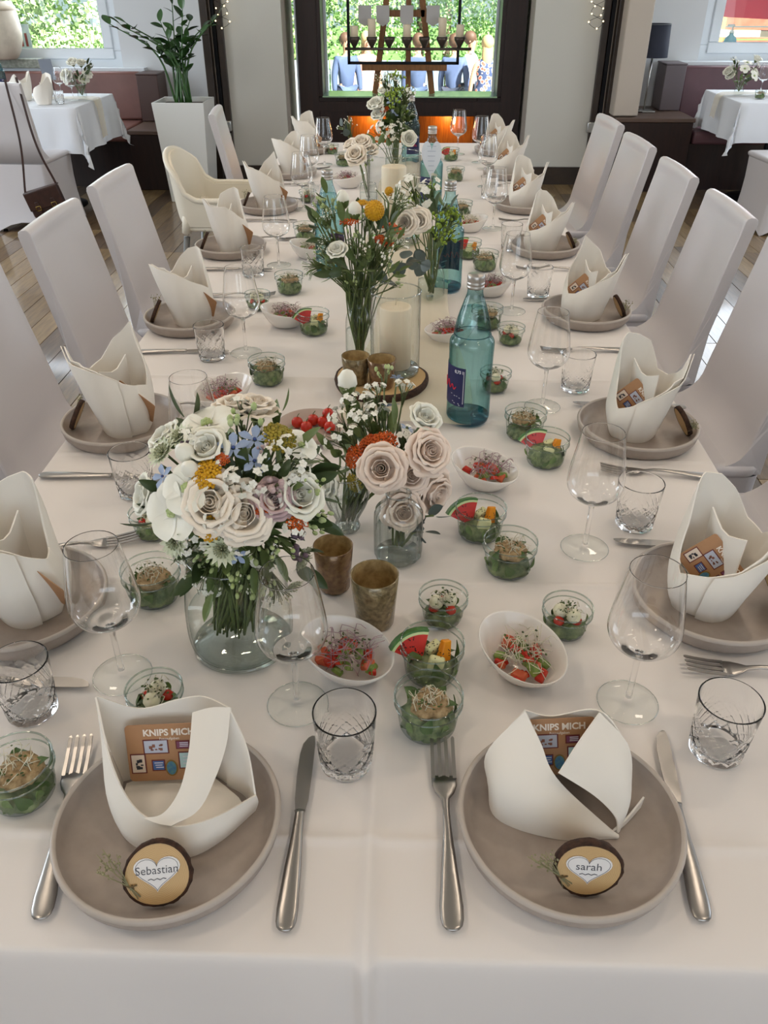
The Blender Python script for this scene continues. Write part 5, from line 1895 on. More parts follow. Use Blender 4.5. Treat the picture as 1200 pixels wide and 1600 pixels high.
def flower(kind, label, pos, d, base, group, s=1.0, seed=0, stem=True, cat='flower'):
    rr = random.Random(seed * 31 + 7)
    name = {'cream': 'rose', 'blush': 'rose', 'white': 'white_bloom', 'lilac': 'lilac_bloom', 'open': 'white_bloom', 'tweedia': 'blue_star_flower', 'crasp': 'craspedia', 'yarrow_y': 'yarrow', 'yarrow_o': 'yarrow',
            'orange': 'butterfly_weed', 'astrantia': 'astrantia', 'spray': 'blossom_spray', 'gbuds': 'bud_spray', 'wbud': 'white_bud', 'leaf': 'leaf_sprig', 'leaf2': 'leaf_sprig', 'euca': 'eucalyptus_sprig', 'lime': 'green_sprig',
            'purple': 'dusky_sprig', 'lilacspray': 'lilac_sprig', 'wisp': 'wispy_sprig'}[kind]
    M = head_matrix(Vector(pos), d, rr.uniform(0, 6.28)) @ Matrix.Scale(s, 4)
    t = thing(name, label, cat, (0, 0, 0), 0, group)
    t.matrix_world = M
    if kind in ('cream', 'blush', 'lilac'):
        obj('bud', FM[kind]['bud'], t)
        for lay, n in (('in', 3), ('mid', 4), ('out', 5), ('low', 5)):
            ring_petals(t, kind, lay, n, 0, 0, 0, 1.0, rr.uniform(0, 6), .15, rr)
        obj('sepals', FM['sepals'], t, (0, 0, -.008), (0, 0, 0), 1.1)
    elif kind == 'white':
        obj('bud', FM['white']['bud'], t, (0, 0, 0), (0, 0, 0), (.8, .8, .9))
        for lay, n in (('in', 3), ('mid', 4), ('out', 5)):
            ring_petals(t, 'white', lay, n, 0, 0, 0, 1.05, rr.uniform(0, 6), .25, rr)
        obj('sepals', FM['sepals'], t, (0, 0, -.008))
    elif kind == 'open':
        ring_petals(t, 'white', 'wide', 5, .003, 68, 0, 1.05, 0, .12, rr)
        tag(obj('flower_centre', cached('openc', lambda: mesh_yarrow(M_GREENBUD, .005, 14, 6)), t, (0, 0, .003)), 'green yellow flower centre')
    elif kind == 'tweedia':
        for k in range(5):
            o = obj('petal', FM['tw'], t)
            o.matrix_local = Matrix.Rotation(2 * PI * k / 5, 4, 'Z') @ Matrix.Translation((0, .002, 0)) @ Matrix.Rotation(-RAD(72), 4, 'X')
        obj('flower_centre', cached('twc', lambda: MB().ball((0, 0, .0015), .0018, 7, 5).mesh('flower_centre', mat('deep_blue', '#3d4f86', .5))), t)
    elif kind == 'astrantia':
        obj('bracts', FM['bracts'], t); obj('flower_centre', FM['pins'], t)
    elif kind in ('spray',):
        a, b = FM['sprays'][seed % 3]
        obj('blossoms', a, t); obj('twigs', b, t)
    elif kind in ('gbuds',):
        a, b = FM['gbuds'][seed % 2]
        obj('buds', a, t); obj('twigs', b, t)
    elif kind in ('lime', 'purple', 'lilacspray', 'wisp'):
        a, b = FM[kind]
        obj('buds', a, t); obj('twigs', b, t)
    elif kind == 'wbud':
        obj('bud', FM['wbud'], t); obj('sepals', FM['sepals'], t, (0, 0, -.001))
    elif kind in ('leaf', 'leaf2', 'euca'):
        n = {'leaf': 3, 'leaf2': 4, 'euca': 6}[kind]
        for k in range(n):
            o = obj('leaf', FM[kind], t)
            z = -.012 * k
            a = k * 2.4
            o.matrix_local = Matrix.Rotation(a, 4, 'Z') @ Matrix.Translation((0, .001, z)) @ Matrix.Rotation(-RAD((0 if k == 0 else 45 + 6 * k)), 4, 'X')
    else:
        obj('flower_head', FM[kind], t)
    if stem:
        Mi = M.inverted()
        p0 = Vector((0, 0, -.004))
        b = Mi @ Vector(base)
        dn = Vector((0, 0, -1))
        L = (b - p0).length
        pts = resample([p0, p0 + dn * L * .3 + (b - p0) * .12, p0.lerp(b, .62) + dn * L * .08, b], 10)
        MB().tube(pts, [.0016 / s] * 10, 5).build('stem', M_STEM, t)
        if kind not in ('leaf', 'leaf2', 'euca', 'wisp') and seed % 2 == 0:
            o = obj('leaf', FM['leaf2'], t)
            o.matrix_local = Matrix.Translation(pts[2]) @ Matrix.Rotation(rr.uniform(0, 6.28), 4, 'Z') @ Matrix.Rotation(-RAD(60), 4, 'X')
    return t


# big bouquet in the wide vase
BC = Vector((-0.195, 0.815, 0.972))
B1 = [('cream', (-0.2083, 0.7268, 1.0177), 'large cream rose at the lower front of the big bouquet', 1.12),
      ('cream', (-0.1726, 0.7230, 1.0060), 'creamy pink rose right of the large cream rose in the big bouquet', 1.05),
      ('white', (-0.1140, 0.7561, 1.0116), 'ruffled ivory bloom at the right flank of the big bouquet', .95),
      ('white', (-0.2179, 0.7733, 1.0607), 'ruffled white bloom above the yellow yarrow in the big bouquet', .9),
      ('cream', (-0.2027, 0.8618, 1.0710), 'left one of two cream roses on top of the big bouquet', .85),
      ('cream', (-0.1751, 0.8660, 1.0710), 'right one of two cream roses on top of the big bouquet', .8),
      ('open', (-0.2263, 0.8168, 1.0682), 'open white bloom with broad petals at the upper left of the big bouquet', 1.1),
      ('open', (-0.2556, 0.7345, 0.9993), 'open white bloom at the lower left of the big bouquet', 1.1),
      ('open', (-0.2374, 0.7405, 1.0275), 'open white bloom left of the large cream rose', 1.0),
      ('white', (-0.3065, 0.7905, 0.9848), 'white bloom at the far left edge of the big bouquet', .85),
      ('astrantia', (-0.2776, 0.7990, 1.0398), 'pale green star shaped astrantia at the left of the big bouquet', 1.15),
      ('astrantia', (-0.2597, 0.7333, 0.9592), 'pale astrantia hanging over the left rim of the wide vase', 1.1),
      ('astrantia', (-0.2006, 0.7157, 0.9617), 'pale astrantia below the large cream rose over the vase rim', 1.1),
      ('astrantia', (-0.2588, 0.8097, 1.0550), 'pale astrantia beside the upper left white bloom', 1.0),
      ('white', (-0.2830, 0.8308, 1.0435), 'white bloom behind the left astrantia of the big bouquet', .75),
      ('yarrow_y', (-0.2143, 0.7456, 1.0420), 'bright yellow yarrow head in the middle of the big bouquet', 1.05),
      ('yarrow_y', (-0.2119, 0.7176, 0.9894), 'orange yellow yarrow below the large cream rose', .9),
      ('yarrow_o', (-0.1410, 0.8007, 1.0591), 'olive yellow yarrow at the upper right of the big bouquet', 1.05),
      ('tweedia', (-0.1660, 0.7878, 1.0649), 'blue star flower facing up in the middle of the big bouquet', 1.25),
      ('tweedia', (-0.1878, 0.7726, 1.0623), 'deep blue star flower left of the upright one in the big bouquet', 1.25),
      ('tweedia', (-0.2713, 0.7651, 1.0277), 'small blue star flower at the left edge of the big bouquet', 1.0),
      ('tweedia', (-0.1629, 0.7618, 1.0519), 'blue star flower above the lilac blooms of the big bouquet', 1.1),
      ('tweedia', (-0.1848, 0.7175, 0.9518), 'small blue flower hanging under the big bouquet', .8),
      ('gbuds', (-0.1831, 0.8199, 1.0713), 'cluster of pale green buds under the top cream roses', 1.2),
      ('wbud', (-0.2386, 0.7690, 1.0523), 'pale green bud left of the yellow yarrow', 1.0),
      ('wbud', (-0.2309, 0.7518, 1.0429), 'pale white bud directly beside the yellow yarrow', .9),
      ('lilacspray', (-0.1460, 0.7443, 1.0284), 'lilac sprig at the right of the big bouquet', 1.0),
      ('lilac', (-0.1412, 0.7382, 1.0158), 'dusky pink rose tucked under the lilac sprig', .75),
      ('lilacspray', (-0.1541, 0.7760, 1.0569), 'small pink sprig beside the upright blue star flower', .5),
      ('orange', (-0.1168, 0.7430, 0.9859), 'orange flower cluster at the lower right of the big bouquet', .8),
      ('orange', (-0.1518, 0.7293, 1.0072), 'small orange cluster beside the pink rose', .5),
      ('orange', (-0.1980, 0.7588, 1.0547), 'small red orange cluster under the blue star flowers', .45),
      ('spray', (-0.1455, 0.7650, 1.0471), None, 1.0), ('spray', (-0.1789, 0.7411, 1.0379), None, 1.1),
      ('spray', (-0.1614, 0.7433, 1.0353), None, 1.0), ('spray', (-0.1288, 0.7916, 1.0503), None, 1.0),
      ('spray', (-0.1214, 0.7697, 1.0341), None, 1.1), ('spray', (-0.1921, 0.8455, 1.0708), None, 1.0),
      ('spray', (-0.2013, 0.7187, 0.9983), None, .8), ('spray', (-0.2362, 0.7851, 1.0604), None, .9), ('spray', (-0.1212, 0.7384, 0.9751), None, .9), ('spray', (-0.1790, 0.7160, 0.9706), None, .8),
      ('open', (-0.1168, 0.8104, 1.0452), 'half open white bloom at the right top of the big bouquet', .7),
      ('leaf', (-0.1763, 0.7664, 1.0458), 'dark green leaf sprig in the centre of the big bouquet', 1.0),
      ('leaf', (-0.2654, 0.8486, 1.0748), 'dark leaf tip standing up at the upper left of the big bouquet', 1.0),
      ('leaf', (-0.3092, 0.7708, 0.9581), 'dark leaf sticking out at the lower left of the big bouquet', .9),
      ('leaf', (-0.2826, 0.7781, 1.0052), 'dark leaf behind the white bloom at the left edge', .9),
      ('leaf2', (-0.1422, 0.8825, 1.0686), 'slim green bud twig rising at the upper right of the big bouquet', .8),
      ('leaf2', (-0.1982, 0.7219, 0.9355), 'light green leaves hanging over the vase rim in front', .9),
      ('leaf2', (-0.1562, 0.7248, 0.9451), 'green leaves hanging at the right of the vase rim', 1.0),
      ('leaf2', (-0.1155, 0.8184, 1.0442), 'narrow green leaves at the right of the big bouquet', 1.2),
      ('leaf2', (-0.2354, 0.7320, 0.9756), 'green leaves under the lower left white bloom', 1.1),
      ('purple', (-0.1187, 0.7427, 0.9526), 'dusky purple seed heads at the lower right of the big bouquet', 1.0),
      ('purple', (-0.2395, 0.7864, 1.0597), 'dusky purple buds beside the left astrantia', .6),
      ('gbuds', (-0.1045, 0.7694, 1.0136), 'green bud spray at the right edge of the big bouquet', .9),
      ('gbuds', (-0.1355, 0.7301, 0.9613), 'green bud spray under the orange cluster', .9)]
rf = random.Random(12)
for i, (k, p, lab, s) in enumerate(B1):
    P = Vector(p)
    d = (P - BC) + Vector((0, -.035, .045))
    if k in ('leaf', 'leaf2'):
        d = (P - BC) + Vector((0, 0, .02))
        P = P - d.normalized() * .012
    base = (V1[0] + rf.uniform(-.035, .015), V1[1] + rf.uniform(-.02, .02), TABLE_Z + .018 + rf.uniform(0, .03))
    flower(k, lab or 'tiny white blossom spray in the big bouquet', P - d.normalized() * (.016 * s if k in ('cream', 'blush', 'white', 'lilac') else .004), d, base, 'flowers of the big bouquet', s, i)
for i in range(46):
    a = rf.uniform(0, 6.28)
    e = Vector((math.cos(a), math.sin(a) * .9, rf.uniform(-.75, .75)))
    P = BC + Vector((e.x * .085, e.y * .075, e.z * .085))
    flower(['leaf', 'leaf2', 'gbuds', 'spray'][i % 4], ['dark green filler leaves inside the big bouquet', 'light green filler leaves inside the big bouquet', 'green filler buds inside the big bouquet', 'white filler blossoms inside the big bouquet'][i % 4],
           P, (P - BC), (V1[0] + rf.uniform(-.03, .01), V1[1] + rf.uniform(-.02, .02), TABLE_Z + .03), 'greenery inside the big bouquet', 1.0, i)

for i in range(22):
    a = RAD(rf.uniform(190, 350))
    P = BC + Vector((math.cos(a) * rf.uniform(.06, .10), math.sin(a) * rf.uniform(.05, .085), rf.uniform(-.10, -.045)))
    k = ['leaf2', 'spray', 'gbuds', 'astrantia', 'leaf', 'wisp'][i % 6]
    flower(k, {'leaf2': 'light green leaves hanging low at the front of the big bouquet', 'spray': 'white blossoms hanging low at the front of the big bouquet', 'gbuds': 'green buds hanging low at the front of the big bouquet',
               'astrantia': 'small pale astrantia low at the front of the big bouquet', 'leaf': 'dark leaves hanging low at the front of the big bouquet', 'wisp': 'wispy white buds hanging low at the front of the big bouquet'}[k],
           P, (P - BC) + Vector((0, -.02, .02)), (V1[0] + rf.uniform(-.03, .01), V1[1] + rf.uniform(-.02, .02), TABLE_Z + .03), 'greenery inside the big bouquet', .95, i)

# roses and sprays in the fan vase and the ribbed vase
BC2 = Vector((-0.02, 1.10, 0.885))
B2 = [('blush', (-0.0317, 1.0024, 0.9016), 'blush rose at the left of the pale rose group', 1.08, 3),
      ('blush', (0.0122, 1.0257, 0.8776), 'blush rose tucked between two others in the pale rose group', .95, 3),
      ('blush', (0.0395, 1.0279, 0.9170), 'blush rose at the upper right of the pale rose group', 1.05, 3),
      ('blush', (0.0527, 1.0521, 0.8280), 'blush rose at the lower right of the pale rose group', 1.05, 3),
      ('blush', (0.0008, 1.0000, 0.8284), 'drooping blush rose covering the mouth of the ribbed vase', .95, 3),
      ('white', (0.0318, 1.0728, 0.9492), 'white rose on top of the pale rose group', .85, 3),
      ('white', (-0.1158, 1.0606, 0.8432), 'white bloom between the big bouquet and the orange flowers', .9, 2),
      ('wbud', (-0.0928, 1.2000, 0.9366), 'white rose bud standing before the left votive on the slab', 1.5, 2),
      ('tweedia', (-0.0267, 1.1800, 0.9174), 'blue star flower above the white sprays of the fan vase', 1.3, 2),
      ('tweedia', (-0.0133, 1.2400, 0.9401), 'small pale blue flower rising before the candle cylinder', .8, 2),
      ('tweedia', (0.0069, 1.1400, 0.8969), 'grey blue flower left of the white rose of the pale group', 1.0, 3),
      ('orange', (-0.0307, 1.1000, 0.8904), 'orange butterfly weed behind the left blush rose', 1.15, 2),
      ('orange', (-0.0561, 1.1100, 0.8823), 'orange butterfly weed left of the one behind the blush rose', 1.0, 2),
      ('orange', (-0.0773, 1.0900, 0.8702), 'orange butterfly weed nearest the white bloom of the fan vase', 1.05, 2),
      ('yarrow_o', (-0.0761, 1.0600, 0.8407), 'faded olive flower cluster at the mouth of the fan vase', .8, 2),
      ('gbuds', (-0.1361, 1.0500, 0.8307), 'green bud spray between the big bouquet and the fan vase', 1.0, 2),
      ('gbuds', (-0.0346, 1.2400, 0.9375), 'tuft of pale green buds rising before the votives', 1.1, 2),
      ('euca', (0.0545, 1.0200, 0.8091), 'dark eucalyptus sprig right of the ribbed vase', 1.1, 3),
      ('euca', (0.0381, 1.0000, 0.7919), 'dark eucalyptus sprig low beside the ribbed vase', 1.0, 3),
      ('leaf2', (-0.1107, 1.1000, 0.8801), 'slim green leaves between the two front bouquets', 1.2, 2),
      ('leaf2', (-0.0722, 1.1300, 0.8873), 'slim green leaves among the white sprays of the fan vase', 1.2, 2),
      ('leaf2', (-0.0166, 1.1400, 0.9056), 'slim green leaves behind the blush roses', 1.2, 3),
      ('leaf', (0.0092, 1.1200, 0.8824), 'dark leaves behind the pale rose group', 1.0, 3),
      ('leaf', (-0.0869, 1.1200, 0.8809), 'dark leaves behind the orange flowers', .9, 2)]
for (x, y, w) in [(572, 626, 2), (589, 615, 2), (546, 629, 2), (631, 612, 2), (558, 652, 2), (575, 660, 2), (631, 684, 3), (546, 683, 2), (600, 650, 2), (530, 660, 2)]:
    pass
SP2 = [(-0.0613, 1.1700, 0.9285), (-0.0442, 1.1800, 0.9364), (-0.0881, 1.1700, 0.9248), (-0.0011, 1.2000, 0.9310), (-0.0743, 1.1400, 0.9138), (-0.0567, 1.1300, 0.9102), (0.0000, 1.1200, 0.8891), (-0.0842, 1.1000, 0.8997), (-0.0321, 1.1500, 0.9116), (-0.1027, 1.1400, 0.9101), (-0.0477, 1.1600, 0.9178), (-0.1051, 1.1000, 0.8971), (-0.0757, 1.2000, 0.9035), (-0.1291, 1.0800, 0.8740)]
for i, p in enumerate(SP2):
    B2.append(('spray', p, 'small white blossom spray above the fan vase', 1.15, 2))
    if i % 2 == 0:
        B2.append(('leaf2', (p[0], p[1] + .01, p[2] - .015), 'slim green leaves under the white sprays of the fan vase', .9, 2))
for i, (k, p, lab, s, v) in enumerate(B2):
    P = Vector(p)
    d = (P - BC2) * 1.0 + Vector((0, -.03, .05))
    if 'drooping' in lab:
        d = Vector((0.02, -.10, .035))
    if k == 'euca':
        d = Vector((.06, -.02, .01))
    if k == 'wbud':
        d = Vector((0, 0, 1))
    if k in ('spray', 'leaf2', 'gbuds'):
        d = (P - BC2) + Vector((0, -.01, .10))
    vb = V2 if v == 2 else V3
    base = (vb[0] + rf.uniform(-.010, .010), vb[1] + rf.uniform(-.010, .010), TABLE_Z + .02)
    flower(k, lab, P - d.normalized() * (.014 * s if k in ('blush', 'white') else .003), d, base, 'flowers of the fan vase and the ribbed vase', s, i)

# centre flowers in the bottle vase and the narrow vase
B3 = [('crasp', (-0.0677, 1.7200, 1.0944), 'yellow ball shaped craspedia rising above the centre flowers', 1.55, 4),
      ('crasp', (-0.0437, 2.0000, 1.0738), 'small yellow green craspedia behind the large yellow ball', .8, 5),
      ('yarrow_y', (-0.0947, 1.7600, 1.0979), 'orange yellow flower left behind the yellow ball', .85, 4),
      ('wbud', (-0.1087, 1.7400, 1.0793), 'pale green bud left of the yellow ball', 1.3, 4),
      ('wbud', (-0.1368, 1.8000, 1.0875), 'whitish bud standing at the upper left of the centre flowers', 1.3, 4),
      ('white', (-0.1423, 1.6800, 1.0178), 'white half open bloom hanging left before the blue bottle', .75, 4),
      ('cream', (-0.0048, 1.9500, 1.0145), 'cream rose in the middle of the centre flowers', .95, 5),
      ('cream', (0.0274, 2.0000, 1.0070), 'cream rose half hidden behind the green sprig', .9, 5),
      ('orange', (-0.0334, 1.8000, 1.0320), 'orange flower below the cream rose of the centre flowers', 1.5, 4),
      ('orange', (-0.0518, 1.7600, 1.0179), 'orange flower lower among the centre flowers', 1.3, 4),
      ('orange', (-0.1211, 1.7400, 1.0649), 'red orange flower at the left of the centre flowers', 1.1, 4),
      ('open', (-0.0211, 1.8400, 0.9967), 'small white bloom below the cream rose of the centre flowers', 1.0, 4),
      ('wisp', (-0.0326, 1.9000, 1.0547), 'wispy white sprig right of the yellow ball', 2.0, 4),
      ('wisp', (-0.0635, 1.7000, 1.0049), 'wispy white sprig low above the bottle vase', 1.8, 4),
      ('wisp', (-0.1914, 1.6800, 0.9910), 'thin twig with tiny white buds reaching left before the bottle', 1.1, 4),
      ('spray', (0.0156, 2.0500, 1.0652), 'dense white blossom cluster at the top right of the centre flowers', 2.3, 5),
      ('spray', (0.0392, 2.0500, 1.0491), 'white blossom cluster right of the dense one', 2.1, 5),
      ('spray', (0.0549, 2.0800, 1.0607), 'white blossom cluster next to the heart sign stick', 1.8, 5),
      ('spray', (-0.0131, 2.0000, 1.0465), 'white blossom cluster left above the cream rose', 2.1, 5),
      ('leaf', (-0.1484, 1.6600, 0.9867), 'large green leaf hanging low at the left of the centre flowers', 1.15, 4),
      ('leaf', (-0.1738, 1.7000, 1.0383), 'green leaf pointing left before the blue bottle', .9, 4),
      ('leaf2', (-0.1673, 1.7400, 1.1234), 'slender bud sprig rising at the far left of the centre flowers', 1.0, 4),
      ('leaf2', (-0.1342, 1.7200, 1.0736), 'slender leaves at the left of the centre flowers', 1.2, 4),
      ('leaf2', (-0.0815, 1.7200, 1.0350), 'slender leaves below the yellow ball', 1.3, 4),
      ('leaf2', (-0.1078, 1.7000, 1.0072), 'slender leaves above the neck of the bottle vase', 1.3, 4),
      ('leaf', (-0.0641, 1.8000, 1.0480), 'dark leaves behind the stem of the yellow ball', 1.0, 4),
      ('gbuds', (-0.1555, 1.7400, 1.0815), 'loose green bud spray at the left of the centre flowers', 1.2, 4),
      ('gbuds', (-0.1768, 1.7600, 1.0961), 'loose green bud spray farthest left of the centre flowers', .9, 4),
      ('gbuds', (-0.0889, 1.7400, 1.0625), 'green bud spray under the yellow ball', 1.2, 4),
      ('euca', (-0.0083, 1.9800, 0.9208), 'grey green eucalyptus behind the candle cylinder', 1.6, 4),
      ('euca', (0.0239, 2.0500, 0.8961), 'grey green eucalyptus at the neck of the narrow vase', 1.6, 5),
      ('purple', (-0.1463, 1.7200, 1.0305), 'dusky purple flower at the left of the centre flowers', .9, 4),
      ('lime', (0.0880, 2.1200, 0.9705), 'lime green sprig on the right of the centre flowers', 1.4, 5),
      ('lime', (0.1058, 2.1200, 0.9355), 'lime green sprig drooping before the teal bottle', 1.2, 5),
      ('lime', (0.0735, 2.1400, 0.9333), 'lime green sprig above the narrow vase', 1.3, 5),
      ('lime', (0.1160, 2.1400, 0.9817), 'lime green sprig at the outer right of the centre flowers', 1.0, 5),
      ('leaf', (0.0758, 2.1400, 1.0051), 'narrow dark leaves rising behind the lime sprig', 1.2, 5)]
for i, (k, p, lab, s, v) in enumerate(B3):
    P = Vector(p)
    vb = V4 if v == 4 else V5
    d = (P - Vector((vb[0], vb[1], TABLE_Z + .14))) + Vector((0, -.05, .06))
    if k in ('cream',):
        d = Vector((-.1, -1, .35))
    if k == 'leaf' and 'large green' in lab:
        d = Vector((-.9, -.3, -.1))
    if k == 'leaf' and 'pointing left' in lab:
        d = Vector((-.9, -.2, .05))
    if k == 'wisp' and 'twig' in lab:
        d = Vector((-.9, -.2, 0))
    base = (vb[0] + rf.uniform(-.008, .008), vb[1] + rf.uniform(-.008, .008), TABLE_Z + (.03 if v == 4 else .02))
    flower(k, lab, P, d, base, 'centre flowers in the bottle vase and the narrow vase', s, i)

for i in range(50):
    P = Vector((V4[0] + rf.uniform(-.09, .09), V4[1] + rf.uniform(-.05, .06), TABLE_Z + rf.uniform(.185, .34)))
    k = ['leaf2', 'gbuds', 'leaf', 'leaf2', 'wisp'][i % 5]
    flower(k, {'leaf2': 'light green filler leaves above the bottle vase', 'gbuds': 'green filler buds above the bottle vase', 'leaf': 'dark filler leaves above the bottle vase', 'wisp': 'wispy filler sprig above the bottle vase'}[k],
           P, (P - Vector((V4[0], V4[1], TABLE_Z + .16))), (V4[0] + rf.uniform(-.008, .008), V4[1] + rf.uniform(-.008, .008), TABLE_Z + .03), 'greenery above the bottle vase', .8, i * 2 + 1)
for i in range(10):
    P = Vector((V5[0] + rf.uniform(-.07, .07), V5[1] + rf.uniform(-.04, .05), TABLE_Z + rf.uniform(.17, .30)))
    k = ['leaf2', 'lime', 'gbuds', 'leaf'][i % 4]
    flower(k, {'leaf2': 'light green filler leaves above the narrow vase', 'gbuds': 'green filler buds above the narrow vase', 'leaf': 'dark filler leaves above the narrow vase', 'lime': 'lime filler sprig above the narrow vase'}[k],
           P, (P - Vector((V5[0], V5[1], TABLE_Z + .13))), (V5[0], V5[1], TABLE_Z + .02), 'greenery above the narrow vase', 1.0, i * 2 + 1)
# far flowers
B4 = [('leaf', (-0.0745, 3.8600, 1.0502), 'round ball of green leaves in the far bouquet', 1.6, 6), ('leaf', (-0.0465, 3.8400, 1.0230), 'green leaves at the right of the far bouquet', 1.6, 6), ('leaf2', (-0.0933, 3.8400, 1.0079), 'light leaves in the middle of the far bouquet', 1.8, 6),
      ('leaf', (-0.0251, 3.8800, 1.0531), 'green leaves at the outer right of the far bouquet', 1.4, 6), ('lime', (-0.0530, 3.8800, 1.0728), 'lime sprig at the top right of the far bouquet', 1.3, 6), ('lime', (-0.0297, 3.8400, 1.0081), 'lime sprig low at the right of the far bouquet', 1.3, 6),
      ('tweedia', (-0.0707, 3.8000, 1.0619), 'large pale blue flower facing us in the far bouquet', 1.9, 6), ('tweedia', (-0.0650, 3.8000, 1.0130), 'lower pale blue flower in the far bouquet', 1.6, 6), ('orange', (-0.1038, 3.8200, 1.0252), 'orange flower in the far bouquet', 1.1, 6),
      ('white', (-0.1373, 3.8400, 1.0350), 'white bloom at the left of the far bouquet', 1.3, 6), ('white', (-0.0999, 3.8800, 1.0825), 'white bloom on top of the far bouquet', 1.1, 6), ('white', (-0.1258, 3.8200, 0.9978), 'white bloom low at the left of the far bouquet', 1.1, 6),
      ('spray', (-0.1043, 3.7400, 0.9664), 'white fluffy spray below the far bouquet', 2.2, 6), ('spray', (-0.0716, 3.7400, 0.9467), 'white fluffy spray low in the middle of the far flowers', 2.2, 6), ('spray', (-0.1302, 3.7000, 0.9424), 'white fluffy spray at the left of the far flowers', 2.0, 6),
      ('wisp', (-0.0361, 3.7400, 0.9369), 'wispy white sprig right of the far sprays', 2.0, 6), ('white', (-0.0004, 3.7000, 0.9281), 'white bloom right of the far sprays', 1.1, 6),
      ('cream', (-0.1988, 3.3300, 0.9247), 'cream rose left of the wide far candle glass', 1.3, 7), ('cream', (-0.1786, 3.3800, 0.9578), 'cream rose above the other far cream rose', 1.2, 7), ('cream', (-0.2236, 3.4200, 0.9466), 'cream rose at the left of the far rose group', 1.0, 7), ('cream', (-0.1516, 3.3800, 0.9303), 'cream rose at the right of the far rose group', 1.1, 7),
      ('gbuds', (-0.1671, 3.3300, 0.8996), 'green bud spray under the far cream roses', 1.6, 7), ('wisp', (-0.2446, 3.6000, 0.9735), 'grey green bud twig left of the far bouquet', 1.8, 7), ('euca', (-0.2676, 3.6000, 0.9949), 'pale eucalyptus sprig before the amber niche', 1.4, 7), ('leaf2', (-0.1399, 3.6000, 0.9330), 'slim leaves between the far roses and the far bouquet', 1.6, 6)]
for i, (k, p, lab, s, v) in enumerate(B4):
    P = Vector(p)
    vb = V6 if v == 6 else V7
    d = (P - Vector((vb[0], vb[1], TABLE_Z + .1))) + Vector((0, -.10, .04))
    base = (vb[0] + rf.uniform(-.008, .008), vb[1] + rf.uniform(-.008, .008), TABLE_Z + .02)
    flower(k, lab, P, d, base, 'far flowers', s, i)

for i in range(30):
    a = rf.uniform(0, 6.28)
    P = Vector((V6[0] + .075 * math.cos(a) * rf.random(), V6[1] - .03 + .05 * math.sin(a), TABLE_Z + rf.uniform(.18, .40)))
    k = ['leaf', 'leaf2', 'lime', 'spray', 'wisp'][i % 5]
    flower(k, {'leaf': 'dark filler leaves in the far bouquet', 'leaf2': 'light filler leaves in the far bouquet', 'lime': 'lime filler sprig in the far bouquet', 'spray': 'white filler spray in the far bouquet', 'wisp': 'wispy filler sprig in the far bouquet'}[k],
           P, (P - Vector((V6[0], V6[1], TABLE_Z + .22))) + Vector((0, -.03, .01)), (V6[0], V6[1], TABLE_Z + .03), 'greenery of the far bouquet', 1.5, i * 2 + 1)
# ------------------------------------------------------------------ things along the walls
M_PLANTER = mat('white_lacquer', '#dcdcd8', 0.3)
M_SOIL = mat('dark_soil', '#241a12', 0.9, var='#3a2b1e', vscale=60, bump=0.6)
M_ZZ = mat('glossy_dark_leaf', '#2d4a26', 0.25, var='#1f371b', vscale=12)
M_ZZ2 = mat('glossy_mid_leaf', '#3f6430', 0.25, var='#2d4a26', vscale=12)
pl = thing('planter', 'tall tapered white planter left of the glazed partition', 'planter', (-1.74, 6.88, 0))
b = MB()
b.loft([[(x * k, y * k, z) for (x, y) in ((-1, -1), (1, -1), (1, 1), (-1, 1))] for (k, z) in ((.155, 0), (.198, .72), (.184, .72), (.180, .66))], smooth=False)
obj('pot', bevel_mesh(b.mesh('pot', M_PLANTER), .004, 2), pl)
obj('soil', MB().box(-.178, .178, -.178, .178, .64, .685).mesh('soil', M_SOIL), pl)
zz = thing('zamioculcas', 'dark glossy leaved plant growing in the tall white planter', 'plant', (-1.74, 6.88, .686))
zl = [leaf_blade(.062, .115, M_ZZ, .2), leaf_blade(.055, .10, M_ZZ2, .2)]
rz_ = random.Random(21)
for k in range(15):
    a = rz_.uniform(0, 6.28)
    L = rz_.uniform(.42, .76)
    lean = rz_.uniform(.2, .62) if k > 2 else .12
    if k in (4, 5):
        a, L, lean = PI + rz_.uniform(-.2, .2), .68, .62
    b0 = Vector((rz_.uniform(-.07, .07), rz_.uniform(-.07, .07), 0))
    dirv = Vector((math.cos(a), math.sin(a), 0))
    pts = resample([b0, b0 + dirv * L * lean * .25 + Vector((0, 0, L * .5)), b0 + dirv * L * lean + Vector((0, 0, L * (1 - lean * .35)))], 12)
    MB().tube(pts, [.011 * (1 - .7 * i / 11) for i in range(12)], 6).build('stem', M_ZZ2, zz)
    for i in range(5, 12):
        t_ = (pts[min(i + 1, 11)] - pts[i - 1]).normalized()
        sidev = t_.cross(Vector((0, 0, 1)))
        if sidev.length < .1:
            sidev = Vector((1, 0, 0))
        sidev.normalize()
        for sg in (((-1,), (1,))[i % 2] if i < 11 else (0,)):
            d = (t_ * .55 + sidev * sg * .9 + Vector((rz_.uniform(-.3, .3), rz_.uniform(-.3, .3), rz_.uniform(-.1, .3)))).normalized()
            o = obj('leaf', zl[(i + k) % 2], zz)
            o.matrix_local = Matrix.Translation(pts[i]) @ d.to_track_quat('Z', 'Y').to_matrix().to_4x4() @ Matrix.Rotation(rz_.uniform(-.6, .6), 4, 'Z') @ Matrix.Scale(rz_.uniform(.75, 1.1), 4)

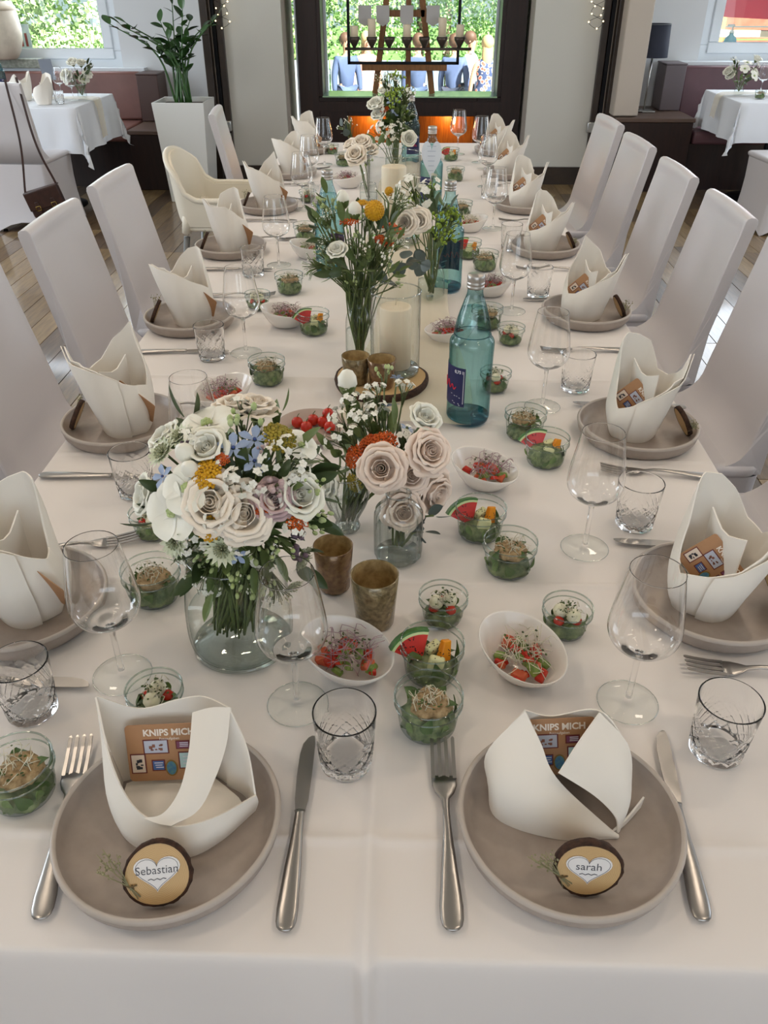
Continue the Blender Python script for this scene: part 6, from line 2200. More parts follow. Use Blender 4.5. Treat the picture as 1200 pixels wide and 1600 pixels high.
# big cream vase on a stone block by the left window
sb = obj('stone_block', bevel_mesh(MB().box(-.24, .22, -.07, .05, 0, .07).mesh('stone_block', M_STONE), .006, 2), None, (-3.42, 7.92, .852))
tag(sb, 'grey speckled stone block on the ledge under the left window', 'stone block')
cv = thing('cream_jar', 'large cream barrel shaped jar at the upper left picture corner', 'jar', (-3.47, 7.80, .925))
MB().lathe([(0, 0), (.10, 0), (.115, .01), (.15, .06), (.178, .14), (.185, .22), (.18, .30), (.165, .38), (.15, .42), (.14, .42), (.15, .38), (.16, .3), (.0, .03)], 40).build('body', mat('cream_ceramic', '#cfc4b2', .55, var='#c2b7a5', vscale=20), cv)
MB().lathe([(.172, .355), (.176, .36), (.170, .385), (.165, .385)], 40).build('band', mat('tan_band', '#b3a48e', .6), cv)

# table lamp on the right plinth
lp = thing('table_lamp', 'table lamp with a dark navy drum shade on the right plinth', 'lamp', (1.985, 7.6, .562))
obj('base', bevel_mesh(MB().box(-.075, .075, -.075, .075, 0, .012).mesh('base', M_STEEL), .003, 2), lp)
MB().tube([(0, 0, .01), (0, 0, .42)], .008, 10).build('pole', M_STEEL, lp)
MB().lathe([(.118, .40), (.116, .40), (.106, .635), (.108, .635), (.12, .40)], 40).build('shade', mat('navy_fabric', '#262a38', .8, bump=.2, bscale=200), lp)
MB().lathe([(.1085, .63), (.1095, .63), (.1085, .637), (.1075, .637)], 40).build('shade_trim', mat('grey_trim', '#565a60', .6), lp)
MB().tube(resample([(.0, .02, .008), (-.05, .1, .01), (-.09, .05, .012), (-.05, -.04, .014), (-.1, -.1, .012), (-.04, -.12, .01)], 30), .004, 5).build('cable', M_BLACKMETAL, lp)

# ------------------------------------------------------------------ side tables with cloth
def side_table(label, clab, x0, x1, y0, y1, drop, seed):
    t = thing('side_table', label, 'table', ((x0 + x1) / 2, (y0 + y1) / 2, 0))
    hx_, hy_ = (x1 - x0) / 2 - .01, (y1 - y0) / 2 - .01
    obj('table_top', MB().box(-hx_, hx_, -hy_, hy_, .71, .743).mesh('table_top', M_DARK), t)
    MB().tube([(0, 0, .02), (0, 0, .71)], .04, 12).build('column', M_BLACKMETAL, t)
    MB().lathe([(.25, 0), (.25, .012), (.05, .03), (0, .03)], 28).build('foot', M_BLACKMETAL, t)
    tag(obj('tablecloth', cloth_mesh(x0, x1, y0, y1, TABLE_Z - .002, drop, M_CLOTHB, (), (), .022, seed, 14, 14, .28)), clab, 'tablecloth')


side_table('small side table under a white cloth by the left bench', 'white cloth with hanging corners on the left side table', -3.25, -2.33, 6.17, 7.0, .30, 3)
side_table('small side table under a white cloth by the right bench', 'white cloth with hanging corners on the right side table', 2.41, 3.3, 6.56, 7.4, .27, 5)


def runner_strip(label, pts, hw):
    cs = []
    for u in (-1, -.5, 0, .5, 1):
        cs.append([(p[0], p[1] + u * hw * (1 + .2 * math.sin(i)), p[2] + .008 * abs(math.sin(u * 5 + i))) for i, p in enumerate(pts)])
    tag(MB().sheet(cs, 24, 12).build('gauze_strip', gz), label, 'table runner')


runner_strip('cream gauze strip hanging over the edge of the left side table', [(-3.1, 6.62, .757), (-2.7, 6.6, .757), (-2.36, 6.58, .76), (-2.30, 6.57, .73), (-2.288, 6.56, .6), (-2.285, 6.56, .50)], .07)
runner_strip('cream gauze strip crumpled over the right side table', [(3.1, 7.0, .757), (2.8, 6.99, .76), (2.52, 6.98, .765), (2.385, 6.97, .75), (2.355, 6.96, .68), (2.345, 6.95, .60)], .07)
chair('white covered chair carrying the brown satchel by the left side table', -2.66, 6.02, RAD(88), 'covered chairs at the side tables')
chair('white covered chair cut by the picture edge at the right side table', 2.66, 6.08, RAD(95), 'covered chairs at the side tables')

# side table dressings
wine_glass('wine glass on the left side table among the napkins', (-2.62, 6.72))
wine_glass('second wine glass on the left side table near its flowers', (-2.47, 6.55))
wine_glass('wine glass on the right side table behind the flowers', (2.74, 7.12))
tumbler('cut tumbler on the left side table', (-2.5, 6.36))
tumbler('cut tumbler on the right side table', (2.76, 6.78))
salad_jar(G, 'large', 'salad jar on the right side table', (2.62, 6.80), 5)
bottle('blue water bottle at the left picture edge on the left side table', (-3.06, 6.72), 0.4)


def cone_napkin(label, p, s, rz):
    t = thing('napkin', label, 'napkin', (p[0], p[1], TABLE_Z + .002), rz, 'napkins on the side tables', s)
    nm = cached(('nap', 'right', 1), lambda: napkin_side_meshes(False, 1))
    obj('pouch', nm[0], t); obj('outer_fold', nm[1], t); obj('inner_fold', nm[2], t)


cone_napkin('white folded napkin on the left side table, right one of two', (-2.60, 6.33), 1.25, 1.2)
cone_napkin('white folded napkin on the left side table, left one of two', (-2.83, 6.52), 1.25, .4)
cone_napkin('white pointed napkin on the right side table', (2.82, 6.95), 1.35, 2.2)
mh = thing('menu_holder', 'small grey menu card in a holder on the left side table', 'menu card', (-2.74, 6.86, TABLE_Z + .002), (0, 0, .3))
obj('card', MB().hexa([(-.045, 0, .10), (.045, 0, .10), (.045, .004, .10), (-.045, .004, .10), (-.06, .02, .24), (.03, .02, .24), (.03, .024, .24), (-.06, .024, .24)]).mesh('card', mat('grey_card', '#767c88', .6)), mh)
MB().tube([(0, .002, 0), (0, .002, .11)], .01, 8).build('stand', M_PORC, mh)
for side, (vx, vy), lab in (('left', (-2.44, 6.66), 'left'), ('right', (2.55, 7.06), 'right')):
    vase('posy_vase', 'small clear vase with white flowers on the %s side table' % lab, (vx, vy), [(.025, .001), (.032, .005), (.034, .03), (.03, .07), (.032, .09)], .05)
    rr2 = random.Random(len(lab))
    for k in range(18):
        P = Vector((vx + rr2.uniform(-.10, .10), vy + rr2.uniform(-.07, .05), TABLE_Z + rr2.uniform(.10, .24)))
        kd = ['open', 'white', 'spray', 'leaf', 'open', 'leaf2', 'spray', 'white', 'leaf'][k % 9]
        flower(kd, {'open': 'open white flower', 'white': 'ruffled white flower', 'spray': 'white blossom spray', 'leaf': 'dark leaf sprig', 'leaf2': 'light leaf sprig'}[kd] + ' in the posy on the %s side table' % lab, P, (P - Vector((vx, vy, TABLE_Z + .08))) + Vector((0, -.06, .03)), (vx, vy, TABLE_Z + .02),
               'posy on the %s side table' % lab, 1.35, k)

# satchel on its strap
M_BAG = mat('brown_leather', '#3b2119', 0.38, var='#2d1812', vscale=30, bump=.25, bscale=150)
bg = thing('satchel', 'dark brown leather satchel hanging by its strap from the covered chair', 'bag', (-2.44, 5.63, .24), (0, RAD(-14), RAD(8)))
obj('body', bevel_mesh(MB().box(-.115, .115, -.035, .035, -.08, .085).mesh('body', M_BAG), .015, 3), bg)
fl = obj('flap', bevel_mesh(MB().box(-.117, .117, -.043, -.034, -.03, .085).box(-.117, .117, -.043, .036, .082, .09).mesh('flap', M_BAG), .004, 2), bg)
for x in (-.055, .055):
    st_ = obj('strap_tab', bevel_mesh(MB().box(x - .013, x + .013, -.048, -.042, -.055, .02).mesh('strap_tab', M_BAG), .003, 2), bg)
    obj('buckle', MB().tube([(x - .015, -.05, -.035), (x + .015, -.05, -.035), (x + .015, -.05, -.008), (x - .015, -.05, -.008), (x - .015, -.05, -.035)], .0028, 5).mesh('buckle', mat('brass', '#a8904e', .3, metal=1.0)), st_)
Mb = Matrix.Translation((-2.44, 5.63, .24)) @ Euler((0, RAD(-14), RAD(8))).to_matrix().to_4x4()
Mbi = Mb.inverted()
for tgt, xa in (((-2.56, 5.685, .965), -.11), ((-2.50, 5.72, .975), .11)):
    mid = Vector((-2.535, 5.64, .6)) if xa < 0 else Vector((-2.44, 5.655, .6))
    c = resample([Vector((xa, 0, .085)), Mbi @ mid, Mbi @ Vector(tgt)], 16)
    MB().loft([[(p.x - .007, p.y, p.z), (p.x + .007, p.y, p.z), (p.x + .007, p.y + .003, p.z), (p.x - .007, p.y + .003, p.z)] for p in c], smooth=False).build('shoulder_strap', M_BAG, bg)

# ------------------------------------------------------------------ cream high chair
M_HC = mat('cream_plastic', '#e2dac8', 0.38)
hc = thing('high_chair', 'cream plastic high chair with grey metal legs on the left', 'high chair', (-0.83, 3.68, 0), 0, None, .95)


def hc_shell():
    # U shaped shell seen from above: back at -x, arms towards +x; rim height varies
    pts = []
    n = 40
    for i in range(n + 1):
        u = i / n
        if u < .32:
            k = u / .32
            pts.append(Vector((.20 - .30 * k, -.20, .0)))
        elif u < .68:
            a = PI * (u - .32) / .36
            pts.append(Vector((-.10 - .07 * math.sin(a), -.20 * math.cos(a), 0)))
        else:
            k = (u - .68) / .32
            pts.append(Vector((-.10 + .30 * k, .20, 0)))
    lo, mi, hi = [], [], []
    for i, p in enumerate(pts):
        u = i / n
        bk = max(0, 1 - ((u - .5) / .17) ** 2) ** .6 if abs(u - .5) < .17 else 0
        fil = max(0, 1 - abs(abs(u - .5) - .17) / .06) * .035
        h = .755 + .175 * bk + (fil if abs(u - .5) > .17 else fil)
        lean = -.03 * bk
        lo.append(p * .96 + Vector((0, 0, .645)))
        mi.append(p * 1.0 + Vector((lean * .3, 0, .70)))
        hi.append(p * 1.02 + Vector((lean, 0, h)))
    return lo, mi, hi


lo, mi, hi = hc_shell()
obj('shell', MB().sheet([lo, mi, hi], 60, 10, .022).mesh('shell', M_HC), hc)
MB().tube([q + Vector((0, 0, .004)) for q in resample(hi, 60)], .012, 8).build('rim', M_HC, hc)
obj('seat', bevel_mesh(MB().box(-.14, .18, -.185, .185, .622, .648).mesh('seat', M_HC), .01, 2), hc)
obj('seat_pad', bevel_mesh(MB().box(-.11, .15, -.15, .15, .648, .662).mesh('seat_pad', mat('grey_pad', '#a7a7a2', .5)), .006, 2), hc)
for sx in (-1, 1):
    for sy in (-1, 1):
        MB().tube([(sx * .12 + .01, sy * .175, .70), (sx * .13 + .01, sy * .18, .615)], .020, 10).build('leg_socket', M_HC, hc)
        MB().tube([(sx * .13 + .01, sy * .18, .60), (sx * .22 + .01, sy * .23, .0)], .014, 10).build('leg', mat('grey_metal', '#77797a', .35, metal=.7), hc)

# ------------------------------------------------------------------ easel with frame, candle rail and envelopes on the window ledge
M_EASEL = mat('brown_easel_wood', '#8a5d35', 0.5, var='#6f4826', vscale=14, stretch=(8, 8, 1))
ez = .6555
es = thing('easel', 'brown wooden easel standing on the ledge before the big window', 'easel', (-0.05, 7.93, ez))


def bar(x0, z0, x1, z1, w, y0, y1):
    d = Vector((x1 - x0, 0, z1 - z0)).normalized()
    n_ = Vector((d.z, 0, -d.x)) * w / 2
    p, q = Vector((x0, 0, z0)), Vector((x1, 0, z1))
    b_ = MB()
    c = [p + n_, p - n_, q - n_, q + n_]
    b_.hexa([(v.x, y0, v.z) for v in (c[0], c[1])] + [(v.x, y1, v.z) for v in (c[1], c[0])] + [(v.x, y0, v.z) for v in (c[3], c[2])] + [(v.x, y1, v.z) for v in (c[2], c[3])])
    return b_


for nm, a in (('leg', (-.25, 0, -.07, 1.25, .05, 0, .03)), ('leg', (.25, 0, .07, 1.25, .05, 0, .03)), ('centre_post', (.04, .0, .03, 1.2, .045, .05, .08)), ('crossbar', (-.15, .60, .17, .60, .05, .0, .03)), ('tray', (-.36, .205, .37, .205, .045, -.06, .0))):
    me = bar(*a).mesh(nm, M_EASEL)
    bm = bmesh.new(); bm.from_mesh(me); bmesh.ops.recalc_face_normals(bm, faces=bm.faces); bm.to_mesh(me); bm.free()
    obj(nm, me, es)
bf = thing('candle_rack', 'black metal frame with a seven cup candle rail standing on the easel tray', 'candle holder', (-0.05, 7.885, ez + .2285))
fb = MB()
for x in (-.47, .46):
    fb.box(x - .012, x + .012, -.012, .008, 0, 1.15)
fb.box(-.482, .472, -.012, .008, 0, .022).box(-.482, .472, -.012, .008, 1.13, 1.15)
obj('frame', fb.mesh('frame', M_BLACKMETAL), bf)
MB().tube([(-.50, -.035, .118), (.57, -.035, .118)], .011, 8).build('rail', mat('dark_iron', '#5a4f48', .45, metal=.7), bf)
for k in range(7):
    x = -.42 + .148 * k
    MB().lathe([(.004, .122), (.012, .127), (.046, .185), (.046, .207), (.041, .207), (.038, .188), (0, .186)], 20, cx=x, cy=-.035).build('cup', MATS['dark_iron'], bf)
    if k in (0, 1, 3, 5, 6):
        h = {0: .10, 1: .15, 3: .11, 5: .16, 6: .11}[k]
        candle('%s ivory candle on the candle rail, %s from the left' % ('tall' if k in (1, 5) else 'short', ORD[[0, 1, 3, 5, 6].index(k)]), (-.05 + x, 7.85, ez + .2285 + .1875), .034, h, 'candles on the rail')
for row, (zz_, xs) in enumerate(((.53, (-.37, -.10, .13, .34)), (.28, (-.33, -.18, .02, .24)))):
    for k, x in enumerate(xs):
        e = obj('envelope', cached('env', lambda: MB().add([(-.055, 0, .03), (0, 0, 0), (.055, 0, .03), (.055, 0, .15), (-.055, 0, .15), (-.055, .003, .03), (0, .003, 0), (.055, .003, .03), (.055, .003, .15), (-.055, .003, .15)],
                                                         [(0, 1, 2, 3, 4), (9, 8, 7, 6, 5), (0, 5, 6, 1), (1, 6, 7, 2), (2, 7, 8, 3), (3, 8, 9, 4), (4, 9, 5, 0)]).mesh('envelope', mat('backlit_grey_paper', '#b4b0ae', .7))), None, (-.05 + x, 7.895, ez + .2285 + zz_))  # paper base colour greyed to imitate its backlit shade
        tag(e, 'grey paper envelope hung in the black frame, %s in the %s row' % (ORD[k], ('upper', 'lower')[row]), 'envelope', 'paper envelopes in the frame')
fl2 = thing('fairy_light_string', 'string of fairy lights looped along the bottom of the black frame', 'fairy lights', (-.05, 7.87, ez + .30))
pts = [(-.46 + .92 * k / 23, 0, .03 + .02 * math.cos(k * 1.05)) for k in range(24)]
MB().tube(pts, .0015, 4).build('wire', M_BLACKMETAL, fl2)
for p in pts[::2]:
    MB().ball((p[0], p[1] - .004, p[2]), .006, 6, 5).build('bulb', MATS['fairy_bulb'], fl2)

# ------------------------------------------------------------------ outdoors
GZ = -1.05
M_LAWN = mat('lawn', '#6f9a4a', 0.9, var='#5a8440', vscale=4)
M_PAVE = mat('pale_paving', '#b8b4aa', 0.8, var='#a5a198', vscale=8)
structure('ground_outside', MB().box(-30, 30, 8.4, 60, GZ - .2, GZ).mesh('ground_outside', M_LAWN))
tag(obj('terrace', MB().box(-4, 9, 8.5, 17.5, GZ, GZ + .02).mesh('terrace', M_PAVE)), kind='structure')
M_TREE = [mat('tree_leaf_a', '#7f9c5c', .6, var='#9ab877', vscale=3), mat('tree_leaf_b', '#5f7f4c', .6, var='#7f9c5c', vscale=3), mat('tree_leaf_c', '#9db87c', .6, var='#bccf9d', vscale=3)]
M_TRUNK = mat('trunk', '#5a4a3a', .85, bump=.5, bscale=20)


def crown(seed, n, rx, ry, rz, s, m):
    r = random.Random(seed)
    vs, fs = [], []
    cl = [(Vector((r.uniform(-1, 1), r.uniform(-1, 1), r.uniform(-1, 1))), r.uniform(.25, .5)) for _ in range(26)]
    for k in range(n):
        c, q = cl[k % 26]
        d = Vector((r.gauss(0, 1), r.gauss(0, 1), r.gauss(0, 1))).normalized() * q
        p = c * .72 + d
        p = Vector((p.x * rx, p.y * ry, p.z * rz))
        a = Vector((r.uniform(-1, 1), r.uniform(-1, 1), r.uniform(-1, 1))).normalized()
        u = a.orthogonal().normalized() * s * r.uniform(.6, 1.2)
        w = a.cross(u).normalized() * s * .5
        i = len(vs)
        vs += [p, p + u * .5 + w, p + u, p + u * .5 - w]
        fs.append((i, i + 1, i + 2, i + 3))
    return MB().add(vs, fs).mesh('foliage', m)


def tree(label, loc, rx, ry, rz, hz, seed, n=7000, s=.085, mi=0, name='tree'):
    t = thing(name, label, 'tree' if name == 'tree' else 'bush', (loc[0], loc[1], GZ))
    o = obj('foliage', crown(seed, n, rx, ry, rz, s, M_TREE[mi]), t, (0, 0, hz))
    o['kind'] = 'stuff'
    MB().tube([(0, 0, 0), (.05, 0, hz * .5), (0, 0, hz)], [.12, .09, .05], 8).build('trunk', M_TRUNK, t)


tree('light green leafy tree seen through the left of the big window', (-2.2, 20.5), 2.0, 1.2, 2.4, 2.4, 1, mi=0)
tree('bright green tree seen in the middle of the big window', (0.2, 22.5), 2.2, 1.2, 2.6, 2.6, 2, mi=2)
tree('mid green tree seen through the right of the big window', (2.6, 21.0), 2.3, 1.2, 2.6, 2.5, 3, mi=0)
tree('dark green tree closing the view behind the others', (1.0, 26.0), 7.0, 1.5, 3.8, 3.4, 4, 12000, .14, 1)
tree('leafy green bank outside the left window', (-5.2, 12.2), 2.0, 1.0, 1.9, 2.1, 5, 12000, .075, 2, 'bush')
tree('mid green bush on the bank outside the left window', (-6.6, 13.2), 1.8, 1.0, 2.2, 2.5, 6, 10000, .075, 0, 'bush')
tree('pale bush low outside the left window', (-4.2, 11.2), 1.1, .8, .9, 1.2, 7, 5000, .06, 2, 'bush')
sg = thing('striped_sign', 'white sign with three red bars outside the left window', 'sign', (-4.03, 9.6, GZ))
obj('board', MB().box(-.10, .08, -.01, .01, 1.80, 2.16).mesh('board', mat('sign_white', '#e8e6e2', .5)), sg)
for k in range(3):
    obj('red_bar', MB().box(-.075 + k * .05, -.05 + k * .05, -.014, -.0105, 1.96, 2.08).mesh('red_bar', mat('sign_red', '#b8433a', .5)), sg)
MB().tube([(-.01, 0, 0), (-.01, 0, 1.8)], .015, 6).build('post', M_STEEL, sg)

# grey fence and bench parts beyond the big window
fn = thing('grey_fence', 'low grey wooden fence beyond the guests', 'fence', (0, 18.4, GZ))
for k in range(22):
    obj('board', cached('fb', lambda: MB().box(-.13, .13, -.012, .012, 0, 1.15).mesh('board', mat('grey_wood', '#8a95a0', .7, var='#7b8692', vscale=8))), fn, (-3.2 + k * .29, 0, .05))
obj('rail', MB().box(-3.35, 3.1, .012, .05, .3, .38).box(-3.35, 3.1, .012, .05, .95, 1.03).mesh('rail', MATS['grey_wood']), fn)
for k, x in enumerate((-1.42, -1.28)):
    p_ = obj('garden_post', bevel_mesh(MB().box(-.04, .04, -.04, .04, 0, 2.5).mesh('garden_post', MATS['grey_wood']), .01, 2), None, (x * 1.2, 15.0, GZ))
    tag(p_, 'grey garden post at the left of the big window, %s one' % ('left', 'right')[k], 'post', 'grey garden posts')

# red parasol, timber stall, rail, blue soap bottle beyond the right window
ps = thing('parasol', 'red parasol outside the right window', 'parasol', (5.75, 13.0, GZ + .02))
nseg = 8
vs = [(0, 0, 3.05)] + [(1.5 * math.cos(2 * PI * k / nseg), 1.5 * math.sin(2 * PI * k / nseg), 2.40) for k in range(nseg)]
MB().add(vs, [(0, k + 1, (k + 1) % nseg + 1) for k in range(nseg)]).build('canopy', mat('red_canvas', '#d0475c', .7), ps)
v2 = [(1.5 * math.cos(2 * PI * k / nseg), 1.5 * math.sin(2 * PI * k / nseg), z) for z in (2.40, 2.10) for k in range(nseg)]
MB().add(v2, [(k, (k + 1) % nseg, (k + 1) % nseg + nseg, k + nseg) for k in range(nseg)]).build('valance', MATS['red_canvas'], ps)
MB().tube([(0, 0, 0), (0, 0, 3.05)], .025, 8).build('pole', M_STEEL, ps)
stl = thing('timber_stall', 'brown timber stall beyond the parasol', 'stall', (5.8, 16.2, GZ))
for k in range(9):
    obj('board', cached('stb', lambda: MB().box(-1.6, 1.6, -.02, .02, -.085, .085).mesh('board', mat('stall_wood', '#9a6650', .7, var='#7d4f3d', vscale=8))), stl, (0, 0, .45 + k * .19))
for x in (-1.5, -.5, .5, 1.5):
    obj('post', cached('stp', lambda: MB().box(-.06, .06, -.08, -.02, 0, 2.6).mesh('post', mat('stall_post', '#c79a5c', .6))), stl, (x, 0, 0))
gr = thing('garden_rail', 'pale garden rail outside the right window', 'rail', (4.9, 12.2, GZ))
obj('top_bar', bevel_mesh(MB().box(-1.4, 1.4, -.04, .04, 1.92, 2.0).mesh('top_bar', mat('pale_wood', '#d8ccb6', .6)), .01, 2), gr)
obj('lower_bar', bevel_mesh(MB().box(-1.4, 1.4, -.04, .04, 1.5, 1.58).mesh('lower_bar', MATS['pale_wood']), .01, 2), gr)
for x in (-1.3, 0, 1.3):
    obj('post', MB().box(x - .04, x + .04, -.04, .04, 0, 2.0).mesh('post', MATS['pale_wood']), gr)
so = thing('soap_bottle', 'pale blue pump bottle on the outer sill of the right window', 'bottle', (2.79, 8.19, .90))
MB().lathe([(0, 0), (.055, 0), (.06, .01), (.058, .13), (.045, .17), (.02, .19), (.018, .21), (0, .21)], 24).build('body', mat('pale_blue_plastic', '#bfe3ec', .3), so)
MB().lathe([(.02, .205), (.02, .225), (.006, .23), (.006, .26), (0, .26)], 14).build('pump', M_PORC, so)
obj('nozzle', MB().box(-.045, .012, -.008, .008, .255, .272).mesh('nozzle', M_PORC), so)
for k, (x, w, h, c, lab) in enumerate(((2.98, .07, .10, '#d8b23c', 'yellow box on the outer sill of the right window'), (3.10, .06, .07, '#e6e2da', 'white box on the outer sill of the right window'), (3.26, .08, .06, '#5b86b5', 'blue box on the outer sill of the right window'))):
    t = thing('sill_box', lab, 'box', (x, 8.19, .90))
    obj('box', bevel_mesh(MB().box(-w / 2, w / 2, -.03, .03, 0, h).mesh('box', mat('sill_box_%d' % k, c, .5)), .004, 1), t)
    obj('lid', bevel_mesh(MB().box(-w / 2 - .003, w / 2 + .003, -.033, .033, h, h + .012).mesh('lid', mat('sill_lid_%d' % k, '#d9d5cc', .5)), .003, 1), t)
structure('trim_4', MB().box(2.5, 4.5, 8.16, 8.34, .87, .90).mesh('trim_4', M_FRAMEW))

# ------------------------------------------------------------------ guests outside
def skin_mesh(name, joints, edges, m, sub=1):
    keys = list(joints)
    me = bpy.data.meshes.new(name)
    me.from_pydata([joints[k][0] for k in keys], [(keys.index(a), keys.index(b_)) for a, b_ in edges], [])
    o = bpy.data.objects.new(name, me)
    COL.objects.link(o)
    o.modifiers.new('skin', 'SKIN')
    ss = o.modifiers.new('sub', 'SUBSURF')
    ss.levels = ss.render_levels = sub
    lay = me.skin_vertices[0].data if me.skin_vertices else None
    for i, k in enumerate(keys):
        r_ = joints[k][1]
        lay[i].radius = r_ if hasattr(r_, '__len__') else (r_, r_)
        lay[i].use_root = (i == 0)
    dg = bpy.context.evaluated_depsgraph_get()
    dg.update()
    out = bpy.data.meshes.new_from_object(o.evaluated_get(dg))
    bpy.data.objects.remove(o)
    for p in out.polygons:
        p.use_smooth = True
    out.materials.clear()
    out.materials.append(m)
    out.name = name
    return out


M_SKIN = mat('skin', '#c99a7e', .5)


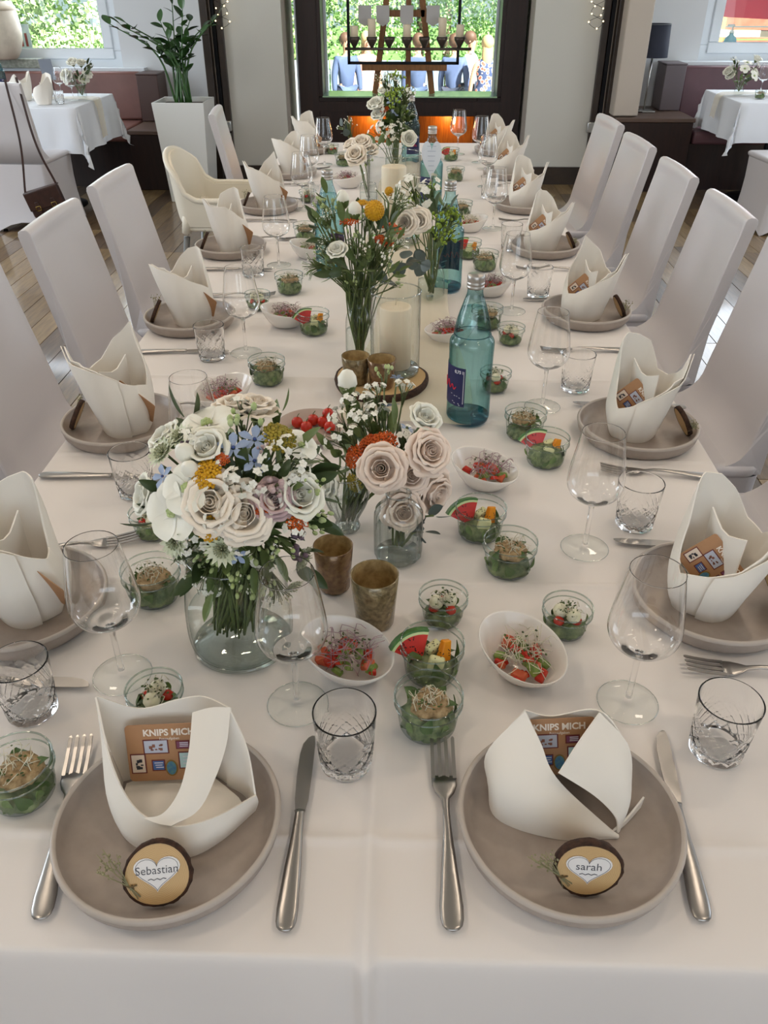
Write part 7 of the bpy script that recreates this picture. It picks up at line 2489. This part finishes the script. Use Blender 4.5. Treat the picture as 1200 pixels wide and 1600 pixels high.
def person(label, loc, rz, top, low, hairc, dress=False, arm=0.0, longhair=False, shirt=None):
    t = thing('person', label, 'person', (loc[0], loc[1], GZ + .02), rz, 'guests outside')
    J = {'pelvis': ((0, 0, .95), (.13, .10)), 'waist': ((0, 0, 1.08), (.115, .09)), 'chest': ((0, 0, 1.28), (.14, .10)), 'neckb': ((0, 0, 1.42), (.07, .06)), 'neck': ((0, -.01, 1.48), .05),
         'head0': ((0, -.015, 1.56), (.07, .085)), 'head1': ((0, -.015, 1.66), (.075, .09)), 'head2': ((0, -.01, 1.73), (.05, .06))}
    E_ = [('pelvis', 'waist'), ('waist', 'chest'), ('chest', 'neckb'), ('neckb', 'neck'), ('neck', 'head0'), ('head0', 'head1'), ('head1', 'head2')]
    A, AE, Lg, LE = {}, [], {}, []
    for s, nm in ((-1, 'l'), (1, 'r')):
        up = arm if s > 0 else 0
        A.update({'sh' + nm: ((s * .17, 0, 1.38), .055), 'el' + nm: ((s * .23, -.02 - .08 * up, 1.12 + .02 * up), .042), 'wr' + nm: ((s * (.24 - .08 * up), -.06 - .22 * up, .88 + .28 * up), .028),
                  'pa' + nm: ((s * (.235 - .1 * up), -.075 - .26 * up, .80 + .34 * up), (.035, .018))})
        AE += [('chest', 'sh' + nm), ('sh' + nm, 'el' + nm), ('el' + nm, 'wr' + nm), ('wr' + nm, 'pa' + nm)]
        for q in range(4):
            A['f%s%d' % (nm, q)] = ((s * (.235 - .1 * up) + (q - 1.5) * .018, -.085 - .29 * up, .735 + .36 * up - abs(q - 1.3) * .008), .008)
            AE.append(('pa' + nm, 'f%s%d' % (nm, q)))
        A['th' + nm] = ((s * (.235 - .1 * up) - s * .04, -.11 - .26 * up, .79 + .34 * up), .009)
        AE.append(('pa' + nm, 'th' + nm))
        Lg.update({'hip' + nm: ((s * .09, 0, .90), .085), 'kn' + nm: ((s * .10, -.015, .50), .058), 'an' + nm: ((s * .105, .01, .09), .038), 'to' + nm: ((s * .115, -.13, .035), (.04, .028))})
        LE += [('pelvis', 'hip' + nm), ('hip' + nm, 'kn' + nm), ('kn' + nm, 'an' + nm), ('an' + nm, 'to' + nm)]
    obj('body', skin_mesh('body', {**J, **A, **Lg}, E_ + AE + LE, M_SKIN), t)
    # face
    MB().ball((0, -.108, 1.615), .013, 7, 6, (.8, 1, 1.3)).build('nose', M_SKIN, t)
    for s in (-1, 1):
        MB().ball((s * .03, -.092, 1.645), .010, 7, 6).build('eye', mat('eye', '#3a2c24', .3), t)
        MB().ball((s * .082, 0, 1.63), .02, 7, 6, (.4, 1, 1.4)).build('ear', M_SKIN, t)
    MB().ball((0, -.098, 1.575), .016, 8, 6, (1.4, .5, .4)).build('mouth', mat('lips', '#a85f52', .5), t)
    hr = MB().ball((0, .025, 1.672), .118, 14, 10, (.86, 1.0, .95))
    if longhair:
        hr.loft([[(.085 * k * math.cos(a), .045 + .06 * k * math.sin(a), z) for a in [2 * PI * i / 14 for i in range(14)]] for (k, z) in ((.9, 1.70), (1.1, 1.6), (1.15, 1.48), (.9, 1.32), (.4, 1.26))])
    hr.build('hair', hairc, t)
    if dress:
        rings = []
        for (z, rx, ry) in ((1.43, .12, .085), (1.36, .165, .11), (1.26, .16, .125), (1.10, .13, .105), (1.0, .155, .125), (.8, .20, .17), (.55, .25, .22), (.36, .28, .25)):
            rings.append([(rx * math.cos(a) * (1 + .04 * math.sin(a * 9) * (1.2 - z)), ry * math.sin(a) * (1 + .04 * math.sin(a * 9) * (1.2 - z)), z) for a in [2 * PI * i / 40 for i in range(40)]])
        MB().loft(rings, caps=False).build('dress', top, t)
        st = {k: v for k, v in A.items() if k[:2] in ('sh',)}
    else:
        JJ = {'pelvis': ((0, 0, .86), (.155, .125)), 'waist': ((0, 0, 1.08), (.145, .115)), 'chest': ((0, 0, 1.28), (.17, .125)), 'neckb': ((0, 0, 1.40), (.10, .08))}
        AA = {k: (v[0], v[1] + .016 if not hasattr(v[1], '__len__') else v[1]) for k, v in A.items() if k[:2] in ('sh', 'el', 'wr')}
        obj('jacket', skin_mesh('jacket', {**JJ, **AA}, [('pelvis', 'waist'), ('waist', 'chest'), ('chest', 'neckb')] + [e for e in AE if e[1][:2] in ('sh', 'el', 'wr')], top), t)
        LL = {k: (v[0], v[1] + .015) for k, v in Lg.items() if k[:2] in ('hi', 'kn', 'an')}
        LL['hipl'] = (Lg['hipl'][0], .105); LL['hipr'] = (Lg['hipr'][0], .105)
        obj('trousers', skin_mesh('trousers', {'pelvis': ((0, 0, .96), (.145, .115)), **LL}, [e for e in LE if e[1][:2] in ('hi', 'kn', 'an')], low), t)
    for s in (-1, 1):
        MB().ball((s * .112, -.06, .04), .05, 10, 7, (.9, 2.0, .8)).build('shoe', mat('shoe', '#2a2320', .5), t)
    return t


def floral():
    m = mat('floral_dress', '#2c3552', .7)
    nt = m.node_tree
    v = nt.nodes.new('ShaderNodeTexVoronoi'); v.inputs['Scale'].default_value = 16
    tc = nt.nodes.new('ShaderNodeTexCoord')
    r = nt.nodes.new('ShaderNodeValToRGB')
    r.color_ramp.interpolation = 'CONSTANT'
    e = r.color_ramp.elements
    e[0].color = lin('#d8584a'); e[1].position = .36; e[1].color = lin('#e7d2c4')
    x = e.new(.5); x.color = lin('#39466b')
    nt.links.new(tc.outputs['Object'], v.inputs['Vector']); nt.links.new(v.outputs['Distance'], r.inputs[0]); nt.links.new(r.outputs[0], nt.nodes['Principled BSDF'].inputs['Base Color'])
    return m


M_BLUES = mat('blue_suit', '#4a5878', .75)
M_BLUEJ = mat('blue_jacket', '#566488', .75)
M_DTROU = mat('dark_trousers', '#2c3040', .8)
M_BLOND = mat('blond_hair', '#c8a878', .6)
M_BROWNH = mat('brown_hair', '#5a4030', .6)
person('guest in a blue suit at the left of the big window, arm hanging', (-1.10, 15.9), .4, M_BLUES, M_BLUES, M_BROWNH)
person('guest in a pale pink dress with bare arms beside the blue suit', (-0.76, 16.3), .2, mat('pink_dress', '#d9a9a0', .7), M_DTROU, M_BLOND, dress=True, longhair=True)
person('guest in a blue suit in the middle of the big window', (0.14, 15.8), PI, M_BLUES, M_BLUES, M_BROWNH)
person('guest in a blue jacket and dark trousers right of the easel', (0.76, 15.7), PI - .3, M_BLUEJ, M_DTROU, M_BROWNH)
person('guest in a white shirt holding an arm towards the floral dress', (1.08, 16.4), 1.2, mat('white_shirt', '#e2e2e2', .7), M_DTROU, M_BROWNH, arm=1.0)
person('guest in a red and blue floral dress with long blond hair', (1.26, 15.2), PI + .3, floral(), M_DTROU, M_BLOND, dress=True, longhair=True)
